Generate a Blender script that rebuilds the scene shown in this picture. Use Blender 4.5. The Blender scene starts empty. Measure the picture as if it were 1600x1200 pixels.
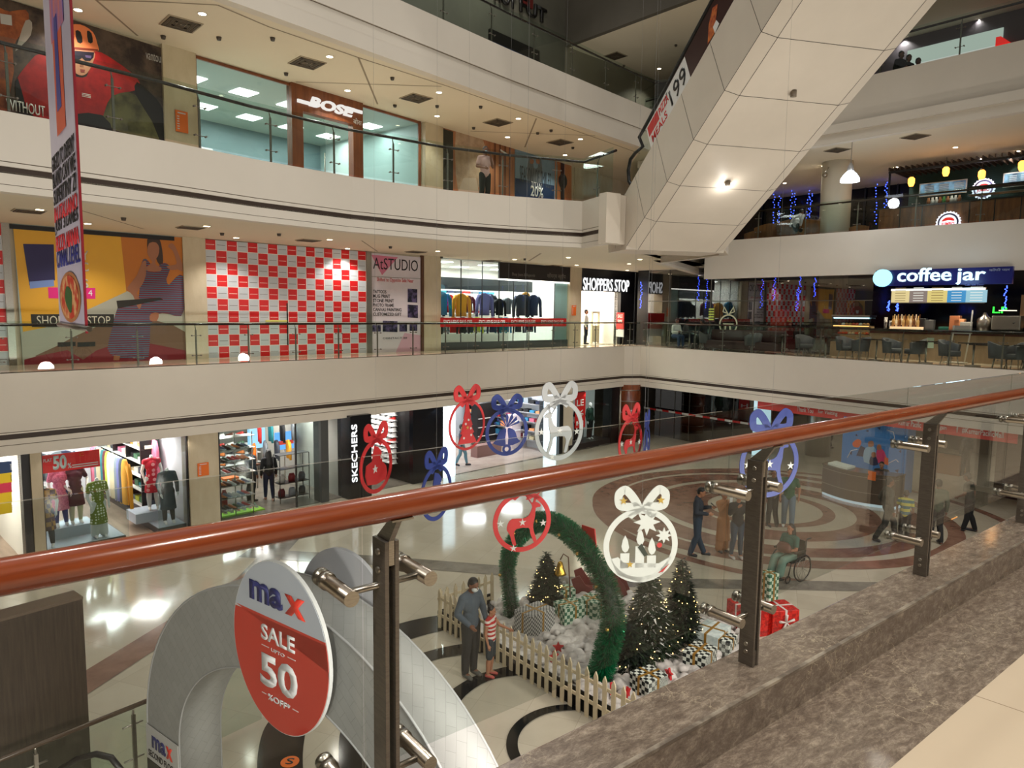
import bpy, bmesh, math, random
from mathutils import Vector, Matrix
random.seed(7)
PI=math.pi
SC=bpy.context.scene
COL=SC.collection
# ---------------------------------------------------------------- camera
F=1100.0; EYE=1.5
PITCH=math.atan(112/F); ROLL=0.0125
_fw=Vector((0,math.cos(PITCH),-math.sin(PITCH)))
_r0=Vector((1,0,0)); _u0=_r0.cross(_fw)
_rt=_r0*math.cos(ROLL)+_u0*math.sin(ROLL); _up=-_r0*math.sin(ROLL)+_u0*math.cos(ROLL)
CAM=Vector((0,0,EYE))
cd=bpy.data.cameras.new('camera'); cam=bpy.data.objects.new('camera',cd); COL.objects.link(cam)
cd.sensor_width=36; cd.lens=36*F/1600; cd.clip_start=0.05; cd.clip_end=300
M=Matrix.Identity(4)
for i in range(3):
    M[i][0]=_rt[i]; M[i][1]=_up[i]; M[i][2]=-_fw[i]; M[i][3]=CAM[i]
cam.matrix_world=M
SC.camera=cam
# ---------------------------------------------------------------- world, exposure
SC.view_settings.view_transform='Standard'; SC.view_settings.look='None'
SC.view_settings.gamma=1; SC.view_settings.use_curve_mapping=False
SC.view_settings.exposure=0.18
w=bpy.data.worlds.new('world'); SC.world=w; w.use_nodes=True
w.node_tree.nodes['Background'].inputs[0].default_value=(1.0,0.96,0.91,1)
w.node_tree.nodes['Background'].inputs[1].default_value=0.38
SPOT_E=105.0      # power of one ceiling downlight
PANEL_E=1.0      # multiplier for shop ceiling panels
def ray(px,py): return _fw+_rt*((px-800)/F)+_up*((600-py)/F)
def P(px,py,z):
    d=ray(px,py); return CAM+d*((z-EYE)/d.z)
def Dp(px,py,y):
    d=ray(px,py); return CAM+d*(y/d.y)
# ---------------------------------------------------------------- levels
G=-4.5; L2=0.0; L3=4.55; L4=9.1
C2=3.56; C3=7.75; C1=-1.80; C4=12.3
# ---------------------------------------------------------------- materials
MATS={}
def lin(c): return tuple(((v/12.92) if v<=0.04045 else ((v+0.055)/1.055)**2.4) for v in c)
def mat(name,rgb=(.8,.8,.8),rough=.6,metal=0,emit=None,es=0,spec=.5,coat=0,srgb=True):
    if name in MATS: return MATS[name]
    m=bpy.data.materials.new(name); m.use_nodes=True
    b=m.node_tree.nodes['Principled BSDF']
    c=lin(rgb) if srgb else rgb
    b.inputs['Base Color'].default_value=(*c,1); b.inputs['Roughness'].default_value=rough
    b.inputs['Metallic'].default_value=metal; b.inputs['Specular IOR Level'].default_value=spec
    if coat: b.inputs['Coat Weight'].default_value=coat; b.inputs['Coat Roughness'].default_value=.08
    if emit is not None:
        b.inputs['Emission Color'].default_value=(*lin(emit),1); b.inputs['Emission Strength'].default_value=es
    MATS[name]=m; return m
def nodes(m): return m.node_tree.nodes, m.node_tree.links, m.node_tree.nodes['Principled BSDF']
def ramp(m,src,stops,dst,fac='Fac'):
    n,l,b=nodes(m); r=n.new('ShaderNodeValToRGB'); e=r.color_ramp.elements
    while len(e)<len(stops): e.new(.5)
    for k,(p,c) in enumerate(stops): e[k].position=p; e[k].color=(*lin(c),1)
    l.new(src,r.inputs[0]); l.new(r.outputs[0],dst); return r
def coord(m,scale=(1,1,1),rot=(0,0,0),kind='Object'):
    n,l,b=nodes(m); t=n.new('ShaderNodeTexCoord'); mp=n.new('ShaderNodeMapping')
    mp.inputs['Scale'].default_value=scale; mp.inputs['Rotation'].default_value=rot
    l.new(t.outputs[kind],mp.inputs[0]); return mp.outputs[0]
def noise(m,vec,scale=5,detail=6,rough=.6,dist=0):
    n,l,b=nodes(m); t=n.new('ShaderNodeTexNoise'); t.inputs['Scale'].default_value=scale
    t.inputs['Detail'].default_value=detail; t.inputs['Roughness'].default_value=rough; t.inputs['Distortion'].default_value=dist
    l.new(vec,t.inputs['Vector']); return t.outputs[0]
def noisy(name,c1,c2,scale=4,rough=.6,stretch=(1,1,1),metal=0,detail=5,lo=.35,hi=.65,coat=0,spec=.5,dist=0,bump=0):
    if name in MATS: return MATS[name]
    m=mat(name,c1,rough,metal,coat=coat,spec=spec); n,l,b=nodes(m)
    v=coord(m,stretch); s=noise(m,v,scale,detail,dist=dist)
    ramp(m,s,[(lo,c1),(hi,c2)],b.inputs['Base Color'])
    if bump:
        bp=n.new('ShaderNodeBump'); bp.inputs['Strength'].default_value=bump; bp.inputs['Distance'].default_value=.01
        l.new(s,bp.inputs['Height']); l.new(bp.outputs[0],b.inputs['Normal'])
    return m
def glass(name,tint=(.86,.93,.9),refl=.08,rough=0.0):
    if name in MATS: return MATS[name]
    m=bpy.data.materials.new(name); m.use_nodes=True; n=m.node_tree.nodes; l=m.node_tree.links
    for x in list(n): n.remove(x)
    o=n.new('ShaderNodeOutputMaterial'); mx=n.new('ShaderNodeMixShader'); t=n.new('ShaderNodeBsdfTransparent'); g=n.new('ShaderNodeBsdfGlossy'); f=n.new('ShaderNodeLayerWeight')
    t.inputs[0].default_value=(*lin(tint),1); g.inputs['Roughness'].default_value=rough; g.inputs[0].default_value=(1,1,1,1)
    ad=n.new('ShaderNodeMath'); ad.operation='MULTIPLY_ADD'; ad.inputs[1].default_value=.9; ad.inputs[2].default_value=refl*.5
    pw=n.new('ShaderNodeMath'); pw.operation='POWER'; pw.inputs[1].default_value=4.5; f.inputs[0].default_value=.5
    l.new(f.outputs['Facing'],pw.inputs[0]); l.new(pw.outputs[0],ad.inputs[0])
    l.new(ad.outputs[0],mx.inputs[0]); l.new(t.outputs[0],mx.inputs[1]); l.new(g.outputs[0],mx.inputs[2]); l.new(mx.outputs[0],o.inputs[0])
    MATS[name]=m; return m
def emis(name,rgb,s):
    return mat(name,(0.02,.02,.02),.6,emit=rgb,es=s)
# ---------------------------------------------------------------- object helpers
def tag(o,label=None,cat=None,group=None,kind=None):
    if label: o['label']=label
    if cat: o['category']=cat
    if group: o['group']=group
    if kind: o['kind']=kind
    return o
def empty(name,loc=(0,0,0),rz=0,label=None,cat=None,group=None):
    o=bpy.data.objects.new(name,None); COL.objects.link(o); o.location=loc; o.rotation_euler=(0,0,rz)
    return tag(o,label,cat,group)
def link(name,me,parent=None,loc=(0,0,0),rz=0):
    o=bpy.data.objects.new(name,me); COL.objects.link(o); o.location=loc; o.rotation_euler=(0,0,rz)
    if parent is not None: o.parent=parent
    return o
def copy_tree(o,parent=None):
    c=o.copy(); COL.objects.link(c)
    if parent is not None: c.parent=parent
    for ch in o.children: copy_tree(ch,c)
    return c
class MB:
    def __init__(s): s.bm=bmesh.new(); s.m=[]; s.k=0
    def use(s,m):
        if m not in s.m: s.m.append(m)
        s.k=s.m.index(m); return s
    def _f(s,vs,sm=False):
        try: f=s.bm.faces.new(vs)
        except ValueError: return None
        f.material_index=s.k; f.smooth=sm; return f
    def box(s,c,d,rz=0,mt=None):
        x,y,z=d[0]/2,d[1]/2,d[2]/2; R=Matrix.Rotation(rz,3,'Z') if not isinstance(rz,Matrix) else rz
        T=mt or Matrix.Identity(4)
        v=[s.bm.verts.new(T@(Vector(c)+R@Vector(p))) for p in [(-x,-y,-z),(x,-y,-z),(x,y,-z),(-x,y,-z),(-x,-y,z),(x,-y,z),(x,y,z),(-x,y,z)]]
        for q in [(0,3,2,1),(4,5,6,7),(0,1,5,4),(1,2,6,5),(2,3,7,6),(3,0,4,7)]: s._f([v[i] for i in q])
        return s
    def bb(s,x0,x1,y0,y1,z0,z1): return s.box(((x0+x1)/2,(y0+y1)/2,(z0+z1)/2),(abs(x1-x0),abs(y1-y0),abs(z1-z0)))
    def poly(s,pts): s._f([s.bm.verts.new(p) for p in pts]); return s
    def prism(s,pts,z0,z1):
        """plan polygon extruded in z"""
        a=[s.bm.verts.new((p[0],p[1],z0)) for p in pts]; b=[s.bm.verts.new((p[0],p[1],z1)) for p in pts]
        s._f(list(reversed(a))); s._f(b); n=len(pts)
        for i in range(n): s._f([a[i],a[(i+1)%n],b[(i+1)%n],b[i]])
        return s
    def slab(s,pts,y0,y1,mt=None):
        """polygon in XZ extruded in y"""
        T=mt or Matrix.Identity(4)
        a=[s.bm.verts.new(T@Vector((p[0],y0,p[1]))) for p in pts]; b=[s.bm.verts.new(T@Vector((p[0],y1,p[1]))) for p in pts]
        s._f(a); s._f(list(reversed(b))); n=len(pts)
        for i in range(n): s._f([a[(i+1)%n],a[i],b[i],b[(i+1)%n]])
        return s
    def tube(s,pts,r,n=10,cap=True,rs=None):
        pts=[Vector(p) for p in pts]; rings=[]; pu=None
        for i,p in enumerate(pts):
            if i==0: t=pts[1]-p
            elif i==len(pts)-1: t=p-pts[i-1]
            else: t=(pts[i+1]-p).normalized()+(p-pts[i-1]).normalized()
            t.normalize()
            if pu is None:
                ref=Vector((0,0,1)) if abs(t.z)<.9 else Vector((1,0,0)); u=t.cross(ref).normalized()
            else: u=(pu-t*pu.dot(t)).normalized()
            pu=u; v=t.cross(u); rr=rs[i] if rs else r
            rings.append([s.bm.verts.new(p+u*math.cos(2*PI*k/n)*rr+v*math.sin(2*PI*k/n)*rr) for k in range(n)])
        for a,b in zip(rings,rings[1:]):
            for k in range(n): s._f([a[k],a[(k+1)%n],b[(k+1)%n],b[k]],True)
        if cap: s._f(list(reversed(rings[0]))); s._f(rings[-1])
        return s
    def loft(s,rings,n=16,sm=True):
        """rings: (cx,cy,z,rx,ry)"""
        R=[[s.bm.verts.new((cx+rx*math.cos(2*PI*k/n),cy+ry*math.sin(2*PI*k/n),z)) for k in range(n)] for cx,cy,z,rx,ry in rings]
        for a,b in zip(R,R[1:]):
            for k in range(n): s._f([a[k],a[(k+1)%n],b[(k+1)%n],b[k]],sm)
        s._f(list(reversed(R[0]))); s._f(R[-1]); return s
    def ball(s,c,r,n=12,m=8,sc=(1,1,1)):
        c=Vector(c); R=[]
        top=s.bm.verts.new(c+Vector((0,0,r*sc[2]))); bot=s.bm.verts.new(c-Vector((0,0,r*sc[2])))
        for j in range(1,m):
            a=PI*j/m; R.append([s.bm.verts.new(c+Vector((r*sc[0]*math.sin(a)*math.cos(2*PI*k/n),r*sc[1]*math.sin(a)*math.sin(2*PI*k/n),r*sc[2]*math.cos(a)))) for k in range(n)])
        for k in range(n): s._f([top,R[0][k],R[0][(k+1)%n]],True); s._f([bot,R[-1][(k+1)%n],R[-1][k]],True)
        for a,b in zip(R,R[1:]):
            for k in range(n): s._f([a[k],b[k],b[(k+1)%n],a[(k+1)%n]],True)
        return s
    def disc(s,c,r,n=20,up=True,rx=None):
        pts=[s.bm.verts.new((c[0]+(rx or r)*math.cos(2*PI*k/n),c[1]+r*math.sin(2*PI*k/n),c[2])) for k in range(n)]
        s._f(pts if up else list(reversed(pts))); return s
    def cyl(s,c,r,h,n=20,r2=None):
        return s.loft([(c[0],c[1],c[2],r,r),(c[0],c[1],c[2]+h,r2 if r2 is not None else r,r2 if r2 is not None else r)],n)
    def mesh(s,name='mesh'):
        me=bpy.data.meshes.new(name); s.bm.to_mesh(me); s.bm.free()
        for m in s.m: me.materials.append(m)
        return me
    def build(s,name,parent=None,loc=(0,0,0),rz=0,m=None,bevel=0):
        me=s.mesh(name)
        if m is not None: me.materials.clear(); me.materials.append(m)
        o=link(name,me,parent,loc,rz)
        if bevel:
            b=o.modifiers.new('bevel','BEVEL'); b.width=bevel; b.segments=2; b.limit_method='ANGLE'
        return o
def smooth_pts(pts,n=4,closed=True):
    out=[]; N=len(pts)
    for i in range(N):
        p0,p1,p2,p3=[Vector(pts[(i+k-1)%N]) for k in range(4)]
        for j in range(n):
            t=j/n; out.append(tuple(.5*((2*p1)+(p2-p0)*t+(2*p0-5*p1+4*p2-p3)*t*t+(3*p1-p0-3*p2+p3)*t**3)))
    return out
class Wall:
    """vertical plane through plan points a,b. local frame: X to the right, Y away from viewer, Z up; origin a at height z0"""
    def __init__(s,a,b,z0=0):
        s.a=Vector((a[0],a[1])); s.b=Vector((b[0],b[1])); d=(s.b-s.a).normalized(); s.d=d; s.z0=z0; s.rz=math.atan2(d.y,d.x); s.nb=Vector((-d.y,d.x))
        s.o=Vector((a[0],a[1],z0)); s.len=(s.b-s.a).length
    def hit(s,px,py,off=0):
        d=ray(px,py); n=Vector((-s.d.y,s.d.x,0)); o=s.o-n*off; t=((o-CAM).dot(n))/d.dot(n); return CAM+d*t
    def uz(s,px,py,off=0):
        p=s.hit(px,py,off); return ((Vector((p.x,p.y))-s.a).dot(s.d), p.z-s.z0)
    def u(s,px,py=490,off=0): return s.uz(px,py,off)[0]
    def at(s,u,y=0,z=0):
        v=s.a+s.d*u+s.nb*y; return Vector((v.x,v.y,s.z0+z))
    def loc(s,p): # world -> local
        q=Vector((p[0],p[1]))-s.a; return Vector((q.dot(s.d),q.dot(s.nb),p[2]-s.z0))
def text_mesh(txt,w=None,h=None,depth=.01,bold=0,slant=0,align='L'):
    """returns mesh in XZ plane facing -Y, lower-left at origin, fitted in w x h"""
    c=bpy.data.curves.new('t','FONT'); c.body=txt; c.size=1; c.extrude=0; c.offset=bold; c.resolution_u=3; c.shear=slant
    o=bpy.data.objects.new('t',c); COL.objects.link(o)
    dg=bpy.context.evaluated_depsgraph_get(); me=bpy.data.meshes.new_from_object(o.evaluated_get(dg))
    bpy.data.objects.remove(o); bpy.data.curves.remove(c)
    if not me.vertices: return me
    xs=[v.co.x for v in me.vertices]; ys=[v.co.y for v in me.vertices]
    x0,x1,y0,y1=min(xs),max(xs),min(ys),max(ys); sx=(w/(x1-x0)) if w else None; sy=(h/(y1-y0)) if h else None
    sx=sx or sy; sy=sy or sx
    bm=bmesh.new(); bm.from_mesh(me)
    for v in bm.verts: v.co=Vector(((v.co.x-x0)*sx,0,(v.co.y-y0)*sy))
    if depth:
        r=bmesh.ops.extrude_face_region(bm,geom=bm.faces[:])
        bmesh.ops.translate(bm,vec=(0,-depth,0),verts=[g for g in r['geom'] if isinstance(g,bmesh.types.BMVert)])
    bm.to_mesh(me); bm.free(); return me
def wtext(W,parent,name,txt,px0,py0,px1,py1,m,off=.02,depth=.01,bold=0,slant=0):
    """text fitted between the pixels of its lower-left and upper-right corner on wall W"""
    u0,z0=W.uz(px0,py0,off); u1,z1=W.uz(px1,py1,off)
    me=text_mesh(txt,u1-u0,z1-z0,depth,bold,slant); me.materials.clear(); me.materials.append(m)
    return link(name,me,parent,(u0,-off,z0)) if parent is not None else link(name,me,None,W.at(u0,-off,z0),W.rz)
def wpoly(mb,W,pts,off,m,smooth=0,thick=0.0):
    q=[W.uz(x,y,off) for x,y in pts]
    if smooth: q=[tuple(p)[:2] for p in smooth_pts([(a,b,0) for a,b in q],smooth)]
    mb.use(m)
    # face viewer (-Y)
    ar=sum(q[i][0]*q[(i+1)%len(q)][1]-q[(i+1)%len(q)][0]*q[i][1] for i in range(len(q)))
    if ar<0: q=q[::-1]
    if thick: mb.slab(q,-off,-off+thick)
    else: mb.poly([(a,-off,b) for a,b in q])
    return mb
def spot(name,loc,energy,color=(1,.94,.86),size=math.radians(125),blend=.6,r=.06):
    l=bpy.data.lights.new(name,'SPOT'); l.energy=energy; l.color=color; l.spot_size=size; l.spot_blend=blend; l.shadow_soft_size=r
    o=bpy.data.objects.new(name,l); COL.objects.link(o); o.location=loc; return o
def area(name,loc,sx,sy,energy,color=(1,.95,.88),rz=0,rx=0):
    l=bpy.data.lights.new(name,'AREA'); l.shape='RECTANGLE'; l.size=sx; l.size_y=sy; l.energy=energy; l.color=color
    o=bpy.data.objects.new(name,l); COL.objects.link(o); o.location=loc; o.rotation_euler=(rx,0,rz); return o
def pointl(name,loc,energy,color=(1,.9,.75),r=.1):
    l=bpy.data.lights.new(name,'POINT'); l.energy=energy; l.color=color; l.shadow_soft_size=r
    o=bpy.data.objects.new(name,l); COL.objects.link(o); o.location=loc; return o
# ================================================================= shared materials
cream=noisy('cream_paint',(.82,.79,.74),(.84,.81,.76),.4,.55)
ceilm=noisy('ceiling_paint',(.86,.82,.73),(.87,.83,.74),.4,.75)
brownband=mat('brown_band',(.22,.16,.12),.5)
groove=mat('groove_shadow_gap',(.42,.37,.31),.8)
steel=noisy('brushed_steel',(.62,.60,.57),(.72,.70,.66),30,.28,(1,1,12),metal=1)
darksteel=noisy('satin_dark_steel',(.40,.37,.34),(.46,.43,.39),30,.38,(1,1,10),metal=.45)
blackm=mat('black_satin',(.035,.035,.04),.35)
blackgloss=mat('black_gloss',(.02,.02,.025),.08)
white=mat('white_satin',(.88,.88,.87),.45)
whitem=mat('white_matte',(.9,.89,.87),.8)
red=mat('sale_red',(.78,.10,.09),.5)
orange=mat('notice_orange',(.88,.42,.10),.6)
railglass=glass('railing_glass',(.88,.93,.905),.05)
nearglass=glass('near_railing_glass',(.945,.955,.95),.03)
shopglass=glass('shop_glass',(.93,.96,.96),.06)
def stonem(name,c1,c2,rough):
    m=noisy(name,c1,c2,1.2,rough,detail=8,lo=.3,hi=.7); return m
gfloor=mat('polished_cream_stone',(.80,.75,.64),.10,spec=.6)
n,l,b=nodes(gfloor)
v=coord(gfloor,(1,1,1),(0,0,.35)); bt=n.new('ShaderNodeTexBrick'); bt.offset=0; bt.inputs['Scale'].default_value=1.25; bt.inputs['Brick Width'].default_value=1; bt.inputs['Row Height'].default_value=1
bt.inputs['Mortar Size'].default_value=.006; bt.inputs['Color1'].default_value=(*lin((.76,.73,.66)),1); bt.inputs['Color2'].default_value=(*lin((.73,.70,.63)),1); bt.inputs['Mortar'].default_value=(*lin((.68,.65,.58)),1)
l.new(v,bt.inputs[0]); mxn=n.new('ShaderNodeMix'); mxn.data_type='RGBA'; mxn.blend_type='MULTIPLY'; mxn.inputs[0].default_value=.35
s=noise(gfloor,coord(gfloor),1.5,7); rr=n.new('ShaderNodeValToRGB'); rr.color_ramp.elements[0].position=.3; rr.color_ramp.elements[0].color=(.75,.72,.68,1); rr.color_ramp.elements[1].position=.65; l.new(s,rr.inputs[0])
l.new(bt.outputs[0],mxn.inputs[6]); l.new(rr.outputs[0],mxn.inputs[7]); l.new(mxn.outputs[2],b.inputs['Base Color'])
brownstone=noisy('brown_inlay_stone',(.46,.33,.28),(.56,.42,.36),3,.12,detail=8)
greystone=noisy('grey_inlay_stone',(.42,.40,.37),(.52,.50,.46),3,.12,detail=8)
blackstone=noisy('black_inlay_stone',(.06,.065,.07),(.13,.13,.13),4,.10,detail=8)
# near marble
marble=mat('brown_marble',(.4,.35,.3),.12,spec=.6); n,l,b=nodes(marble)
v=coord(marble,(1,1,1)); n1=noise(marble,coord(marble,(1,2.4,1.6),(0,0,.5)),13,15,.86,.35)
wv=n.new('ShaderNodeTexVoronoi'); wv.feature='DISTANCE_TO_EDGE'; wv.inputs['Scale'].default_value=7
vm=n.new('ShaderNodeVectorMath'); vm.operation='ADD'; nz=n.new('ShaderNodeTexNoise'); nz.inputs['Scale'].default_value=4; nz.inputs['Detail'].default_value=6
sc_=n.new('ShaderNodeVectorMath'); sc_.operation='SCALE'; sc_.inputs[3].default_value=.6
l.new(v,nz.inputs['Vector']); l.new(nz.outputs[1],sc_.inputs[0]); l.new(v,vm.inputs[0]); l.new(sc_.outputs[0],vm.inputs[1]); l.new(vm.outputs[0],wv.inputs['Vector'])
r1=n.new('ShaderNodeValToRGB'); e=r1.color_ramp.elements; e[0].position=.3; e[0].color=(*lin((.27,.235,.205)),1); e[1].position=.72; e[1].color=(*lin((.76,.71,.64)),1)
e=e.new(.5); e.color=(*lin((.48,.43,.385)),1); l.new(n1,r1.inputs[0])
r2=n.new('ShaderNodeValToRGB'); e=r2.color_ramp.elements; e[0].position=0; e[0].color=(1,1,1,1); e[1].position=.02; e[1].color=(0,0,0,1); l.new(wv.outputs[0],r2.inputs[0])
n3=noise(marble,v,3,3); r3=n.new('ShaderNodeValToRGB'); r3.color_ramp.elements[0].position=.48; r3.color_ramp.elements[1].position=.62; l.new(n3,r3.inputs[0])
mm=n.new('ShaderNodeMath'); mm.operation='MULTIPLY'; l.new(r2.outputs[0],mm.inputs[0]); l.new(r3.outputs[0],mm.inputs[1])
mx=n.new('ShaderNodeMix'); mx.data_type='RGBA'; l.new(mm.outputs[0],mx.inputs[0]); l.new(r1.outputs[0],mx.inputs[6]); mx.inputs[7].default_value=(*lin((.72,.67,.58)),1); l.new(mx.outputs[2],b.inputs['Base Color'])
beige=mat('beige_floor_tile',(.80,.74,.65),.16); n,l,b=nodes(beige)
v=coord(beige,(1,1,1),(0,0,-.1)); bt=n.new('ShaderNodeTexBrick'); bt.offset=0; bt.inputs['Scale'].default_value=1; bt.inputs['Brick Width'].default_value=.8; bt.inputs['Row Height'].default_value=.8
bt.inputs['Mortar Size'].default_value=.003; bt.inputs['Color1'].default_value=(*lin((.80,.74,.65)),1); bt.inputs['Color2'].default_value=(*lin((.81,.75,.66)),1); bt.inputs['Mortar'].default_value=(*lin((.6,.54,.46)),1)
l.new(v,bt.inputs[0]); l.new(bt.outputs[0],b.inputs['Base Color'])
railwood=noisy('red_brown_varnished_wood',(.47,.20,.095),(.56,.27,.14),14,.22,(1,1,1),detail=4,coat=.6)
# make the grain run along the rail (local X)
for nd in railwood.node_tree.nodes:
    if nd.type=='MAPPING': nd.inputs['Scale'].default_value=(.25,5,5)
travert=noisy('beige_travertine',(.72,.66,.55),(.80,.75,.65),1.6,.25,(1,1,.35),detail=8)
woodfl=noisy('wood_floor',(.48,.40,.34),(.60,.52,.45),6,.3,(1,.12,1))
# ================================================================= plan
A2=Vector((-11.38,15.57)); B2=Vector((5.2,32.66)); d2=(B2-A2).normalized(); n2=Vector((-d2.y,d2.x))
E2L=A2-d2*9
E2=[E2L,A2,B2,Vector((5.98,32.86)),Vector((14.78,20.41)),Vector((14.78,20.41))+Vector((.577,-.817))*9]
W2=Wall((-12.6,18.05),(6.2,35.6),L2)
WG=Wall(A2+n2*.25,B2+n2*.25,G)
WR=Wall((5.9,32.45+.0),(15.66,22.04),L2)   # replaced below
fr_a=Vector((9.98,28.1)); fr_b=Vector((15.66,22.04)); frd=(fr_b-fr_a).normalized()
FR=Wall(fr_a-frd*7.5+Vector((0,0)),fr_b+frd*8,L2)   # cafe glass line on level 2 = face of level 3 wing
E3=[Vector(tuple(P(x,y,L3))[:2]) for x,y in [(0,172),(268,222),(400,249),(550,276),(700,297),(800,306.5),(910,314.5),(952,302)]]
E3=[E3[0]+(E3[0]-E3[1]).normalized()*8]+E3
W3=Wall((-9.9,15.8),(2.65,31.2),L3)
def offs(poly,dist):
    out=[]
    for i,p in enumerate(poly):
        a=poly[max(i-1,0)]; c=poly[min(i+1,len(poly)-1)]
        t=(c-a).normalized(); out.append(p+Vector((-t.y,t.x))*dist)
    return out
def fascia(name,poly,prof):
    """poly: edge polyline seen from the void, walkway to its left side; prof: list of (z_top,z_bot,inset,material)"""
    mb=MB()
    for zt,zb,ins,m in prof:
        q=offs(poly,ins); q2=offs(poly,ins+.25); mb.use(m)
        for i in range(len(q)-1):
            a,b,c,d=q[i],q[i+1],q2[i+1],q2[i]
            vs=[mb.bm.verts.new((p.x,p.y,z)) for z in (zb,zt) for p in (a,b,c,d)]
            for f in [(0,1,5,4),(3,2,1,0),(4,5,6,7)]: mb._f([vs[k] for k in f])
    return tag(mb.build(name),kind='structure')
profL2=[(0,-1.33,0,cream),(-1.33,-1.345,.02,groove),(-1.345,-1.38,0,cream),(-1.38,-1.50,.05,brownband),(-1.50,-1.62,0,cream),(-1.62,-1.635,.02,groove),(-1.635,-1.87,.0,cream)]
fascia('wall_balcony_lower',E2,profL2)
# slab tops
def slabobj(name,pts,z0,z1,m):
    return tag(MB().use(m).prism([(p[0],p[1]) for p in pts],z0,z1).build(name),kind='structure')
bx=lambda p,k:p+n2*k
w2a=W2.at(-9,9); w2b=W2.at(W2.len+3,9)
slabobj('floor',[E2[0]+n2*.02,A2+n2*.02,B2+n2*.02,Vector((5.98,32.88)),Vector((14.8,20.43)),E2[-1]+Vector((.02,.02)),(34,20),(30,42),(10,50),w2a],-.25,0,
   noisy('level_two_floor_stone',(.74,.66,.56),(.80,.72,.62),1.5,.12))
# ground
gm=MB().use(gfloor); gm.poly([(-40,-3,G),(40,-3,G),(40,60,G),(-40,60,G)])
def ring(cx,cy,r0,r1,m,z,cx2=None,cy2=None,n=72,a0=0,a1=2*PI):
    gm.use(m); cx2=cx if cx2 is None else cx2; cy2=cy if cy2 is None else cy2
    o=[gm.bm.verts.new((cx+r1*math.cos(a0+(a1-a0)*k/n),cy+r1*math.sin(a0+(a1-a0)*k/n),z)) for k in range(n+1)]
    i=[gm.bm.verts.new((cx2+r0*math.cos(a0+(a1-a0)*k/n),cy2+r0*math.sin(a0+(a1-a0)*k/n),z)) for k in range(n+1)]
    for k in range(n): gm._f([i[k],o[k],o[k+1],i[k+1]])
rc=(7.95,21.6)
ring(*rc,1.7,2.05,brownstone,G+.004)
ring(*rc,2.35,3.3,brownstone,G+.004,rc[0]+.25,rc[1]-.12)
ring(*rc,3.75,4.55,brownstone,G+.004,rc[0]+.22,rc[1]-.1)
ring(*rc,4.8,5.35,brownstone,G+.004,rc[0]+.15,rc[1])
ring(rc[0]+.75,rc[1]-.55,5.85,6.15,brownstone,G+.005)
def gband(px0,px1,w,m,z=G+.006,ext=0):
    a=P(*px0,G); b_=P(*px1,G); d=(b_-a).normalized(); a=a-d*ext; b_=b_+d*ext; nn=Vector((-d.y,d.x,0))*w/2
    gm.use(m).poly([Vector((*(a-nn)[:2],z)),Vector((*(b_-nn)[:2],z)),Vector((*(b_+nn)[:2],z)),Vector((*(a+nn)[:2],z))])
gband((400,865),(590,876),.62,greystone,ext=.3)
gband((590,876),(800,893),.62,greystone,G+.007)
gband((390,905),(478,812),.6,greystone,G+.008,ext=.4)
gband((145,1060),(390,905),.6,brownstone,G+.009,ext=1)
gband((1040,911),(1420,918),.55,greystone,ext=2.5)
gband((690,735+8),(960,690),.6,greystone,G+.005,ext=1)
def gpoly(pts,m,z):
    gm.use(m); q=[P(x,y,z) for x,y in pts]; q=[tuple(p) for p in smooth_pts([tuple(p) for p in q],5)]
    ar=sum(q[i][0]*q[(i+1)%len(q)][1]-q[(i+1)%len(q)][0]*q[i][1] for i in range(len(q)))
    gm.poly(q if ar>0 else q[::-1])
gpoly([(560,1000),(622,975),(688,961),(770,955),(775,972),(692,985),(632,1002),(570,1030)],blackstone,G+.010)
gpoly([(630,1032),(664,1019),(710,1008),(790,998),(792,1014),(715,1024),(676,1032),(640,1050)],blackstone,G+.011)
gpoly([(690,1098),(714,1072),(765,1048),(860,1030),(866,1048),(775,1060),(728,1086),(705,1120)],blackstone,G+.012)
gpoly([(418,1130),(450,1105),(478,1118),(473,1180),(478,1260),(490,1330),(410,1330),(402,1230),(404,1170)],blackstone,G+.013)
gpoly([(533,1140),(560,1150),(572,1180),(590,1230),(610,1290),(545,1290),(530,1210)],blackstone,G+.014)
ctr=P(905,1165,G); r_o=(P(791,1165,G)-ctr).length
ring(ctr.x,ctr.y,r_o-.16,r_o,blackstone,G+.015,a0=PI*.38,a1=PI*1.35)
fl=gm.build('floor'); tag(fl,kind='structure')
# ground ceiling
slabobj('ceiling',[E2[0]+n2*.2,A2+n2*.2,B2+n2*.2,Vector((6.1,33.1)),Vector((14.9,20.6)),E2[-1]+Vector((.2,.2)),(34,20),(30,42),(10,50),w2a],C1,C1+.1,ceilm)
# ------------------------------------------------------------ level 3
fz=L3
nE3=[Vector(tuple(P(x,y,3.3))[:2]) for x,y in [(1138,399),(1032,412),(1102,431)]]
prof3=[(fz,3.78,0,cream),(3.78,3.765,.02,groove),(3.765,3.70,0,cream),(3.70,3.59,.05,brownband),(3.59,3.42,0,cream),(3.42,3.41,.02,groove),(3.41,3.30,.0,cream)]
fascia('wall_balcony_upper',E3,prof3)
land=E3[-1]; landr=nE3[0]
fascia('wall_balcony_upper',[landr,nE3[1]],[(L3,3.30,0,cream)])
_frp0=Vector(FR.at(FR.u(1100,430))[:2])
fascia('wall_balcony_upper',[nE3[1],nE3[2],_frp0],prof3)
frA=FR.at(0,0,0); 
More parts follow.
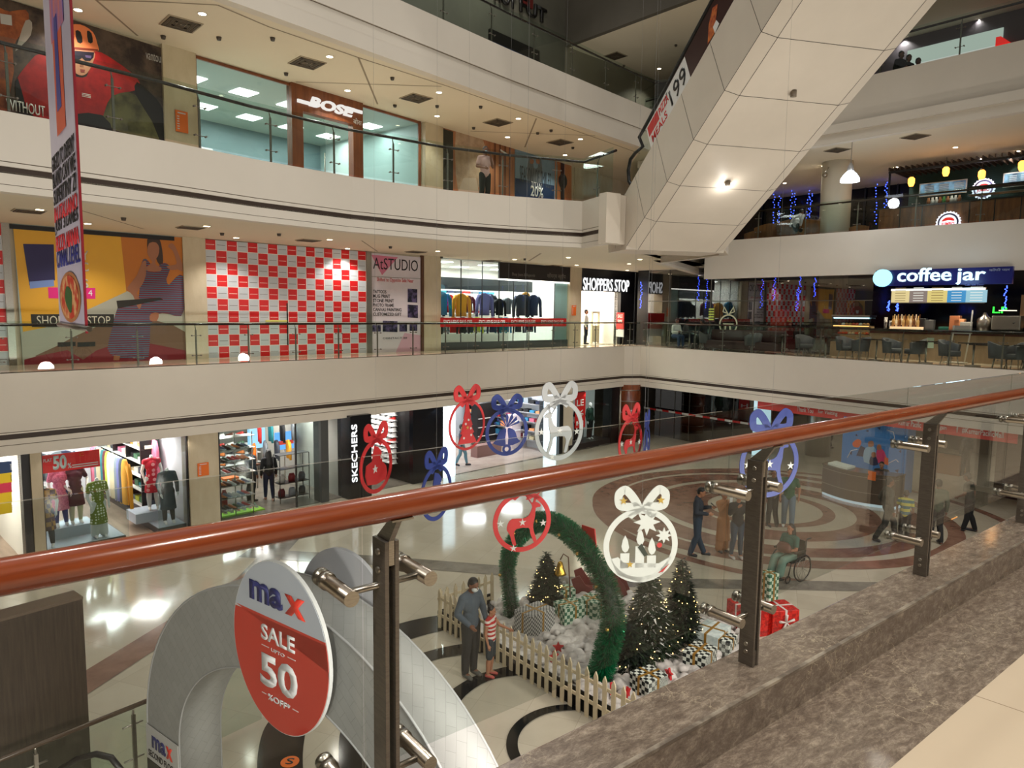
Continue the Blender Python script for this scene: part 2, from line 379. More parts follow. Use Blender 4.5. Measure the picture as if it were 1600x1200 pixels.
# wing face on level 3 right
prof3r=[(L3,3.0,0,cream)]
frL=Vector(tuple(nE3[2])); frp=[Vector(FR.at(FR.u(1100,430))[:2]),Vector(FR.at(FR.len)[:2])]
fascia('wall_wing_front',frp,prof3r)
s3=[E3[i]+ (Vector((0,0))) for i in range(len(E3))]
s3i=offs(E3,.05)
w3b=W3.at(W3.len+2,8)
slabobj('ceiling',s3i+[landr,nE3[1]+Vector((0,.1)),nE3[2]+Vector((0,.1)),frp[0],Vector(FR.at(FR.u(1100,430)-1,.3)[:2]),(7,40),W2.at(W2.len,1),W2.at(-9,1)],C2,C2+.06,ceilm)
slabobj('floor',s3i+[landr,nE3[1]+Vector((0,.1)),nE3[2]+Vector((0,.1)),frp[0]+Vector((0,.1)),(34,12),(34,48),(2,52),(-26,32)],L3-.12,L3,noisy('level_three_floor_stone',(.70,.63,.54),(.76,.69,.6),1.5,.15))
# ------------------------------------------------------------ level 4
E4=[Vector(tuple(P(x,y,L4))[:2]) for x,y in [(625,0),(800,79),(890,117),(1025,174)]]
E4=[E4[0]+(E4[0]-E4[1]).normalized()*14]+E4
prof4=[(L4,8.28,0,cream),(8.28,8.265,.03,groove),(8.265,7.98,.04,cream),(7.98,7.97,.06,groove),(7.97,7.62,.0,cream)]
E4b=E4+[E4[-1]+Vector((4.5,-1.0))]
fascia('wall_balcony_top',E4b,prof4)
E4R=[Vector(tuple(P(x,y,L4))[:2]) for x,y in [(1362,117),(1600,62)]]
drr=(E4R[1]-E4R[0]).normalized(); E4R=[E4R[0]-drr*9,E4R[1]+drr*9]
prof4r=[(L4,7.75,0,cream),(7.75,7.72,.04,groove),(7.72,7.45,-.25,cream),(7.45,7.15,-.12,cream)]
fascia('wall_balcony_top',E4R,prof4r)
s4=offs(E4,.05)
slabobj('ceiling',s4+[E4b[-1]+Vector((0,.2)),(14,33),(12,52),(-30,40),(-30,16)],C3,C3+.06,ceilm)
slabobj('floor',offs(E4,.05)+[E4b[-1]+Vector((0,.2)),(14,33),(12,52),(-30,40),(-30,16)],L4-.1,L4,cream)
slabobj('ceiling',offs(E4R,.1)+[(40,30),(30,60),(11,60)],7.4,7.46,ceilm)
slabobj('floor',offs(E4R,.1)+[(40,30),(30,60),(11,60)],L4-.1,L4,cream)
Pa=P(883,72,C4); Pb=P(1075,0,C4); dbk=(Pb-Pa).normalized(); Pb2=Pb+dbk*12; bkd=Vector((-dbk.y,dbk.x,0))
if bkd.y<0: bkd=-bkd
slabobj('ceiling',[Pa,Pb2,Pb2+bkd*30,Pa+bkd*30],C4,C4+.06,ceilm)
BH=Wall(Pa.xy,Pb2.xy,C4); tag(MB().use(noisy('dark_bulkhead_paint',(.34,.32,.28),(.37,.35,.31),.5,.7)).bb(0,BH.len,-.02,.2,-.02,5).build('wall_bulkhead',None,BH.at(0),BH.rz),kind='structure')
# ------------------------------------------------------------ near walkway
az=math.atan(1395/1100); DN=Vector((math.sin(az),math.cos(az))); NN=Vector((DN.y,-DN.x))   # NN points to the walker
NEAR=Wall(NN*0,DN*10,0)        # local X along the rail, local Y = -(n) (away)
def near(mb,name,**k): return mb.build(name,None,(0,0,0),NEAR.rz,**k)
def nb(mb,t0,t1,n0,n1,z0,z1): return mb.bb(t0,t1,-n0,-n1,z0,z1)   # n0,n1 = offsets (negative = out)
tag(near(nb(MB().use(beige),-9,24,-.945,8,-.3,0),'floor'),kind='structure')
tag(near(nb(MB().use(marble),-9,24,-1.33,-.945,-.3,0.0),'floor'),kind='structure')
cb=nb(MB().use(marble),-9,24,-1.56,-1.33,-.3,.16)
tag(near(cb,'trim_1',bevel=.006),kind='structure')
tag(near(nb(MB().use(noisy('worn_edge',(.40,.36,.32),(.66,.62,.56),6,.3,lo=.45,hi=.6)),-9,24,-1.345,-1.3285,.150,.1608),'trim_5'),kind='structure')
tag(near(nb(MB().use(cream),-9,24,-1.55,-1.35,-.95,-.3),'wall_near'),kind='structure')
tag(near(nb(MB().use(ceilm),-9,24,-1.05,8,3.3,3.4),'ceiling'),kind='structure')
# ================================================================= near railing
RN=-1.47
def nearpt(t,n,z): v=DN*t+NN*n; return Vector((v.x,v.y,z))
rl=empty('railing',nearpt(0,0,0),NEAR.rz,'glass railing in front of the viewer with varnished wooden handrail and steel posts','railing')
MB().use(railwood).tube([(-9,1.41,1.052),(-1,1.41,1.052),(6,1.41,1.052),(16,1.41,1.052),(24,1.41,1.052)],.032,32).build('handrail',rl)
ts=[.78+1.56*k for k in range(-3,12)]
b_=MB().use(darksteel)
for s_ in (-.0135,.0135): b_.bb(s_-.0055,s_+.0055,-.032,.032,0,.80)
b_.bb(-.008,.008,-.028,.028,0,.06)
PM_=b_.mesh('railing_post')
b_=MB().use(steel); pr_=[(.03,.74),(.03,.80),(-.045,.868),(-.075,.868),(-.03,.80),(-.03,.74)]
a=[b_.bm.verts.new((-.007,y,z)) for y,z in pr_]; c=[b_.bm.verts.new((.007,y,z)) for y,z in pr_]
b_._f(a); b_._f(c[::-1])
for i in range(len(pr_)): b_._f([a[i],c[i],c[(i+1)%6],a[(i+1)%6]][::-1])
BK_=b_.mesh('bracket')
SD_=MB().use(steel).bb(-.028,.028,-.085,-.035,.862,.8665).mesh()
BO_=MB().use(steel).tube([(-.024,0,0),(.024,0,0)],.008,10).mesh(); RO_=MB().use(steel).tube([(-.105,.006,0),(.105,.006,0)],.0085,12).mesh()
ST_=MB().use(steel).tube([(0,-.035,0),(0,.096,0),(0,.0961,0),(0,.115,0),(0,.1151,0),(0,.128,0),(0,.1281,0),(0,.142,0)],.019,18,rs=[.019,.019,.0225,.0225,.009,.009,.0225,.0225]).mesh()
zb_=NEAR.hit(1157,992,1.6); GN=-1.595; zt_=1.134
gp=MB().use(nearglass).bb(.004,1.556,-.005,.005,zb_.z if .2<zb_.z<.5 else .3,zt_).mesh()
for i,t in enumerate(ts):
    link('glass_panel',gp,rl,(t,-GN,0))
    p=link('railing_post',PM_,rl,(t,-RN,.16)); bv=p.modifiers.new('bevel','BEVEL'); bv.width=.0015; bv.segments=2; bv.limit_method='ANGLE'
    link('handrail_bracket',BK_,p); link('saddle',SD_,p)
    for z in (.77,.725,.085,.055): link('bolt',BO_,p,(0,0,z))
    for z in (.20,.685):
        link('cross_rod',RO_,p,(0,0,z))
        for s_ in (-1,1): link('standoff',ST_,p,(s_*.105,0,z))
# ================================================================= balcony railings
thinpost=MB(); 
def rail_post_mesh():
    m=MB().use(darksteel); m.bb(-.02,.02,-.012,.012,0,.93); m.tube([(0,0,.93),(0,.03,1.0),(0,.05,1.06)],.012,8)
    for z in (.25,.78): m.tube([(-.11,-.03,z),(.11,-.03,z)],.008,6); m.tube([(-.11,-.06,z),(-.11,.0,z)],.018,8); m.tube([(.11,-.06,z),(.11,.0,z)],.018,8)
    return m.mesh()
RPM=rail_post_mesh()
railtop=mat('dark_brown_rail',(.16,.09,.07),.25)
def railing(name,label,poly,z,step,inset=.12,start=0.0,h=1.08,rails=railtop,gh=1.16,post_px=None):
    """one railing: glass, handrail, posts as parts"""
    q=offs(poly,inset); r=empty(name,(q[0].x,q[0].y,z)); tag(r,label,'railing')
    o0=Vector((q[0].x,q[0].y,0))
    pts=[Vector((p.x,p.y,h))-Vector((o0.x,o0.y,0)) for p in offs(poly,inset+.05)]
    MB().use(rails).tube(pts,.033,10).build('top_rail',r)
    g=MB().use(railglass)
    qi=offs(poly,inset-.03)
    for a,b_ in zip(qi,qi[1:]):
        g.poly([(a.x-o0.x,a.y-o0.y,.06),(b_.x-o0.x,b_.y-o0.y,.06),(b_.x-o0.x,b_.y-o0.y,gh),(a.x-o0.x,a.y-o0.y,gh)])
    g.build('glass_panels',r)
    carry=start
    for a,b_ in zip(q,q[1:]):
        L=(b_-a).length; d=(b_-a).normalized(); rz=math.atan2(d.y,d.x); t=carry
        while t<L:
            p=a+d*t; link('post',RPM,r,(p.x-o0.x,p.y-o0.y,0),rz); t+=step
        carry=t-L
    return r
railing('balcony_railing','dark-railed glass railing along the second-storey balcony, below the check hoarding',E2[:3],0,1.45,start=.3)
railing('balcony_railing','glass railing in front of the coffee shop seating on the right',[E2[3]+Vector((0,0)),E2[4],E2[5]],0,1.45,start=.2)
railing('balcony_railing','short glass railing across the far inner corner of the balcony',[E2[2],E2[3]],0,1.2,start=.3)
railing('balcony_railing','curved glass railing of the upper-left balcony below the headphone shop',E3,L3,1.55,start=.4)
railing('balcony_railing','glass railing of the topmost left balcony, high up',E4b,L4,1.9,start=.4)
railing('balcony_railing','glass railing of the topmost right balcony, high up',E4R,L4,2.2,start=.4)
railing('balcony_railing','glass railing of the upper right food court above the coffee shop',frp,L3,1.9,start=.4)
# ================================================================= escalator pair
panel=noisy('grey_cream_panel',(.82,.78,.72),(.85,.81,.75),.5,.5)
jointm=mat('panel_joint',(.30,.27,.24),.8)
es_d0=17.55
L1p=Dp(1007,340,17.6)
hd=Vector((math.sin(math.radians(165.8)),math.cos(math.radians(165.8)),0))   # uphill heading
th=Vector((-hd.y,hd.x,0)).normalized()     # transverse to the right
if th.x<0: th=-th
sl=math.radians(29.6)
up_d=(hd*math.cos(sl)+Vector((0,0,math.sin(sl)))); pn=(-hd*math.sin(sl)+Vector((0,0,math.cos(sl))))
ES=Matrix.Identity(4)
for i in range(3): ES[i][0]=hd[i]; ES[i][1]=th[i]; ES[i][2]=(0,0,1)[i]; ES[i][3]=L1p[i]
# local frame: X uphill (horizontal), Y across to the right, Z up, origin at lower left underside joint
es=empty('escalator'); es.matrix_world=ES; tag(es,'pair of escalators clad in pale panels, its underside crossing overhead','escalator')
if ES.to_3x3().determinant()<0: print('LEFT HANDED')
Wd=2.85; t_=math.tan(sl); HP=1.28; c_=math.cos(sl); s_=math.sin(sl)
def S(k,y,h):  # k metres along slope, y across, h perpendicular
    return Vector((k*c_-h*s_, y, k*s_+h*c_))
LEN=14.0
m=MB().use(panel)
ch=.30  # chamfer width on underside
sec=[(0,HP),(0,.0),(ch,-.10),(Wd-ch,-.10),(Wd,0),(Wd,HP)]
def secpts(k): return [S(k,y,h) for y,h in sec]
KS=-1.2
a=secpts(KS); b_=secpts(LEN)
va=[m.bm.verts.new(p) for p in a]; vb=[m.bm.verts.new(p) for p in b_]
for i in range(5): m._f([va[i],va[i+1],vb[i+1],vb[i]])
m._f([va[0],vb[0],vb[5],va[5]])
# landing block: continue horizontally downhill
zl=S(KS,0,0).z; xl=-2.3
k0=[S(KS,y,h) for y,h in sec]; XK=k0[1].x-.06
bl=[Vector((XK,0,zl-.087)),Vector((XK,Wd,zl-.087))]
m._f([m.bm.verts.new(p) for p in (k0[1],Vector((XK,0,zl-.087)),Vector((XK,Wd,zl-.087)),k0[4])])
# side cheeks of landing
ztop=L3-L1p.z+.02
for y in (0,Wd):
    m._f([m.bm.verts.new(p) for p in (S(KS,y,HP),S(KS,y,0),Vector((XK,y,zl-.087)),Vector((xl,y,zl-.087)),Vector((xl,y,ztop)))])
m._f([m.bm.verts.new(p) for p in (Vector((XK,0,zl-.087)),Vector((xl,0,zl-.087)),Vector((xl,Wd,zl-.087)),Vector((XK,Wd,zl-.087)))])
m._f([m.bm.verts.new(p) for p in (Vector((xl,0,ztop)),Vector((xl,Wd,ztop)),S(KS,Wd,HP),S(KS,0,HP))])
m._f([m.bm.verts.new(p) for p in (Vector((xl,0,zl-.087)),Vector((xl,0,ztop)),Vector((xl,Wd,ztop)),Vector((xl,Wd,zl-.087)))])
m.build('truss_cladding',es)
_f=[ES@Vector((XK,0,0)),ES@Vector((XK,Wd,0))]
fascia('wall_escalator_landing',[E3[-1],Vector(tuple(_f[0])[:2])+Vector((-.02,.05))],[(L3,3.30,0,panel)])
fascia('wall_escalator_landing',[Vector(tuple(_f[1])[:2]),landr],[(L3,3.30,0,panel)])
_e=E3[-1]; tag(MB().use(panel).bb(-.16,.30,-.10,.20,3.295,L3+.004).build('trim_6',None,(_e.x,_e.y,0),math.atan2(_f[0].y-_e.y,_f[0].x-_e.x)),kind='structure')
# panel joints as thin strips standing 2 mm off
j=MB().use(jointm); sp=1.345
def strip(p,q,nrm,wd=.012):
    d=(q-p).normalized(); s2=d.cross(nrm).normalized()*wd/2; o=nrm*.003
    j.poly([p-s2+o,q-s2+o,q+s2+o,p+s2+o])
nd=Vector((s_*1,0,-c_))
for i in range(0,11):
    k=i*sp
    P0,P1,P2,P3=S(k,0,0),S(k,ch,-.10),S(k,Wd-ch,-.10),S(k,Wd,0)
    strip(P0,P1,(nd+Vector((0,-.3,0))).normalized()); strip(P1,P2,nd); strip(P2,P3,(nd+Vector((0,.3,0))).normalized())
    strip(S(k,0,0),S(k,0,HP),Vector((0,-1,0)))
for y,h in ((ch,-.10),(Wd-ch,-.10)):
    strip(S(KS,y,h),S(LEN,y,h),nd,.01)
strip(S(KS,0,0),S(LEN,0,0),(nd+Vector((0,-1,0))).normalized(),.01)
strip(Vector((XK,0,zl-.087)),Vector((XK,Wd,zl-.087)),Vector((0,0,-1)),.01)
strip(Vector((-1.35,0,zl)),Vector((-1.35,0,ztop)),Vector((0,-1,0)),.012)
strip(Vector((-1.8,0,zl)),Vector((-1.8,0,ztop)),Vector((0,-1,0)),.012)
j.build('panel_joints',es)
# balustrade left and right: advert band, glass at the foot, black handrail with rounded newel
adv=mat('advert_dark_red',(.20,.06,.05),.35); pizza=noisy('advert_food',(.80,.45,.15),(.55,.15,.08),9,.5)
HB=.78
for y,nm in ((.06,'balustrade'),(Wd-.06,'balustrade')):
    bm_=MB().use(adv)
    p=[S(2.2,y,HP),S(LEN,y,HP),S(LEN,y,HP+HB-.08),S(2.2,y,HP+HB-.08)]
    for dy in (-.02,.02):
        bm_.poly([q+Vector((0,dy,0)) for q in (p if dy<0 else p[::-1])])
    bm_.use(railglass).poly([S(2.2,y,HP),S(2.2,y,HP+HB-.08),S(.6,y,HP+HB-.05),Vector((-.6,y,ztop+.95)),Vector((-1.1,y,ztop+.75)),Vector((-1.1,y,ztop+.05)),S(0,y,HP)])
    bo=bm_.build(nm,es)
    path=[S(LEN,y,HP+HB),S(3,y,HP+HB),S(1.2,y,HP+HB+.0),S(.5,y,HP+HB+.02),Vector((-.35,y,ztop+1.06)),Vector((-.8,y,ztop+1.0)),Vector((-1.1,y,ztop+.9)),Vector((-1.22,y,ztop+.65)),Vector((-1.15,y,ztop+.35)),Vector((-.95,y,ztop+.2))]
    MB().use(blackm).tube(path,.045,10).build('handrail',es)
    if y<1:
        for i,k in enumerate((3.9,5.1,6.3,7.5,8.7)):
            MB().use(pizza).poly([S(k,y-.024,HP+.1),S(k+.28,y-.024,HP+.08),S(k+.62,y-.024,HP+.5),S(k+.45,y-.024,HP+.6),S(k+.2,y-.024,HP+.42)]).build('food_picture',bo)
            MB().use(white).poly([S(k+.3,y-.025,HP+.06),S(k+.5,y-.025,HP+.1),S(k+.45,y-.025,HP+.26),S(k+.3,y-.025,HP+.24)]).build('food_box_picture',bo)
        MB().use(white).poly([S(.95,y-.026,HP+.03),S(3.1,y-.026,HP+.03),S(3.1,y-.026,HP+HB-.12),S(.95,y-.026,HP+HB-.12)]).build('advert_label',bo)
        MB().use(red).poly([S(1.0,y-.028,HP+.34),S(1.6,y-.028,HP+.34),S(1.6,y-.028,HP+.62),S(1.0,y-.028,HP+.62)]).build('advert_logo',bo)
        B3=Matrix.Identity(4)
        for i in range(3): B3[i][0]=(c_,0,s_)[i]; B3[i][1]=(0,1,0)[i]; B3[i][2]=(-s_,0,c_)[i]
        for txt,k,h0,wd_,hh,mm_ in (('199',2.2,.12,.8,.42,blackm),('PIZZA',1.65,.38,.5,.2,red),('MEALS',1.1,.08,.85,.2,red),('AT',2.0,.5,.15,.1,blackm)):
            me=text_mesh(txt,wd_,hh,.004,.01); me.materials.clear(); me.materials.append(mm_)
            o=link('advert_text',me,bo); o.matrix_local=Matrix.Translation(S(k,y-.03,HP+h0))@B3
# downlight fixtures on the underside
fixm=mat('lamp_housing',(.45,.40,.34),.5)
glow=emis('downlight_glow',(1,.93,.80),14)
for (px,py,on) in ((1137,284,True),(1240,143,False)):
    # intersect ray with underside plane
    P0=ES@S(0,.5,-.10); N0=(ES.to_3x3()@nd).normalized(); d=ray(px,py); t=(P0-CAM).dot(N0)/d.dot(N0); p=CAM+d*t
    lp=ES.inverted()@p
    f_=MB().use(fixm).tube([(0,0,.02),(0,0,-.10)],.06,14)
    f_.use(glow if on else steel).disc((0,0,-.103),.05,14,up=False)
    o=f_.build('lamp_fixture',es,lp)
    if on: pointl('lamp',p+Vector((0,0,-.2)),9,(1,.95,.88),.05)
# ================================================================= people and mannequins
def remesh(mb,vox,m,name='mesh',it=2):
    me0=mb.mesh(name); me0.materials.clear()
    o=bpy.data.objects.new('tmp',me0); COL.objects.link(o)
    r=o.modifiers.new('r','REMESH'); r.mode='VOXEL'; r.voxel_size=vox; r.use_smooth_shade=True
    s=o.modifiers.new('s','SMOOTH'); s.factor=.5; s.iterations=it
    dg=bpy.context.evaluated_depsgraph_get(); me=bpy.data.meshes.new_from_object(o.evaluated_get(dg))
    bpy.data.objects.remove(o); bpy.data.meshes.remove(me0)
    me.materials.clear(); me.materials.append(m)
    for p in me.polygons: p.use_smooth=True
    return me
def limb(mb,pts,rs,n=12):
    for i in range(len(pts)-1):
        mb.tube([pts[i],pts[i+1]],rs[i],n,True,[rs[i],rs[i+1]])
    for p,r in zip(pts,rs): mb.ball(p,r*.99,n,8)
SKEL=dict(pelvis=(0,0,.95),waist=(0,.0,1.08),chest=(0,.0,1.27),neck=(0,.02,1.45),head=(0,-.015,1.615),
 shl=(.175,.015,1.395),shr=(-.175,.015,1.395),ell=(.225,.04,1.12),elr=(-.225,.04,1.12),wrl=(.235,-.03,.88),wrr=(-.235,-.03,.88),
 hil=(.085,0,.92),hir=(-.085,0,.92),knl=(.095,-.01,.50),knr=(-.095,-.01,.50),anl=(.095,.03,.085),anr=(-.095,.03,.085),tol=(.105,-.12,.03),tor=(-.105,-.12,.03))
UP=['waist','chest','neck','head','shl','shr','ell','elr','wrl','wrr']
def pose(over=None,lean=0,turn=0,nod=0,side=0):
    J={k:Vector(v) for k,v in SKEL.items()}
    if over:
        for k,v in over.items(): J[k]=Vector(v)
    pv=J['pelvis'].copy()
    R=Matrix.Rotation(math.radians(lean),3,'X')@Matrix.Rotation(math.radians(turn),3,'Z')@Matrix.Rotation(math.radians(side),3,'Y')
    for k in UP: J[k]=pv+R@(J[k]-pv)
    if nod: J['head']=J['neck']+Matrix.Rotation(math.radians(nod),3,'X')@(J['head']-J['neck'])
    J['_R']=R@Matrix.Rotation(math.radians(nod),3,'X')
    return J
def hand(mb,wr,el,side,curl=.4,down=None):
    d=(wr-el).normalized(); ax=Vector((side,0,0)); fw_=d.cross(ax)
    if fw_.length<.2: ax=Vector((0,0,1)); fw_=d.cross(ax)
    fw_.normalize(); pl=fw_.cross(d).normalized()
    c=wr+d*.05
    mb.tube([wr,wr+d*.09],.027,8,True,[.024,.033])
    for i,(o,L) in enumerate(((-.027,.062),(-.009,.075),(.009,.072),(.027,.056))):
        b_=wr+d*.088+fw_*o; t1=b_+d*L*.5-pl*curl*.01; t2=t1+d*L*.45-pl*curl*.03
        mb.tube([b_-d*.02,t1,t2],.0092,7,True,[.010,.0092,.0075])
    b_=wr+d*.03-fw_*.026; t1=b_+d*.03-fw_*.026-pl*.01; mb.tube([b_,t1,t1+d*.032-fw_*.004],.011,7,True,[.012,.0105,.008])
def fig(name,label,cat,loc,rz,h,J,skin,top=None,sleeve='long',bottom=None,bot='trousers',shoe=None,hair=None,hairst='short',mask=None,head=True,hem=.0,vox=.0105,group=None,face=True,dresshem=None,bare=False):
    r=empty(name,loc,rz,label,cat,group); sc=h/1.75; r.scale=(sc,sc,sc)
    R=J['_R']; mb=MB()
    def torso(mb,g,low=True):
        mb.ball(J['pelvis'],1,16,10,(.155+g,.105+g,.11+g)); mb.ball(J['waist'],1,16,10,(.135+g,.10+g,.12+g)); mb.ball(J['chest'],1,16,10,(.165+g,.112+g,.155+g))
        limb(mb,[J['pelvis'],J['waist'],J['chest']],[.105+g,.10+g,.11+g])
        limb(mb,[J['shl'],J['neck']-Vector((0,0,.03)),J['shr']],[.056+g,.062+g,.056+g])
        limb(mb,[J['shl']-Vector((0,0,.03)),J['chest'],J['shr']-Vector((0,0,.03))],[.05+g,.10+g,.05+g])
    torso(mb,0)
    hd_=J['head']; nk=J['neck']
    if head:
        limb(mb,[nk-Vector((0,0,.02)),nk+(hd_-nk)*.6],[.056,.052])
        n0=mb
        mb.ball(hd_+R@Vector((0,.012,.025)),1,16,12,(.075,.093,.095)); mb.ball(hd_+R@Vector((0,-.02,-.045)),1,14,10,(.056,.062,.065))
        mb.tube([hd_+R@Vector((0,-.083,.01)),hd_+R@Vector((0,-.103,-.022))],.01,8,True,[.008,.015])
        for s_ in (-1,1): mb.ball(hd_+R@Vector((s_*.078,.01,-.005)),1,8,6,(.012,.02,.032))
        mb.ball(hd_+R@Vector((0,-.078,-.062)),1,8,6,(.028,.012,.009))
    else:
        limb(mb,[nk-Vector((0,0,.02)),nk+Vector((0,0,.07))],[.056,.048])
    for s_ in ('l','r'):
        sg=1 if s_=='l' else -1
        limb(mb,[J['sh'+s_],J['el'+s_],J['wr'+s_]],[.052,.040,.027])
        mb.tube([J['sh'+s_]+(J['el'+s_]-J['sh'+s_])*.25,J['sh'+s_]+(J['el'+s_]-J['sh'+s_])*.6],.05,10,True,[.052,.046])
        hand(mb,J['wr'+s_],J['el'+s_],sg)
        limb(mb,[J['hi'+s_],J['kn'+s_],J['an'+s_]],[.088,.056,.038])
        kn,an=J['kn'+s_],J['an'+s_]; cf=kn+(an-kn)*.3+Vector((0,.018,0)); limb(mb,[kn,cf,an],[.05,.056,.038])
        to=J['to'+s_]; limb(mb,[an-Vector((0,0,.02)),an+(to-an)*.6,to],[.042,.036,.028]); mb.ball(an+Vector((0,.03,-.045)),1,8,6,(.035,.045,.036))
    link('body',remesh(mb,vox,skin),r)
    if top is not None:
        t=MB(); g=.017
        torso(t,g)
        if hem or dresshem is not None:
            zb=dresshem if dresshem is not None else .95-hem
            pv=J['pelvis']; k=(pv.z-zb)
            kl=(J['knl']+J['knr'])/2; dx=(kl-pv)
            n=5; rings=[]
            for i in range(n+1):
                f=i/n; z=pv.z-k*f; q=pv+Vector((dx.x,dx.y,0))*min(1,k*f/.45)
                rings.append((q.x,q.y,z,.168+.045*f*min(1,k/.4),.118+.05*f*min(1,k/.4)))
            t.loft(rings[::-1],18)
        for s_ in ('l','r'):
            a_,b_,c__=J['sh'+s_],J['el'+s_],J['wr'+s_]
            if sleeve=='long': limb(t,[a_,b_,b_+(c__-b_)*.95],[.070,.060,.045])
            elif sleeve=='short': limb(t,[a_,a_+(b_-a_)*.62],[.068,.060])
            elif sleeve=='cap': limb(t,[a_,a_+(b_-a_)*.18],[.066,.062])
        limb(t,[nk-Vector((0,0,.015)),nk+Vector((0,0,.012))],[.066,.058])
        link('dress' if dresshem is not None else 'shirt',remesh(t,vox*1.15,top),r)
    if bottom is not None:
        t=MB()
        t.ball(J['pelvis'],1,16,10,(.167,.118,.115))
        for s_ in ('l','r'):
            a_,b_,c__=J['hi'+s_],J['kn'+s_],J['an'+s_]
            cf_=b_+(c__-b_)*.3+Vector((0,.018,0))
            if bot=='trousers': limb(t,[a_,b_,cf_,b_+(c__-b_)*.97],[.107,.079,.076,.066])
            elif bot=='tights': limb(t,[a_,b_,cf_,b_+(c__-b_)*.93],[.101,.070,.070,.050])
            elif bot=='wide': limb(t,[a_,b_,b_+(c__-b_)*.95],[.108,.095,.10])
            elif bot=='shorts': limb(t,[a_,a_+(b_-a_)*.95],[.105,.088])
        link('trousers' if bot!='shorts' else 'shorts',remesh(t,vox*1.15,bottom),r)
    if shoe is not None:
        for s_ in ('l','r'):
            an,to=J['an'+s_],J['to'+s_]; t=MB(); base=min(to.z,an.z)-.03
            limb(t,[an+Vector((0,.02,-.035)),an+(to-an)*.6+Vector((0,0,-.01)),to],[.048,.043,.037])
            link('shoe',remesh(t,vox,shoe),r)
    if hair is not None and head:
        t=MB(); H=lambda x,y,z:hd_+R@Vector((x,y,z))
        t.ball(H(0,.028,.05),1,16,12,(.083,.092,.084)); t.ball(H(0,.062,.0),1,12,8,(.074,.058,.085))
        if hairst=='long':
            limb(t,[H(0,.07,.03),nk+R@Vector((0,.075,.02)),nk+R@Vector((0,.11,-.2)),nk+R@Vector((0,.12,-.36))],[.08,.082,.085,.05])
            for s_ in (-1,1): limb(t,[H(s_*.07,.03,.0),H(s_*.075,.03,-.12)],[.03,.035])
        if hairst=='bun': t.ball(H(0,.08,.11),.05)
        link('hair',remesh(t,vox,hair),r)
    if head and face:
        em=mat('eye_dark',(.05,.03,.03),.2)
        for s_ in (-1,1): MB().use(em).ball(hd_+R@Vector((s_*.029,-.079,.012)),1,8,6,(.013,.007,.008)) .build('eye',r)
        if not mask: MB().use(mat('lips',(.55,.28,.24),.5)).ball(hd_+R@Vector((0,-.088,-.062)),1,8,6,(.022,.008,.006)).build('mouth',r)
    if mask:
        t=MB(); t.ball(hd_+R@Vector((0,-.048,-.04)),1,14,10,(.066,.056,.052)); link('face_mask',remesh(t,vox,mask),r)
    return r
skinm=mat('skin_brown',(.62,.42,.31),.55); skinl=mat('skin_light',(.74,.55,.43),.55); skind=mat('skin_dark',(.45,.29,.21),.55)
hairm=mat('hair_black',(.05,.04,.035),.5)
mannq=mat('mannequin_white',(.88,.87,.85),.3)
def cloth(name,c,r=.85): return mat('cloth_'+name,c,r)
def clothp(name,c1,c2,scale=18,kind='noise'):
    nm='cloth_'+name
    if nm in MATS: return MATS[nm]
    if kind=='noise': return noisy(nm,c1,c2,scale,.85,lo=.48,hi=.52,detail=1)
    m=mat(nm,c1,.85); n,l,b=nodes(m); v=coord(m)
    if kind=='stripe':
        t=n.new('ShaderNodeTexWave'); t.bands_direction='Z'; t.inputs['Scale'].default_value=scale; l.new(v,t.inputs[0]); ramp(m,t.outputs[1],[(.48,c1),(.52,c2)],b.inputs['Base Color'])
    elif kind=='dots':
        t=n.new('ShaderNodeTexVoronoi'); t.inputs['Scale'].default_value=scale; t.inputs['Randomness'].default_value=.25; l.new(v,t.inputs['Vector']); ramp(m,t.outputs[0],[(.30,c2),(.36,c1)],b.inputs['Base Color'])
    elif kind=='check':
        t=n.new('ShaderNodeTexChecker'); t.inputs['Scale'].default_value=scale; l.new(v,t.inputs[0]); t.inputs[1].default_value=(*lin(c1),1); t.inputs[2].default_value=(*lin(c2),1); l.new(t.outputs[0],b.inputs['Base Color'])
    return m
# ================================================================= shop goods
def shirt_mesh(m,hw=.24,L=.68,sl='long'):
    mb=MB().use(m); n=14
    mb.loft([(0,0,-L,hw*.82,.075),(0,0,-L*.6,hw*.80,.08),(0,0,-.22,hw*.88,.085),(0,0,-.09,hw*.95,.07),(0,0,-.03,hw*.6,.05),(0,0,.0,.07,.045)],n)
    k=.52 if sl=='long' else .24
    for s_ in (-1,1): mb.tube([(s_*hw*.80,0,-.08),(s_*(hw+.05),-.01,-.2),(s_*(hw+.085),-.015,-.2-k)],.055,8,True,[.065,.06,.045])
    return mb.mesh('shirt')
hangm=mat('hanger_grey',(.5,.5,.5),.4,.6)
def folded_mesh(m):
    b_=MB().use(m); b_.bb(-.15,.15,-.12,.12,0,.045); me=b_.mesh('folded'); return me
def shoe_mesh(up,sole):
    b_=MB().use(sole); n=12
    pr=[(-.14,.035),(-.10,.045),(0,.04),(.09,.048),(.14,.03)]
    o=[(x,-w_) for x,w_ in pr]+[(x,w_) for x,w_ in pr[::-1]]
    b_.prism(o,0,.03); b_.use(up)
    R=[]
    for x,w_,h_ in ((-.135,.03,.10),(-.10,.038,.115),(-.04,.037,.10),(.03,.038,.075),(.09,.042,.055),(.135,.025,.04)):
        R.append([b_.bm.verts.new((x,w_*math.cos(a),.028+(h_-.028)*math.sin(a))) for a in [PI*k/6 for k in range(7)]])
    for a,c in zip(R,R[1:]):
        for k in range(6): b_._f([a[k],c[k],c[k+1],a[k+1]],True)
    b_._f(R[0]); b_._f(R[-1][::-1])
    return b_.mesh('shoe')
_variants={}
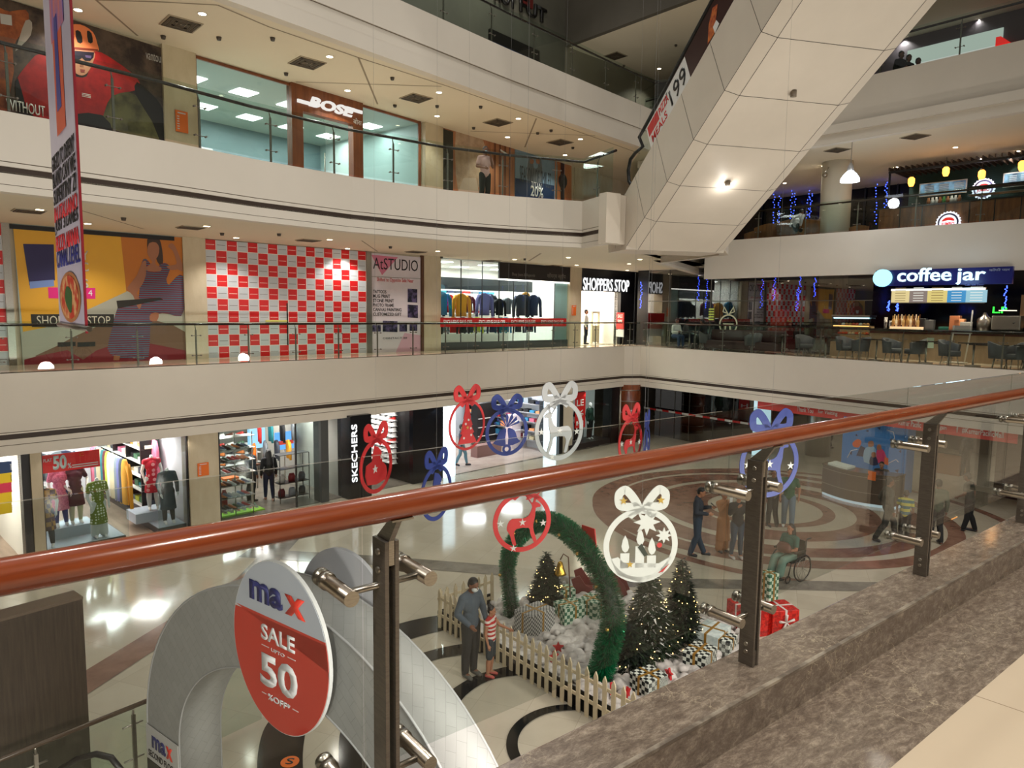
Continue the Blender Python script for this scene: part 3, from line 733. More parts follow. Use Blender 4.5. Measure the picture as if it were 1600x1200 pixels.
def inst(kind,key,maker,name,parent,loc,rz=0,label=None,cat=None,group=None,sc=1):
    if (kind,key) not in _variants: _variants[(kind,key)]=maker()
    o=link(name,_variants[(kind,key)],parent,loc,rz)
    if sc!=1: o.scale=(sc,sc,sc) if not isinstance(sc,tuple) else sc
    return tag(o,label,cat,group)
# ================================================================= wall helpers
def wbox(W,px0,px1,y0,y1,z0,z1,m,name,structure=True,parent=None,u=None,bevel=0):
    u0,u1=(W.u(px0),W.u(px1)) if u is None else u
    o=MB().use(m).bb(0,u1-u0,y0,y1,z0,z1).build(name,None,W.at(u0),W.rz,bevel=bevel)
    if structure: tag(o,kind='structure')
    return o
def room(W,u0,u1,dep,zc,wallm,floorm,ceil_m,panels=2,E=60,col=(1,.96,.9),es=3.0,flo=True,name='shop',back=None,lightcol=(1,.97,.92)):
    mb=MB().use(wallm); x1=u1-u0
    mb.poly([(0,.1,0),(0,dep,0),(0,dep,zc),(0,.1,zc)]); mb.poly([(x1,.1,0),(x1,.1,zc),(x1,dep,zc),(x1,dep,0)])
    mb.use(back or wallm).poly([(0,dep,0),(x1,dep,0),(x1,dep,zc),(0,dep,zc)])
    o=tag(mb.build('wall_'+name,None,W.at(u0),W.rz),kind='structure')
    if flo: tag(MB().use(floorm).bb(0,x1,.05,dep,0,.012).build('floor_'+name,None,W.at(u0),W.rz),kind='structure')
    tag(MB().use(ceil_m).bb(0,x1,.05,dep,zc-.05,zc).build('ceiling_'+name,None,W.at(u0),W.rz),kind='structure')
    pm=emis('shop_light_panel',(1,.98,.95),6)
    for i in range(panels):
        for j in range(2):
            ux=x1*(i+.5)/panels; yy=dep*(.3+.42*j)
            p=W.at(u0+ux,yy,zc-.07)
            o=tag(MB().use(pm).bb(-.3,.3,-.3,.3,0,.02).build('ceiling_light',None,p,W.rz),'square recessed ceiling light inside the '+name.replace('_',' '),'light','ceiling lights of the '+name.replace('_',' '))
            if j==0 or dep>4: area('lamp',p-Vector((0,0,.03)),.9,.9,E/(panels*2),lightcol)
# ================================================================= level 2 left wall: hoardings, panels, shops
wallm=mat('shop_wall_white',(.88,.87,.84),.7); darkm=mat('dark_shop_front',(.07,.065,.07),.3)
zc=C2
def pillar(W,px0,px1,zc,name='wall_column',m=travert,y0=-.12,y1=.4): return wbox(W,px0,px1,y0,y1,0,zc,m,name)
for a_,b_ in ((287,322),(660,686),(887,905)): pillar(W2,a_,b_,zc)
# solid backing behind the hoardings
o=wbox(W2,-300,293,.02,.3,0,zc,travert,'wall_left'); o=wbox(W2,318,661,.02,.3,0,zc,travert,'wall_left')
def checker_mat(name,W,u0,u1,rows):
    m=mat(name,(.8,.1,.1),.35); n,l,b=nodes(m)
    tc=n.new('ShaderNodeTexCoord'); sx=n.new('ShaderNodeSeparateXYZ'); l.new(tc.outputs['Object'],sx.inputs[0])
    cb_=n.new('ShaderNodeCombineXYZ'); 
    def mul(s,k):
        q=n.new('ShaderNodeMath'); q.operation='MULTIPLY'; q.inputs[1].default_value=k; l.new(s,q.inputs[0]); return q.outputs[0]
    kx=1/CELLX; kz=1/CELLZ
    X=mul(sx.outputs[0],kx); Z=mul(sx.outputs[2],kz)
    l.new(X,cb_.inputs[0]); l.new(Z,cb_.inputs[1])
    ck=n.new('ShaderNodeTexChecker'); ck.inputs['Scale'].default_value=1; ck.inputs[1].default_value=(*lin((.80,.09,.10)),1); ck.inputs[2].default_value=(*lin((.74,.76,.78)),1); l.new(cb_.outputs[0],ck.inputs[0])
    def line(s,c,wd):
        f=n.new('ShaderNodeMath'); f.operation='FRACT'; l.new(s,f.inputs[0]); d=n.new('ShaderNodeMath'); d.operation='SUBTRACT'; d.inputs[1].default_value=c; l.new(f.outputs[0],d.inputs[0])
        ab=n.new('ShaderNodeMath'); ab.operation='ABSOLUTE'; l.new(d.outputs[0],ab.inputs[0]); lt=n.new('ShaderNodeMath'); lt.operation='LESS_THAN'; lt.inputs[1].default_value=wd; l.new(ab.outputs[0],lt.inputs[0]); return lt.outputs[0]
    # little script line in the middle of each cell: white on red, grey on white
    cen=line(Z,.45,.02); fx=line(X,.5,.38); mlt=n.new('ShaderNodeMath'); mlt.operation='MULTIPLY'; l.new(cen,mlt.inputs[0]); l.new(fx,mlt.inputs[1])
    ck2=n.new('ShaderNodeTexChecker'); ck2.inputs['Scale'].default_value=1; ck2.inputs[1].default_value=(*lin((.93,.78,.75)),1); ck2.inputs[2].default_value=(*lin((.45,.42,.42)),1); l.new(cb_.outputs[0],ck2.inputs[0])
    mx=n.new('ShaderNodeMix'); mx.data_type='RGBA'; l.new(mlt.outputs[0],mx.inputs[0]); l.new(ck.outputs[0],mx.inputs[6]); l.new(ck2.outputs[0],mx.inputs[7])
    e1=line(X,.5,.475); e2=line(Z,.5,.475); me_=n.new('ShaderNodeMath'); me_.operation='MULTIPLY'; l.new(e1,me_.inputs[0]); l.new(e2,me_.inputs[1])
    mx2=n.new('ShaderNodeMix'); mx2.data_type='RGBA'; l.new(me_.outputs[0],mx2.inputs[0]); mx2.inputs[6].default_value=(*lin((.9,.85,.82)),1); l.new(mx.outputs[2],mx2.inputs[7])
    l.new(mx2.outputs[2],b.inputs['Base Color']); return m
uC0,uC1=W2.u(322),W2.u(571); CELLX=(uC1-uC0)/17.0; CELLZ=.36
ckm=checker_mat('red_grey_check_print',W2,uC0,uC1,10)
o=MB().use(ckm).bb(0,uC1-uC0,0,.03,0,zc-.02).build('hoarding',None,W2.at(uC0,-.06),W2.rz); tag(o,'wide red and silver checkerboard hoarding closing off a shop front','hoarding')
# pale door leaf handle and dark slit of the hoarding
u_,z_=W2.uz(449,490,.07); MB().use(blackm).bb(-.02,.02,-.012,.0,0,1.35).build('door_slit',o,(u_-uC0,0,.35))
u_,z_=W2.uz(435,503,.09); MB().use(mat('yellow_tape',(.85,.82,.45),.6)).bb(-.42,.30,-.03,-.01,0,.06).build('door_tape',o,(u_-uC0,0,z_))
o=wbox(W2,-300,9,-.09,-.06,0,zc-.02,ckm,'hoarding',False); tag(o,'red and silver checkerboard hoarding at the far left edge of the picture','hoarding')
o=wbox(W2,9,21,-.14,.0,0,zc,steel,'wall_column'); 
o=wbox(W2,571,579,-.1,.0,0,zc,steel,'trim_2')
o=wbox(W2,656.5,660,-.1,.0,0,zc,mat('brown_frame',(.35,.22,.14),.5),'trim_3')
# --- fashion poster with seated woman
def pxs(s): return [tuple(map(float,p.split(','))) for p in s.split()]
def cm(n_,c,r=.5): return mat('print_'+n_,c,r)
po=empty('poster',W2.at(0),W2.rz,'huge yellow fashion poster with a seated woman in a patterned blue dress','poster')
pm_=MB()
base=[(21,349),(287,371),(293,562),(36,572)]
wpoly(pm_,W2,[(20,347),(287,369),(293,563),(36,573)],.05,cm('sky',(.62,.66,.62)),thick=.03)
wpoly(pm_,W2,[(20,351),(190,364),(199,480),(100,560),(36,520)],.055,cm('yellow',(.86,.64,.16)))
wpoly(pm_,W2,[(188,364),(285,371),(290,480),(200,480)],.056,cm('ochre',(.74,.43,.10)))
wpoly(pm_,W2,pxs('33,519 70,512 100,500 150,478 199,455 230,470 290,480 292,563 36,572'),.058,cm('cloth_white',(.66,.66,.60)))
wpoly(pm_,W2,pxs('90,540 140,515 190,498 240,500 292,520 292,563 60,568'),.060,cm('sandbrown',(.45,.33,.25)),2)
wpoly(pm_,W2,pxs('38,562 60,556 105,547 130,562 150,548 200,530 292,548 293,563 38,571'),.062,cm('maroon',(.48,.10,.14)))
wpoly(pm_,W2,pxs('36,381 84,382 86,438 46,446'),.062,cm('navy',(.13,.10,.32)))
wpoly(pm_,W2,pxs('46,440 84,437 85,447 47,451'),.063,cm('paleblue',(.45,.55,.78)))
wpoly(pm_,W2,pxs('75,449 149,450 149,467 76,466'),.063,cm('pink',(.86,.10,.48)))
wpoly(pm_,W2,pxs('48,491 178,491 179,511 50,511'),.064,cm('darkband',(.13,.11,.08)))
for a_ in (90,121): wpoly(pm_,W2,[(a_,535),(a_+28,534),(a_+28,541),(a_,542)],.064,cm('darkband',(.13,.11,.08)))
skinp=cm('skin',(.62,.40,.28)); drs=clothp('print_dress',(.30,.42,.50),(.46,.16,.22),5.2,'stripe')
n_,l_,b__=nodes(drs)
wpoly(pm_,W2,pxs('232,372 246,371 252,382 255,408 251,415 244,404 246,388 236,383 231,392 230,380'),.066,cm('hair',(.22,.14,.10)),3)
wpoly(pm_,W2,pxs('233,380 244,379 249,388 247,400 243,406 244,414 252,418 250,424 232,424 228,418 238,410 234,404 230,394'),.068,skinp,2)
wpoly(pm_,W2,pxs('228,408 221,412 214,430 202,445 199,452 208,462 215,480 219,482 221,472 214,458 222,445 228,430'),.068,skinp,2)
wpoly(pm_,W2,pxs('260,416 268,422 278,421 285,424 285,414 278,394 271,381 265,381 263,386 270,392 276,410 272,414'),.068,skinp,2)
wpoly(pm_,W2,pxs('224,405 232,408 242,420 252,412 261,412 266,420 260,436 264,445 275,433 286,431 289,470 283,494 262,490 246,491 235,510 232,558 210,560 182,558 168,545 176,510 184,480 200,470 214,472 218,452 216,430'),.067,drs,2)
wpoly(pm_,W2,pxs('182,470 250,465 255,468 184,482'),.070,cm('darkband',(.13,.11,.08)))
wpoly(pm_,W2,pxs('236,490 248,489 245,502 234,500'),.070,skinp,2)
wpoly(pm_,W2,pxs('178,555 188,556 186,563 177,563'),.070,skinp)
pm_.build('printed_sheet',po)
wtext(W2,po,'poster_text','SHOPPERS STOP',58,508,172,494,cm('lettering',(.80,.78,.70)),.072,.002)
wtext(W2,po,'poster_text','4',138,462,144,453,white,.072,.002)
for t_,y_ in (('Y',402),('C',420),('S',446)): wtext(W2,po,'poster_text',t_,128,y_+4,138,y_-10,cm('lettering',(.80,.78,.70)),.072,.002,.02)
MB().use(blackm).bb(W2.u(20),W2.u(275),-.09,-.02,zc-.13,zc-.02).build('roller_box',po)
# --- studio panel
po=empty('information_board',W2.at(0),W2.rz,'white and pink studio notice board listing tattoos, mugs and prints','board')
wt=cm('board_white',(.80,.76,.78)); pk=cm('board_pink',(.80,.45,.55))
m_=MB(); wpoly(m_,W2,[(580,395),(657,402),(657,550),(581,552)],.05,wt,thick=.03); wpoly(m_,W2,[(580,398),(622,402),(597,430)],.056,pk)
wpoly(m_,W2,pxs('618,551 632,520 657,524 657,550'),.056,cm('board_pale_pink',(.80,.62,.68))); wpoly(m_,W2,[(580,431.5),(657,435),(657,436),(580,432.5)],.056,steel)
m_.build('printed_sheet',po)
dk=cm('ink',(.10,.08,.09))
wtext(W2,po,'board_text','AtSTUDIO',583,420,653,407,dk,.06,.002)
wtext(W2,po,'board_text','Shifted to Opposite Side Near',589,441,646,436,red,.06,.002)
for i,t_ in enumerate(['TATTOOS','MUG PRINT','STONE PRINT','PHOTO FRAME','CANVAS PAINTING','CUSTOMIZED GIFT']):
    y=458+i*7.05; wtext(W2,po,'board_text',t_,583,y,583+len(t_)*2.95,y-4.6,dk,.06,.002,.012)
wtext(W2,po,'board_text','CONTACT 88',598,530,636,526.5,dk,.06,.002)
for q in ([(637,451),(652,452),(652,473),(637,472)],[(637,476),(653,477),(653,497),(637,496)],[(598,501),(621,502),(621,519),(598,518)],[(582,508),(595,508),(595,518),(582,518)],[(624,505),(636,505),(636,518),(624,518)],[(640,506),(652,506),(652,517),(640,517)]):
    m_=MB(); wpoly(m_,W2,q,.058,noisy('print_photo',(.06,.06,.14),(.35,.30,.45),6,.4,lo=.45,hi=.6)); m_.build('picture',po)
# --- level 2 clothing shop (glass front)
u0,u1=W2.u(687),W2.u(887)
shopfloor=noisy('shop_floor_pale',(.68,.64,.58),(.74,.70,.64),2,.25)
room(W2,u0,u1,4.6,zc,wallm,shopfloor,whitem,3,E=620,name='clothing_shop')
fr=empty('storefront',W2.at(u0),W2.rz,'glass front of the brightly lit upper clothing shop with hanging shirts','shop front')
Lx=u1-u0
MB().use(shopglass).bb(0,Lx,.0,.012,.3,zc-.02).build('glass_pane',fr)
MB().use(mat('plinth_grey',(.25,.28,.28),.4)).bb(0,Lx,-.03,.06,0,.3).build('plinth',fr)
for px in (720,753,779.5,802,824,866): x=W2.u(px)-u0; MB().use(blackm).bb(x-.012,x+.012,-.02,.02,.3,zc-.05).build('mullion',fr)
xb=W2.u(777)-u0; MB().use(mat('sign_dark_brown',(.10,.07,.06),.4)).bb(xb,Lx,-.10,-.02,zc-.68,zc-.02).build('sign_board',fr)
MB().use(emis('sign_underlight',(1,.98,.94),4)).bb(xb,Lx,-.06,-.03,zc-.74,zc-.69).build('light_strip',fr)
for t_,x0,y0,x1,y1 in (('Shop Jeans & Apparels',800,432,836,428),('Hindi',855,436,884,428)):
    if t_=='Hindi': t_='शॉपर्स स्टॉप'
    wtext(W2,fr,'sign_text',t_,x0,y0,x1,y1,mat('dim_letters',(.45,.43,.40),.5),.12,.004) .location.x-=u0
    
MB().use(mat('frosted_end_panel',(.66,.72,.70),.5)).bb(W2.u(868)-u0,Lx-.02,.03,.06,.3,zc-.75).build('end_panel',fr)
MB().use(mat('dark_bulkhead',(.10,.12,.13),.4)).bb(.05,Lx-.4,1.9,2.1,zc-1.12,zc-.62).build('bulkhead',fr)
# caution ribbon across the shop front
rb=empty('caution_ribbon',W2.at(u0,-.55),W2.rz,'red sale ribbon with white lettering stretched in front of the upper clothing shop','ribbon')
uz0=W2.uz(688,511,.55); uz1=W2.uz(885,498,.55); zt=W2.uz(688,496.5,.55)[1]
MB().use(red).bb(uz0[0]-u0,uz1[0]-u0,-.004,.004,uz0[1],zt).build('ribbon_band',rb)
for i in range(4):
    a_=uz0[0]-u0+.15+i*(uz1[0]-uz0[0])/4; me=text_mesh('EXCLUSIVE SALE OFF',(uz1[0]-uz0[0])/4-.35,(zt-uz0[1])*.5,.002,.01); me.materials.clear(); me.materials.append(white); link('ribbon_text',me,rb,(a_,-.006,uz0[1]+(zt-uz0[1])*.28))
# hanging shirts near the glass
cols=dict(blue=(.20,.50,.66),teal=(.12,.45,.48),navy=(.12,.16,.28),mustard=(.86,.60,.15),lilac=(.42,.42,.62),slate=(.22,.24,.28),grey=(.45,.48,.50),orange=(.90,.45,.12),red=(.72,.14,.12),lime=(.72,.76,.25),white=(.82,.82,.80),black=(.07,.07,.08),pink=(.80,.40,.50),green=(.25,.42,.30),maroon=(.40,.10,.16),cream=(.80,.74,.60),peach=(.92,.62,.42))
def shirt(parent_W,u,y,z,col,label,group,sc=1,rz=0):
    o=inst('shirt',col,lambda:shirt_mesh(cloth(col,cols[col])),'hanging_shirt',None,parent_W.at(u,y,z),parent_W.rz+rz,label,'shirt',group,sc); return o
Z1=W2.uz(710,458)[1]
for i,(px,col,dz,dd) in enumerate([(691,'navy',0,.5),(701,'blue',0,.45),(733,'mustard',-.05,.5),(768,'lilac',0,.45),(725,'red',-.1,.9),(756,'maroon',-.1,1.0),(796,'slate',0,1.2),(815,'grey',-.15,.9),(826,'slate',0,.5),(834,'black',0,.55),(841,'mustard',.12,.8),(846,'navy',0,.5),(800,'black',-.2,.8)]):
    lb={0:'dark navy shirt hanging at the left end of the upper shop window',1:'turquoise blue long-sleeved shirt hanging in the upper shop window',2:'mustard yellow long-sleeved shirt hanging in the upper shop window',3:'lilac blue hooded shirt hanging in the upper shop window',4:'red shirt hanging behind the mustard one in the upper shop',5:'maroon shirt hanging behind the lilac one in the upper shop',6:'slate grey top on a display bust in the upper shop',7:'pale grey shirt between the dark ones in the upper shop window',8:'first slate grey shirt of the dark group in the upper shop window',9:'black shirt in the middle of the dark group in the upper shop window',10:'small mustard shirt above the dark group in the upper shop window',11:'navy shirt at the right end of the dark group in the upper shop window',12:'black garment low behind the bust in the upper shop'}[i]
    sc=1.35 if i in (0,1,2,3,8,9,11) else 1.05
    if i==10: sc=.7
    shirt(W2,W2.u(px),dd,Z1+.06+dz,col,lb,'shirts hanging in the upper clothing shop',sc)
for i,(px,col) in enumerate([(700,'black'),(712,'grey'),(733,'red'),(743,'black'),(757,'slate'),(770,'lime'),(790,'navy'),(805,'teal'),(815,'blue'),(830,'slate'),(851,'navy')]):
    shirt(W2,W2.u(px),.8+.1*(i%3),1.28,col,'%s garment on the low rail of the upper clothing shop'%col,'garments on the low rail of the upper shop',.95)
# shelves behind with folded stacks
sh=empty('shelving_unit',W2.at(u0,4.2),W2.rz,'white wall shelving with folded clothes at the back of the upper clothing shop','shelves')
for z in (.5,.95,1.4,1.85,2.3): MB().use(white).bb(.1,Lx-.5,-.4,.0,z,z+.04).build('shelf',sh)
random.seed(3)
cl_=list(cols)
def foldstack(W,u,y,z,col,group,place):
    inst('fold',col,lambda:folded_mesh(cloth(col,cols[col])),'folded_garment',None,W.at(u,y,z),W.rz,'%s folded garment %s'%(col,place),'garment',group,(1.15,1.15,2.4))
for zi,z in enumerate((.5,.95,1.4,1.85,2.3)):
    u=u0+.35
    while u<u1-.8:
        c=random.choice(['navy','black','red','white','teal','slate','grey','maroon','blue']); foldstack(W2,u,4.0,z+.042,c,'folded clothes on the upper shop shelves','on the back shelves of the upper clothing shop'); u+=random.choice([.42,.5,.6])
# --- department store entrance
u0,u1=W2.u(905),W2.u(967)
room(W2,u0,u1,5,zc,wallm,shopfloor,whitem,2,E=480,name='department_store',lightcol=(1,.93,.82))
ub=W2.u(1001)
sg=empty('shop_sign',W2.at(0),W2.rz,'black fascia sign with glowing white lettering over the department store entrance','sign')
MB().use(blackm).bb(u0-.02,ub+.3,-.12,.3,W2.uz(930,455)[1],zc).build('sign_box',sg)
wtext(W2,sg,'sign_letters','Shoppers Stop'.upper(),911,453,983,438,emis('sign_white',(1,1,1),1.5),.14,.02,.004)
o=wbox(W2,967,1003,-.1,.3,0,W2.uz(930,455)[1],darkm,'wall_black_portal')
cols_=[('peach',938),('orange',945),('orange',951),('peach',957),('red',922),('blue',917),('cream',928)]
for i,(c,px) in enumerate(cols_): shirt(W2,W2.u(px),2.6+.15*i,2.1,c,'%s garment hanging inside the department store entrance'%c,'garments inside the department store',1.25)
for i,px in enumerate((918,955)):
    r_=empty('display_stand',W2.at(W2.u(px),1.0),W2.rz,['pale display gate left of the guard in the department store entrance','pale display gate right of the guard in the department store entrance'][i],'stand','gates in the department store entrance')
    for x in (-.25,.25): MB().use(cm('pale_board',(.80,.74,.62))).bb(x-.03,x+.03,-.05,.05,0,1.55).build('upright',r_)
    MB().use(cm('pale_board',(.80,.74,.62))).bb(-.28,.28,-.05,.05,1.5,1.6).build('top_bar',r_); MB().use(cm('pale_board',(.80,.74,.62))).bb(-.24,.24,-.02,.02,.1,.9).build('panel',r_)
fig('person','person in white shirt and dark trousers standing in the department store entrance','person',W2.at(W2.u(936),.8),W2.rz+.6,1.7,pose({'wrl':(.12,-.2,1.1),'ell':(.22,-.02,1.12)}),skinm,cloth('white',cols['white']),'long',cloth('navy_t',(.12,.13,.18)),shoe=blackm,hair=hairm)
# orange notices on pillars
def notice(W,x0,y0,x1,y1,label,off=.14):
    o=empty('notice',W.at(W.u((x0+x1)/2,off=off),-off),W.rz,label,'notice','orange notices on the pillars')
    a_=W.uz(x0,y1,off); b_=W.uz(x1,y0,off); c=(a_[0]+b_[0])/2
    MB().use(orange).bb(a_[0]-c,b_[0]-c,-.012,.0,a_[1],b_[1]).build('board',o)
    hh=(b_[1]-a_[1]); ww=b_[0]-a_[0]
    MB().use(cm('board_white',(.8,.76,.78))).bb(-ww*.32,ww*.32,-.016,-.011,a_[1]+hh*.86,a_[1]+hh*.92).build('heading_line',o)
    for i in range(6):
        z=a_[1]+hh*(.12+.115*i); MB().use(cm('board_white',(.8,.76,.78))).bb(-ww*.38,-ww*.2,-.016,-.011,z,z+hh*.05).build('bullet',o)
notice(W2,893,477,900,493,'small orange notice on the pillar between the upper clothing shop and department store')
# ================================================================= ceiling fittings
glowm=emis('downlight_glow',(1,.93,.80),14)
ringm=mat('downlight_ring',(.75,.72,.65),.4)
dlm=MB().use(ringm).loft([(0,0,-.012,.10,.10),(0,0,.02,.10,.10)],20).mesh()
dlg=MB().use(glowm).disc((0,0,0),.078,20,up=False).mesh()
ventm=mat('vent_grille',(.30,.26,.21),.7); ventf=mat('vent_frame',(.62,.57,.48),.6)
def vent_mesh():
    a=MB().use(ventf); a.bb(-.36,.36,-.36,.36,-.02,0)
    return a.mesh()
VM=vent_mesh(); VC=MB().use(ventm)
for k in range(4):
    s0,s1=.32-.08*k,.32-.08*k-.06
    for sx,sy in ((1,0),(-1,0),(0,1),(0,-1)):
        if sx: VC.bb(sx*s0,sx*s1,-s0,s0,-.035+.003*k,-.019)
        else: VC.bb(-s0,s0,sy*s0,sy*s1,-.035+.003*k,-.019)
VCM=VC.mesh()
def downlight(px,py,zc,place,E=None,i=[0]):
    p=P(px,py,zc); o=empty('downlight',(p.x,p.y,zc),0,'round recessed downlight '+place,'light','downlights '+place)
    link('trim_ring',dlm,o); link('lamp_disc',dlg,o,(0,0,-.014))
    spot('lamp',(p.x,p.y,zc-.06),E if E else SPOT_E)
def vent(px,py,zc,rz,place,s=1):
    p=P(px,py,zc); o=empty('ceiling_vent',(p.x,p.y,zc),rz,'square diffuser grille '+place,'vent','diffusers '+place)
    link('frame',VM,o).scale=(s,s,1); link('grille',VCM,o).scale=(s,s,1)
zc3=C3; 
for px,py in [(122,15),(316,21),(515,88),(543,141),(686,144),(683,181),(810,185),(793,214),(907,217),(883,242)]: downlight(px,py,C3,'in the ceiling of the upper left balcony')
for px,py in [(62,327),(137,349),(323,353),(369,371),(515,374),(543,388),(684,392),(680,401),(804,405),(888,402),(901,414),(880,420),(953,428)]: downlight(px,py,C2,'in the ceiling above the hoardings and clothing shop',150)
for px,py in [(1028,395),(1000,405),(983,412),(980,422),(1047,428)]: downlight(px,py,C2,'below the escalator landing')
for px,py in [(1030,107),(955,112)]: downlight(px,py,C4,'in the topmost dark ceiling')
for px,py in [(1226,286),(1287,259),(1400,261),(1493,230),(1590,236)]: downlight(px,py,7.4,'in the ceiling of the upper right food court')
for px,py in [(1412,57),(1530,28),(1587,58),(1640,8)]: downlight(px,py,12.35,'in the ceiling of the topmost right balcony',70)
for px,py in [(1482,2),(1521,16)]: vent(px,py,12.38,.3,'in the ceiling of the topmost right balcony')
for px,py in [(283,37),(480,98),(650,153),(778,191),(875,222)]: vent(px,py,C3,.75,'in the ceiling of the upper left balcony')
for px,py in [(45,329),(298,355),(482,375),(650,393),(768,407),(865,415),(1015,427)]: vent(px,py,C2,.75,'in the ceiling above the hoardings and clothing shop',.8)
vent(962,87,C4,.75,'in the topmost dark ceiling'); 
for px,py in [(1430,213),(1308,234)]: vent(px,py,7.4,.3,'in the ceiling of the upper right food court',.9)
# grooves in the ceilings
def gr(zc,pts,wd=.05):
    m=MB().use(mat('ceiling_groove',(.58,.53,.45),.8)); q=[P(x,y,zc-.003) for x,y in pts]
    for a,b_ in zip(q,q[1:]):
        d=(b_-a).normalized(); s_=Vector((-d.y,d.x,0))*wd/2; m.poly([a-s_,a+s_,b_+s_,b_-s_])
    tag(m.build('trim_4'),kind='structure')
gr(C3,[(150,0),(250,3),(340,8),(420,42),(560,90),(700,135),(840,183),(1000,240)]); 
gr(C3,[(150,0),(215,56)]); gr(C3,[(560,90),(590,163)]); gr(C3,[(462,128),(690,135)]); gr(C3,[(838,185),(820,230)]); gr(C3,[(735,205),(930,212)])
gr(C2,[(127,329),(225,358)]); gr(C2,[(565,376),(590,393)]); gr(C2,[(845,396),(826,408)],.08)
# sprinklers and detectors
dm=mat('detector',(.28,.25,.22),.5)
for px,py,zc_ in [(255,56,C3),(342,58,C3),(447,114,C3),(426,59,C3),(613,121,C3),(617,164,C3),(683,165,C3),(740,199,C3),(751,166,C3),(840,207,C3),(861,203,C3),(895,230,C3),(193,340,C2),(347,364,C2),(436,365,C2),(610,385,C2),(617,397,C2),(690,401,C2),(820,404,C2),(937,100,C4),(975,102,C4),(1056,70,C4)]:
    p=P(px,py,zc_); tag(MB().use(dm).cyl((0,0,-.07),.045,.07,12,.06).build('smoke_detector',None,(p.x,p.y,zc_)),'small dark detector on the '+{C3:'upper left balcony ceiling',C2:'ceiling above the hoardings',C4:'topmost dark ceiling'}[zc_],'detector','detectors on the '+{C3:'upper left balcony ceiling',C2:'ceiling above the hoardings',C4:'topmost dark ceiling'}[zc_])
for t,n_ in ((-1.0,-.2),(1.0,.8),(3.0,-.1),(5.0,.8),(7.5,-.1),(10,.5),(-2.5,1.5)):
    q=nearpt(t,n_,3.3); o=empty('downlight',q,0,'round recessed downlight in the near ceiling','light','downlights in the near ceiling'); link('trim_ring',dlm,o); link('lamp_disc',dlg,o,(0,0,-.014)); spot('lamp',q-Vector((0,0,.06)),SPOT_E*1.35)
# lamps of the ground floor under the balconies
for i in range(9):
    p=WG.at(1+i*2.9,-.2+.0,0); spot('lamp',(p.x,p.y,C1-.06),30)
# added fill spots high over the atrium, out of view, to brighten it
for x,y in ((-5,9),(3,11),(2,19),(8,24),(12,20),(0,24)):
    spot('atrium_fill',(x,y,16.5),950,(1,.95,.87),math.radians(120),.8,.35)
# added fill spots above and behind the viewer, brightening the opposite balconies
for t in (-7,-2.5,2,6.5,11,15.5):
    q=nearpt(t,1.0,7.4); o=spot('near_side_fill',q,150,(1,.95,.87),math.radians(140),.9,.4)
    dv=Vector((-NN.x,-NN.y,-.62)); o.rotation_euler=dv.to_track_quat('-Z','Y').to_euler()

# added fill spots below the viewer, under the near walkway, brightening the hall
for t in (-7,-2,3,8,13,18):
    q=nearpt(t,-1.75,-1.3); o=spot('near_side_fill',q,720,(1,.94,.85),math.radians(160),.9,.3)
    dv=Vector((-NN.x,-NN.y,.30)); o.rotation_euler=dv.to_track_quat('-Z','Y').to_euler()
# ================================================================= level 3 left: poster, headphone shop, watch posters
zc=C3-L3
for a_,b_ in ((265,315),(661,688)): pillar(W3,a_,b_,zc)
wbox(W3,-400,268,.02,.3,0,zc,travert,'wall_left'); wbox(W3,688,900,.02,.3,0,zc,travert,'wall_left')
wbox(W3,893,1010,-.02,.3,0,zc,travert,'wall_left')
po=empty('poster',W3.at(0),W3.rz,'giant poster of a cyclist in an orange helmet and red jersey, upper left','poster')
m_=MB(); bgm=noisy('print_foliage',(.15,.10,.09),(.34,.27,.22),2.2,.5,lo=.40,hi=.62,detail=4)
olive=noisy('print_grass',(.24,.22,.12),(.40,.39,.24),2,.5,lo=.40,hi=.62,detail=3)
wpoly(m_,W3,[(-80,-30),(265,79),(268,245),(-80,172)],.05,bgm,thick=.03)
wpoly(m_,W3,pxs('175,140 215,150 240,175 262,215 267,240 185,205 160,190 158,160'),.055,olive,3)
wpoly(m_,W3,pxs('0,12 15,18 40,15 45,30 35,50 20,75 22,110 15,150 18,172 -20,170 -20,5'),.056,noisy('print_fur',(.42,.18,.08),(.62,.33,.16),5,.5),2)
wpoly(m_,W3,pxs('40,32 50,35 48,55 35,70 24,80 30,60'),.058,cm('grey_light',(.62,.58,.54)),2)
redj=noisy('print_jersey',(.72,.12,.11),(.55,.07,.08),3,.5)
wpoly(m_,W3,pxs('60,85 50,92 28,120 27,135 40,165 60,185 110,195 150,205 160,185 175,150 215,140 214,122 180,95 150,80 140,100 135,120 115,118 100,100 80,85'),.058,redj,3)
wpoly(m_,W3,pxs('214,128 235,145 252,165 262,200 266,235 250,220 238,190 212,148'),.060,cm('print_black',(.08,.07,.07)),2)
wpoly(m_,W3,pxs('28,122 40,165 45,182 30,178 24,140'),.060,cm('print_black',(.08,.07,.07)),2)
wpoly(m_,W3,pxs('118,178 160,180 176,205 150,207 118,198'),.060,cm('print_black',(.08,.07,.07)),2)
wpoly(m_,W3,pxs('110,72 146,80 146,95 138,112 128,118 116,112 108,92'),.062,cm('print_face',(.72,.50,.38)),3)
wpoly(m_,W3,pxs('104,42 125,38 145,50 152,68 153,80 130,77 108,72 100,60'),.064,cm('print_helmet',(.88,.48,.28)),3)
for q in (pxs('118,48 126,50 129,66 121,66'),pxs('136,48 143,52 145,66 138,66')): wpoly(m_,W3,q,.066,cm('print_black',(.08,.07,.07)),2)
wpoly(m_,W3,pxs('104,78 147,82 146,90 141,95 133,95 128,90 122,95 111,94 104,90'),.067,cm('print_glasses',(.10,.08,.14)))
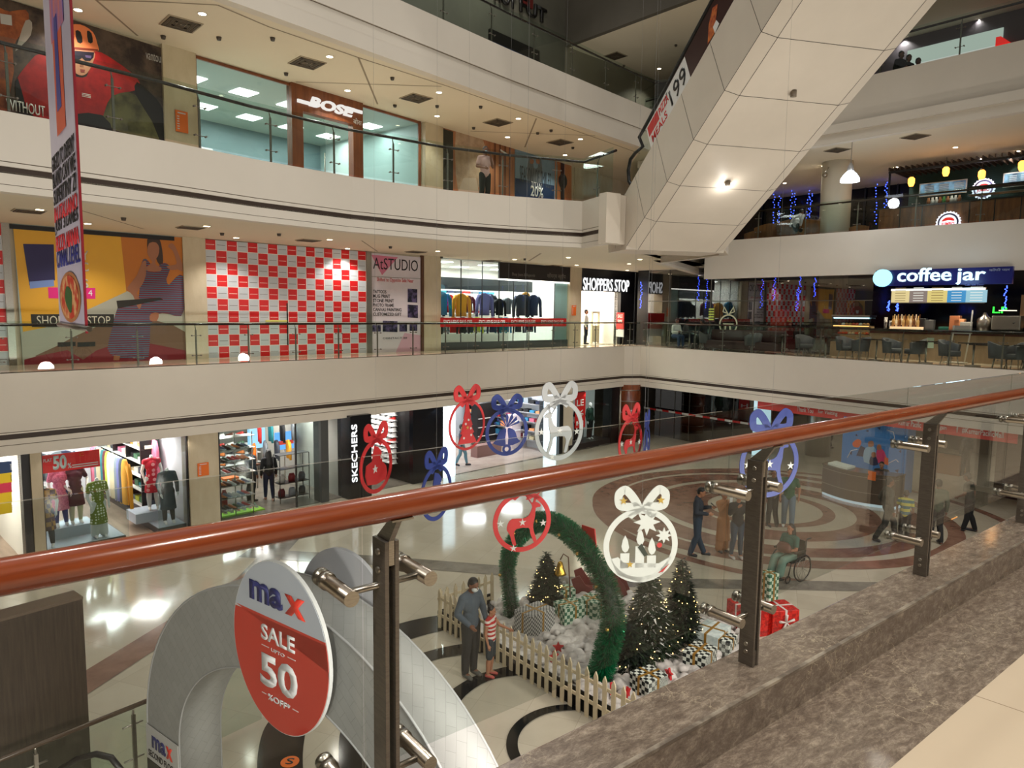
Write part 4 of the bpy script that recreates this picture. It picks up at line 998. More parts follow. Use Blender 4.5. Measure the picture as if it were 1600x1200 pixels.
wpoly(m_,W3,pxs('133,86 143,87 142,91 134,90'),.069,cm('print_lens_glint',(.34,.28,.42)))
wpoly(m_,W3,pxs('104,72 153,77 153,80 104,76'),.066,cm('print_helmet_rim',(.45,.16,.08)))
wpoly(m_,W3,pxs('124,95 129,96 131,104 125,104'),.067,cm('print_nose_shade',(.55,.34,.25)))
wpoly(m_,W3,pxs('125,108 133,109 132,113 126,113'),.068,cm('print_lips',(.55,.25,.22)))
for k in range(3): wpoly(m_,W3,[(128,145+k*2.2),(142,148+k*2.2),(142,149+k*2.2),(128,146+k*2.2)],.067,white)
wpoly(m_,W3,[(0,21),(18,24),(19,40),(1,37)],.067,cm('print_white',(.7,.68,.66)))
m_.build('printed_sheet',po)
wtext(W3,po,'poster_text','WITHOUT',10,171,70,166,white,.07,.002,.01); wtext(W3,po,'poster_text','vantour',228,92,255,88,cm('print_white',(.7,.68,.66)),.07,.002)
notice(W3,285,178,303,207,'orange notice on the stone pillar right of the cyclist poster')
# headphone shop
u0,u1=W3.u(315),W3.u(657); Lx=u1-u0
bluew=noisy('shop_wall_bluegrey',(.42,.50,.52),(.46,.54,.56),1,.5)
room(W3,u0,u1,5.5,zc,mat('shop_wall_pale_teal',(.62,.70,.70),.6),shopfloor,mat('shop_ceiling_teal',(.66,.72,.70),.6),5,E=420,name='headphone_shop',back=bluew)
brw=noisy('portal_wood',(.42,.22,.12),(.52,.30,.17),8,.4,(1,1,.1))
fr=empty('storefront',W3.at(u0),W3.rz,'glass front of the headphone shop with a wooden portal, upper left balcony','shop front')
MB().use(shopglass).bb(.03,W3.u(458)-u0,0,.012,0,zc-.05).build('glass_pane',fr); MB().use(shopglass).bb(W3.u(566)-u0,Lx-.03,0,.012,0,zc-.05).build('glass_pane',fr)
for a_,b_ in ((458,475),(551,566)): MB().use(brw).bb(W3.u(a_)-u0,W3.u(b_)-u0,-.12,.12,0,zc).build('portal_upright',fr)
zt=W3.uz(475,176)[1]; MB().use(brw).bb(W3.u(475)-u0,W3.u(551)-u0,-.12,.12,zt,zc).build('portal_header',fr)
MB().use(brw).bb(0,W3.u(458)-u0,-.03,.03,zc-.08,zc-.01).build('top_trim',fr); MB().use(brw).bb(Lx-.09,Lx,-.03,.03,0,zc).build('end_trim',fr); MB().use(brw).bb(0,.06,-.03,.03,0,zc).build('end_trim',fr)
MB().use(brw).bb(W3.u(566)-u0,Lx,-.03,.03,zc-.08,zc-.01).build('top_trim',fr)
for px in (470,): MB().use(steel).tube([(W3.u(509)-u0,-.06,.3),(W3.u(509)-u0,-.06,1.5)],.018,8).build('door_handle',fr)
MB().use(shopglass).bb(W3.u(476)-u0,W3.u(512)-u0,-.01,.0,.02,zt).build('door_leaf',fr)
sg=empty('shop_sign',W3.at(0),W3.rz,'white slanted block-letter sign of the headphone shop on brown wood','sign')
bw=emis('sign_bose_white',(1,.98,.95),.75)
uzA=W3.uz(482,166,.15); uzB=W3.uz(553,182,.15); 
def sl_(uz): return uz
# letters built on a slightly rising baseline following the horizontal
zlo=W3.uz(517,172,.15)[1]; zl0=W3.uz(483,166,.15)[1]; zh0=W3.uz(488,151,.15)[1]
me=text_mesh('BOSE',uzB[0]-uzA[0],zh0-zl0,.05,.035,.25); me.materials.clear(); me.materials.append(bw); link('sign_letters',me,sg,(uzA[0],-.15,zl0))
ux0=W3.uz(464,159,.15)[0]; ux1=W3.uz(565,172,.15)[0]
MB().use(bw).bb(ux0,uzA[0]+.25,-.2,-.15,zl0+.02,zl0+.11).build('sign_bar',sg); MB().use(bw).bb(uzB[0]-.35,ux1,-.2,-.15,zh0-.10,zh0-.01).build('sign_bar',sg)
wtext(W3,sg,'sign_text','बोस',552,193,565,187,white,.14,.004)
# speakers and counter inside
for i,(px,h_) in enumerate([(588,.8),(596,1.0),(604,.9),(612,1.1),(622,1.0),(630,.9)]):
    o=MB().use(blackm).bb(-.1,.1,-.1,.1,0,h_*.45).build('loudspeaker',None,W3.at(W3.u(px),2.2,.95),W3.rz); tag(o,'black loudspeaker boxes displayed behind the right window of the headphone shop','loudspeaker','loudspeakers in the headphone shop')
o=MB().use(mat('counter_black',(.06,.07,.08),.3)).bb(0,2.6,-.4,.4,0,.95).build('display_counter',None,W3.at(W3.u(575),2.2),W3.rz); tag(o,'dark display counter behind the right window of the headphone shop','counter')
o=MB().use(mat('screen_dark',(.05,.06,.08),.3)).bb(0,2.6,-.05,.05,0,.62).build('wall_screen',None,W3.at(W3.u(590),5.3,1.5),W3.rz); tag(o,'long dark panel on the back wall of the headphone shop','panel')
o=MB().use(mat('aircon',(.75,.77,.76),.5)).bb(0,1.1,-.2,0,0,.3).build('air_conditioner',None,W3.at(W3.u(430),5.4,1.9),W3.rz); tag(o,'white split air conditioner inside the headphone shop','air conditioner')
# right posters on level 3
po=empty('poster',W3.at(0),W3.rz,'poster of a draped cream dress beside a copper curtain, upper balcony','poster')
m_=MB(); wpoly(m_,W3,[(688,190),(804,224),(804,330),(688,310)],.05,noisy('print_copper',(.55,.34,.22),(.70,.48,.32),2,.5,(3,1,.3)),thick=.03)
wpoly(m_,W3,[(688,200),(708,206),(708,320),(688,320)],.055,cm('darkgreen',(.16,.16,.12)))
wpoly(m_,W3,pxs('712,205 726,210 735,205 752,215 758,240 745,300 716,300'),.058,noisy('print_beige_drape',(.62,.52,.42),(.74,.64,.54),3,.5),3)
wpoly(m_,W3,pxs('716,300 724,278 744,278 750,310 716,312'),.060,cm('pale_box',(.74,.66,.58)),1)
for x in (772,780,788,795): wpoly(m_,W3,[(x,222),(x+3,223),(x+2,318),(x,318)],.06,cm('dark_copper',(.40,.22,.13)))
wpoly(m_,W3,[(782,233),(793,240),(793,243),(782,236)],.062,white)
m_.build('printed_sheet',po)
po=empty('poster',W3.at(0),W3.rz,'blue watch advert with a couple beside an orange wristwatch panel','poster')
m_=MB(); wpoly(m_,W3,[(805,231),(867,251),(867,330),(805,320)],.05,cm('skyblue',(.48,.58,.66)),thick=.03)
wpoly(m_,W3,[(805,278),(866,290),(866,330),(805,325)],.056,cm('deepblue',(.10,.20,.34)))
wpoly(m_,W3,[(867,251),(893,259),(893,335),(867,330)],.05,cm('copper_orange',(.72,.45,.27)),thick=.03)
wpoly(m_,W3,pxs('876,252 882,254 882,320 876,318'),.058,cm('strap',(.14,.11,.10)))
wpoly(m_,W3,pxs('879,271 885,276 886,288 880,297 874,290 873,277'),.060,cm('watchface',(.20,.17,.15)),2)
wpoly(m_,W3,pxs('826,248 832,247 834,262 840,262 842,250 846,251 846,285 824,280'),.058,cm('grey_suit',(.40,.42,.44)),2)
wpoly(m_,W3,pxs('829,249 834,250 833,256 828,255'),.06,skinp,2); wpoly(m_,W3,pxs('838,248 843,249 843,256 838,255'),.06,skinp,2)
m_.build('printed_sheet',po)
wtext(W3,po,'poster_text','SEASON OF SMILES',812,283,861,271,cm('darkband2',(.25,.28,.32)),.064,.002)
wtext(W3,po,'poster_text','TITAN',830,293,846,287,white,.064,.002); wtext(W3,po,'poster_text','20%',829,306,849,294,white,.064,.002,.02)
W3p=W3.at(W3.u(758),-2.2)
# man on the phone on the upper balcony
fig('person','man in pale pink shirt, dark trousers and face mask on the phone, upper balcony','person',Vector((*Vector(Dp(758,240,21.0))[:2],L3)),.5,1.74,
  pose({'ell':(.24,-.03,1.16),'wrl':(.10,-.13,1.50),'elr':(-.25,.02,1.15),'wrr':(-.14,-.22,1.08)},nod=8),skind,cloth('pale_pink',(.74,.60,.58)),'short',cloth('dark_trouser',(.12,.14,.13)),shoe=blackm,hair=hairm,mask=mat('mask_blue',(.62,.74,.82),.7))
# ---------------------------------------------------------------- level 4
_d4=(E4[3]-E4[1]).normalized(); W4=Wall(Pa.xy-_d4*14,Pa.xy,L4)
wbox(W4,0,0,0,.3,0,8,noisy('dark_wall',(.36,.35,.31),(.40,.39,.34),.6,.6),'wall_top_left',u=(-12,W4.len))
po=empty('shop_sign',W4.at(0),W4.rz,'dark sign lettering on the topmost grey shop wall, cut by the frame','sign')
sgd=mat('sign_charcoal',(.08,.07,.06),.4)
def letters(txt,x0,y0,x1,y1,m,h): # baseline y, follows the wall
    a_=W4.uz(x0,y0,.05); b_=W4.uz(x1,y1,.05); me=text_mesh(txt,b_[0]-a_[0],h,.06,.03); me.materials.clear(); me.materials.append(m); link('sign_letters',me,po,(a_[0],-.05,a_[1]))
letters('HOT',772,0,805,12,sgd,.55); letters('FUT',811,18,853,33,sgd,.55)
a_=W4.uz(812,5,.05); b_=W4.uz(831,11,.05); MB().use(mat('sign_dull_red',(.35,.08,.06),.5)).bb(a_[0],b_[0],-.11,-.05,a_[1],a_[1]+.5).build('sign_block',po)
a_=W4.uz(766,33)[0]; b_=W4.uz(838,60)[0]
dr=empty('storefront',W4.at(a_),W4.rz,'dim blue-lit glass doors of the closed topmost shop','shop front')
MB().use(emis('dusk_blue',(.25,.33,.45),.55)).bb(0,b_-a_,-.06,-.02,0,2.1).build('glass_door',dr)
MB().use(sgd).bb(-.1,b_-a_+.1,-.1,-.0,2.1,2.5).build('door_header',dr)
for x in (.9,1.9,2.6): MB().use(sgd).bb(x-.02,x+.02,-.09,-.03,0,2.1).build('door_bar',dr)
# cyan lit sign box hanging on level 4
p=Dp(946,113,33); o=MB().use(emis('cyan_glow',(.15,.75,1),7)).bb(-.26,.26,-.06,.06,-.22,.22).build('light_box',None,p,.4); tag(o,'small glowing cyan sign box hanging under the topmost ceiling','light box'); 
link('hanging_rod',MB().use(blackm).tube([(0,0,.28),(0,0,C4-p.z)],.02,6).mesh(),o)
pointl('lamp',p+Vector((-.6,-.5,0)),18,(.15,.65,1),.2)
# far walls closing the building
wf=mat('far_wall',(.50,.47,.42),.7)
def wallplain(name,a_,b_,z0,z1,m=wf):
    W=Wall(a_,b_,z0); return tag(MB().use(m).bb(0,W.len,0,.3,0,z1-z0).build(name,None,W.at(0),W.rz),kind='structure')
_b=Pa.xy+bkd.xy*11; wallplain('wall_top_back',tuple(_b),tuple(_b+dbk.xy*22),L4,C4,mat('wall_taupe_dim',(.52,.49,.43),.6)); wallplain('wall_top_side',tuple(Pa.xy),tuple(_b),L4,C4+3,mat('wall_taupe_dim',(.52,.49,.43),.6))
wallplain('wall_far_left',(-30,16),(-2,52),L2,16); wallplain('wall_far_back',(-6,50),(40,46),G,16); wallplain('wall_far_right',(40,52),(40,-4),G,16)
wallplain('wall_far_left',(-22,-6),(-22,30),G,16); wallplain('wall_far_behind',(40,-8),(-24,-8),G,16)
# topmost right food court seen above the fascia
W4R=Wall(E4R[0]+Vector((3.5,6)),E4R[1]+Vector((3.5,6)),L4)
wbox(W4R,1300,1750,0,.3,0,3.3,mat('wall_mauve',(.42,.38,.42),.6),'wall_top_right')
o=tag(MB().use(ceilm).prism([tuple(v) for v in offs(E4R,-1.2)]+[(40,30),(30,60),(11,60)],L4+3.3,L4+3.4).build('ceiling'),kind='structure')
a_=W4R.uz(1418,79,.06); b_=W4R.uz(1568,43,.06); zt_b=(a_[1]+b_[1])/2; MBo=MB().use(emis('pale_lit_board',(.80,.84,.80),.6)).bb(a_[0],b_[0],-.06,-.02,zt_b-.8,zt_b).build('menu_board',None,W4R.at(0),W4R.rz); tag(MBo,'long pale lit board at the back of the topmost right food court','board')
a_=W4R.uz(1556,60,.1); o=MB().use(emis('red_lit_board',(.85,.14,.12),.9)).slab([(0,0),(1.4,0),(.15,1.2),(0,1.2)],-.1,-.06).build('light_box',None,W4R.at(a_[0],0,zt_b-1.5),W4R.rz); tag(o,'red triangular lit board in the topmost right food court','light box')
a_=W4R.uz(1460,90,.1); o=MB().use(mat('counter_red',(.35,.08,.12),.5)).bb(0,4.6,-.6,-.2,0,zt_b-.95).build('counter',None,W4R.at(a_[0]),W4R.rz); tag(o,'low dark red counter in the topmost right food court','counter')
for i,(px,py) in enumerate([(1409,80),(1421,82),(1436,80)]):
    p=Vector(Dp(px,py,24.6+i*.3)); 
    fig('person',['person with dark hair seated leftmost in the topmost right food court','person in dark clothes seated second in the topmost right food court','person in dark clothes seated third in the topmost right food court'][i],'person',Vector((p.x,p.y,L4)),.3,1.7,pose({'knl':(.10,-.40,.95),'knr':(-.10,-.40,.95),'anl':(.1,-.42,.5),'anr':(-.1,-.42,.5),'tol':(.1,-.55,.45),'tor':(-.1,-.55,.45),'wrl':(.1,-.25,1.1),'wrr':(-.1,-.25,1.1)}),skind,cloth('dark_top%d'%i,(.07,.09,.09)),'long',cloth('dark_trouser',(.12,.14,.13)),shoe=blackm,hair=hairm,vox=.016) .location.z-=.42
# ================================================================= level 3 right food court (behind frp)
FRU=Wall(FR.a,FR.b,L3); 
woodc=noisy('counter_wood',(.40,.24,.12),(.56,.36,.19),7,.4,(1,1,.15))
glassdark=mat('night_window',(.03,.05,.11),.12)
bled=emis('led_blue',(.22,.32,1.0),6)
def led(W,px,py0,py1,y,n,place,amp=.06,z1=None):
    """one vertical string of blue lamps on plane W shifted back by y"""
    u,za=W.uz(px,py0,-y); zb=W.uz(px,py1,-y)[1]; o=empty('light_string',W.at(u,y),W.rz,'string of blue fairy lights '+place,'light string','blue light strings '+place.split(' at')[0])
    MB().use(blackm).tube([(0,0,zb),(0,0,za)],.004,4).build('wire',o)
    m_=MB().use(bled)
    for i in range(n): m_.ball((random.uniform(-amp,amp),-.02,zb+(za-zb)*(i+.5)/n),.022,6,4)
    b_=m_.build('bulbs',o); b_['kind']='stuff'; return o
def wallat(W,y,u0,u1,z0,z1,m,name,t=.1): return tag(MB().use(m).bb(u0,u1,y,y+t,z0,z1).build(name,None,W.at(0),W.rz),kind='structure')
zc=7.4-L3
wallat(FRU,8,-4,FRU.len+8,0,zc,glassdark,'window_1')
for px in (1190,1240,1262,1350,1400,1450,1500): 
    u=FRU.u(px,330,-7.9); tag(MB().use(mat('window_bar',(.12,.14,.18),.4)).bb(-.03,.03,-.06,0,0,zc).build('window_bar',None,FRU.at(u,7.95),FRU.rz),kind='structure')
for px,a_,b_ in ((1211,302,358),(1219,305,352),(1238,296,362),(1243,300,362),(1264,296,361),(1268,302,340),(1371,286,352),(1386,284,325)): led(FRU,px,a_,b_,6.5,14,'in the upper right food court windows')
# round column
pc=FRU.hit(1303,360,-1.6); o=MB().use(noisy('column_cream',(.80,.77,.70),(.82,.79,.73),.5,.4)).cyl((0,0,0),.55,zc,32).build('column',None,(pc.x,pc.y,L3)); tag(o,kind='structure')
# spotlight on column
o=MB().use(steel).ball((0,0,0),.10,12,8).build('dome_camera',None,pc+Vector((-.62,-.35,zc-.55-pc.z+L3))); tag(o,'silver dome camera fixed on the round cream column','camera'); link('bracket',MB().use(steel).tube([(0,0,.1),(.12,.05,.28),(.3,.15,.3)],.025,8).mesh(),o)
# pendant lamp
p=Dp(1331,232,24.0); zt=7.4
o=empty('pendant_lamp',(p.x,p.y,zt),0,'white glowing pendant lamp hanging beside the round column','lamp')
zb=Dp(1330,284,24.0).z-zt
MB().use(white).cyl((0,0,-.06),.08,.06,14).build('ceiling_rose',o); MB().use(steel).tube([(0,0,-.05),(0,0,zb+.6)],.014,8).build('stem',o)
MB().use(mat('lamp_neck',(.7,.7,.7),.3,.5)).loft([(0,0,zb+.34,.11,.11),(0,0,zb+.5,.09,.09),(0,0,zb+.62,.03,.03)],16).build('neck',o)
MB().use(emis('lamp_shade_glow',(.93,.96,1),6)).loft([(0,0,zb,.30,.30),(0,0,zb+.10,.29,.29),(0,0,zb+.24,.2,.2),(0,0,zb+.34,.10,.10)],20).build('lamp_shade',o)
pointl('lamp',(p.x,p.y,zt+zb-.25),60,(.95,.97,1),.2)
# pergola over the kitchen counter
P0=FRU.u(1392,270,-3.2); P1=FRU.u(1640,250,-3.2)
pg=empty('pergola',FRU.at(P0,3.0),FRU.rz,'black slatted pergola over the upper right food counter','pergola')
zt=FRU.uz(1400,270,-3.0)[1]; zt2=FRU.uz(1400,262,-3.0)[1]
Lp=P1-P0
MB().use(blackm).bb(0,Lp,-.04,.04,zt,zt+.08).build('front_beam',pg); MB().use(blackm).bb(0,Lp,1.76,1.84,zt+.1,zt+.18).build('back_beam',pg)
for i in range(26):
    x=i*Lp/26+.05; MB().use(brownband).bb(x-.02,x+.02,-.15,1.9,zt+.08,zt+.2).build('slat',pg)
MB().use(blackm).bb(.0,.06,0,.06,0,zt).build('post',pg)
# lanterns
for i,px in enumerate((1424,1478,1534,1537,1597)):
    py=(284,268,273,252,259)[i]; y=(2.4,2.5,2.3,3.3,2.2)[i]; q=FRU.hit(px,py,-y); 
    if i==3: continue
    o=empty('lantern',q,0,['warm glass lantern at the left end of the black pergola','warm glass lantern second from the left under the pergola','warm glass lantern in front of the round white food sign','','warm glass lantern at the right edge under the pergola'][i],'lantern','warm lanterns under the pergola')
    MB().use(emis('lantern_warm',(1,.62,.22),5)).loft([(0,0,-.16,.07,.07),(0,0,-.05,.11,.11),(0,0,.10,.11,.11),(0,0,.17,.05,.05)],12).build('glass_body',o)
    MB().use(blackm).cyl((0,0,.16),.07,.05,10).build('cap',o); MB().use(blackm).tube([(0,0,.2),(0,0,.5)],.008,5).build('cord',o)
    pointl('lamp',q+Vector((0,0,-.25)),5,(1,.6,.3),.1)
# back panel with green slats, menus, seal
zb0=FRU.uz(1450,318,-4.6)[1]
green=clothp('green_slats',(.05,.20,.17),(.02,.10,.10),9,'stripe')
u0_=FRU.u(1420,300,-4.6); u1_=FRU.u(1660,290,-4.6)
wallat(FRU,4.62,u0_,u1_,1.2,2.6,green,'wall_food_counter'); wallat(FRU,4.62,u0_,u1_,0,1.2,woodc,'wall_food_counter')
def menu(W,y,q,name,label,m,fm=white):
    us=[W.uz(px,py,-y) for px,py in q]; u0=min(a for a,b in us); u1=max(a for a,b in us); z0=us[0][1]; z1=us[1][1]
    o=empty(name,W.at(u0,y),W.rz,label,'menu board'); MB().use(fm).bb(0,u1-u0,0,.05,z0,z1).build('frame',o); MB().use(m).bb(.04,u1-u0-.04,-.02,.0,z0+.04,z1-.04).build('screen',o); return o,u1-u0,z0,z1
scr=noisy('screen_menu_blue',(.18,.26,.34),(.45,.62,.72),2.2,.4); b__=scr.node_tree.nodes['Principled BSDF']; scr.node_tree.links.new(scr.node_tree.nodes['Color Ramp'].outputs[0],b__.inputs['Emission Color']); b__.inputs['Emission Strength'].default_value=.9
for i,q in enumerate(([(1437,308),(1437,287.5),(1511,284)],[(1568,293),(1568,271),(1625,270)])):
    o,w_,z0,z1=menu(FRU,4.4,q,'menu_board',['glowing blue chalk menu board left of the round white seal','glowing blue chalk menu board at the right edge of the picture'][i],scr)
    for r_ in range(5):
        for c_i in range(3): MB().use(cm('chalk',(.8,.88,.92))).bb(.2+c_i*w_/3.2,.2+c_i*w_/3.2+w_/5,-.03,-.02,z0+.12+r_*(z1-z0-.2)/5,z0+.15+r_*(z1-z0-.2)/5).build('menu_line',o)
def seal(W,y,px,py,rp,label):
    u,z=W.uz(px,py,-y); r=abs(W.uz(px,py-rp,-y)[1]-z); o=empty('round_sign',W.at(u,y,z),W.rz,label,'sign')
    m_=MB().use(emis('seal_white',(.95,.93,1),1.6)); 
    pts=[]
    for k in range(48): rr=r*(1 if k%2 else .90); a=2*PI*k/48; pts.append((rr*math.cos(a),rr*math.sin(a)))
    m_.slab(pts,-.05,0); m_.build('scalloped_disc',o)
    m_=MB().use(mat('seal_mauve',(.42,.38,.55),.5)); rg=[(r*.82*math.cos(2*PI*k/32),r*.82*math.sin(2*PI*k/32)) for k in range(32)]; m_.slab(rg,-.06,-.05); m_.build('ring',o)
    m_=MB().use(emis('seal_white',(.95,.93,1),1.6)); m_.slab([(x*.82,z_*.82) for x,z_ in rg],-.07,-.06); m_.build('centre',o)
    MB().use(emis('seal_red',(.9,.15,.12),1.2)).slab(smooth_pts([(-r*.5,r*.15,0),(-r*.2,r*.45,0),(r*.3,r*.42,0),(r*.5,r*.15,0),(0,r*.2,0)],3)and[(p[0],p[1]) for p in smooth_pts([(-r*.5,r*.12,0),(-r*.2,r*.42,0),(r*.3,r*.40,0),(r*.5,r*.12,0),(0,r*.2,0)],3)],-.085,-.07).build('cap_shape',o)
    me=text_mesh('JUMBO',r*1.05,r*.38,.01,.03); me.materials.clear(); me.materials.append(emis('seal_red',(.9,.15,.12),1.2)); link('sign_text',me,o,(-r*.52,-.075,-r*.35))
seal(FRU,4.3,1537,295,16.5,'round white and red seal sign between the two blue menu boards')
seal(FRU,1.9,1482,348,18,'round white and red seal sign on the front of the wooden counter')
ct=empty('food_counter',FRU.at(FRU.u(1372,350,-2.0),2.0),FRU.rz,'long wood-clad food counter of the upper right food court','counter'); Lc=FRU.u(1660,330,-2)-FRU.u(1372,350,-2)
MB().use(woodc).bb(0,Lc,0,.7,0,.95).build('body',ct); MB().use(mat('counter_top_dark',(.14,.12,.10),.3)).bb(-.03,Lc,-.04,.75,.95,1.0).build('worktop',ct)
for i in range(8): MB().use(blackm).bb(i*Lc/7.5-.015,i*Lc/7.5+.015,-.012,0,0,.95).build('panel_joint',ct)
dc=empty('display_case',FRU.at(FRU.u(1510,320,-2.1),2.1,1.0),FRU.rz,'glass display case on the upper wooden food counter','display case'); MB().use(shopglass).bb(0,3.4,0,.5,0,.45).build('glass_box',dc); MB().use(blackm).bb(-.02,3.42,-.02,.52,.45,.48).build('lid',dc); MB().use(steel).bb(.02,3.38,.02,.48,.2,.22).build('shelf',dc)
random.seed(5)
for i in range(9):
    px=1450+i*6; c=random.choice([(.2,.5,.15),(.5,.5,.5),(.75,.75,.75),(.1,.1,.1),(.55,.35,.2)])
    o=MB().use(mat('jar%d'%(i%5),c,.3)).loft([(0,0,0,.06,.06),(0,0,.16,.06,.06),(0,0,.2,.035,.035),(0,0,.26,.035,.035)],10).build('condiment_jar',None,FRU.at(FRU.u(px,325,-2.3),2.3,1.0),0); tag(o,'condiment jar standing on the upper food counter left of the display case','jar','jars on the upper food counter')
# wooden booths left of the column
for i,(px,w_) in enumerate([(1163,1.1),(1178,1.3),(1206,1.9),(1268,1.0),(1326,.7)]):
    o=empty('booth_seat',FRU.at(FRU.u(px,362,-1.2),1.2),FRU.rz,['curved wooden booth back at the far left of the upper food court','second curved wooden booth back from the left','tallest curved wooden booth back left of the column','wooden booth end just left of the round column','low wooden booth back just right of the round column'][i],'booth seat','wooden booth backs in the upper food court')
    h_=(.45,.7,.8,.75,.35)[i]; pts=[(0,0),(w_,0),(w_,h_*.8)]+[(w_*(1-k/8),h_*(.8+.2*math.sin(PI*k/8))) for k in range(1,8)]+[(0,h_*.8)]
    MB().use(woodc).slab(pts,0,.08).build('backrest',o); MB().use(mat('seat_brown',(.3,.2,.13),.6)).bb(0,w_,.08,.5,.0,.4*h_).build('seat',o)
p=FRU.hit(1243,357,-1.0); fig('person','person in pale clothing bending low behind the railing left of the column','person',Vector((p.x,p.y,L3-.35)),2.2,1.65,pose({'knl':(.10,-.38,.6),'knr':(-.10,-.38,.6)},lean=35),skind,cloth('pale_grey',(.70,.70,.72)),'long',cloth('dark_trouser',(.12,.14,.13)),shoe=blackm,hair=hairm,vox=.016)
spot('lamp',FRU.at(FRU.u(1530,290,-3.2),3.4,2.7),140,(.8,.9,1.0))
# ================================================================= level 2 right: cafe
FC=Wall(FR.at(0,1.25).xy,FR.at(FR.len,1.25).xy,L2)
cg=mat('cafe_dark_wall',(.045,.04,.05),.25)
zc=3.0
w0=FC.u(1003,500); w1=FC.len+6
wallat(FC,6.0,w0-2,w1,0,C2,glassdark,'window_2')
wallat(FC,-.0,w0-.3,FC.u(1012),0,C2,darkm,'wall_dark_corner',.2)
fr=empty('storefront',FC.at(0),FC.rz,'tall dark glass front beside the coffee shop, reflecting the shops opposite','glass front')
dkglass=glass('dark_cafe_glass',(.66,.68,.70),.30)
ue=FC.u(1362)
MB().use(dkglass).poly([(FC.u(1012),0,.02),(ue,0,.02),(ue,0,C2-.02),(FC.u(1012),0,C2-.02)]).build('glass_pane',fr)
for px in (1045,1110,1178,1252): u=FC.u(px); MB().use(mat('mullion_grey',(.35,.34,.32),.4,.5)).bb(u-.02,u+.02,-.02,.02,0,C2-.02).build('mullion',fr)
zz=FC.uz(1200,470)[1]; MB().use(mat('mullion_grey',(.35,.34,.32),.4,.5)).bb(FC.u(1012),ue,-.02,.02,zz-.015,zz+.015).build('transom',fr)
MB().use(noisy('bronze_trim',(.38,.32,.25),(.44,.38,.3),3,.4)).bb(FC.u(1100),FC.len,-.03,.1,3.1,3.2).build('head_trim',fr)
for px,a_,b_ in ((1003,440,482),(1092,432,470),(1106,432,482),(1192,436,482),(1211,432,470),(1251,432,470),(1247,452,486),(1274,434,464),(1320,428,482),(1389,470,486),(1402,474,486),(1573,446,484)): led(FC,px,a_,b_,-.14 if px==1003 else 1.2,16,'behind the dark glass of the coffee shop side',.05)
# stone column
o=wbox(FC,1275,1312,.1,.6,0,C2,noisy('column_brown_stone',(.50,.42,.33),(.60,.52,.42),1.5,.3,(3,1,.4)),'wall_column')
spot('lamp',FC.at(FC.u(1291),-.25,2.9),30,(1,.8,.6),math.radians(60))
# coffee shop sign
CW=Wall(FR.at(FR.u(1360),-.30)[:2],FR.at(FR.u(1620),-.30)[:2],0)
sg=empty('shop_sign',CW.at(0),CW.rz,'deep blue coffee shop sign with glowing lower-case lettering and a round lamp','sign')
a_=CW.uz(1367,447); b_=CW.uz(1583,417); MB().use(mat('sign_blue',(.03,.06,.28),.35,emit=(.02,.05,.35),es=.25)).bb(a_[0],b_[0],0,.18,a_[1],b_[1]+.02).build('sign_box',sg)
gl=emis('sign_ice_white',(.80,.95,1.0),1.5)
def ctext(t,x0,y0,x1,y1,bold,m,name='sign_letters',sl=0):
    u0,z0=CW.uz(x0,y0,.03); u1=CW.uz(x1,y0,.03)[0]; z1=CW.uz(x0,y1,.03)[1]
    me=text_mesh(t,u1-u0,z1-z0,.06,bold,sl); me.materials.clear(); me.materials.append(m); link(name,me,sg,(u0,-.02,z0))
ctext('coffee',1402,440.5,1486,420,.012,gl); ctext('jar',1493,445,1539,420,.012,gl)

def serif(x,y,w_,): 
    u0,z0=CW.uz(x,y,.03); MB().use(gl).bb(u0,u0+w_,-.08,-.02,z0,z0+.055).build('serif',sg)
ctext('कॉफी जार',1546,424,1578,419.5,.0,cm('dim_white',(.55,.58,.68)),'sign_text'); ctext('Cafe and Diner',1508,446.3,1538,443.6,.0,cm('dim_blue',(.30,.35,.6)),'sign_text')
u,z=CW.uz(1379.5,434.5,.05); r=abs(CW.uz(1379.5,421,.05)[1]-z); MB().use(emis('disc_ice',(.62,.93,1.0),1.6)).slab([(u+r*math.cos(2*PI*k/36),z+r*math.sin(2*PI*k/36)) for k in range(36)],-.14,-.02).build('round_lamp',sg)
pointl('lamp',CW.at(u+2.5,-.5,z-.2),14,(.45,.75,1),.3)
# menu board below
o=empty('menu_board',CW.at(0),CW.rz,'long lit menu board in yellow, brown and blue under the coffee shop sign','menu board')
a_=CW.uz(1391,474); b_=CW.uz(1540,449); MB().use(steel).bb(a_[0],b_[0],.02,.1,a_[1],b_[1]).build('frame',o)
def ml(c,s=1.0): return emis('menu_%d_%d_%d'%tuple(int(v*99) for v in c),c,s)
xs=[1391,1419,1447,1478,1507,1540]; cs=[(.92,.84,.60),(.55,.49,.46),(.90,.82,.50),(.25,.58,.80),(.62,.80,.86)]
for i in range(5):
    u0,u1=CW.u(xs[i]),CW.u(xs[i+1]); MB().use(ml(cs[i],.8)).bb(u0,u1,0,.02,a_[1]+.03,b_[1]-.08).build('menu_panel',o)
    for r_ in range(6): z_=a_[1]+.08+r_*.085; MB().use(ml((.95,.95,.9),.9) if i in (1,3,4) else ml((.6,.5,.3),.5)).bb(u0+.12,u1-.12,-.01,0,z_,z_+.018).build('menu_line',o)
MB().use(ml((.97,.97,.93),1.3)).bb(a_[0],b_[0],-.005,.02,b_[1]-.08,b_[1]-.01).build('top_light',o)
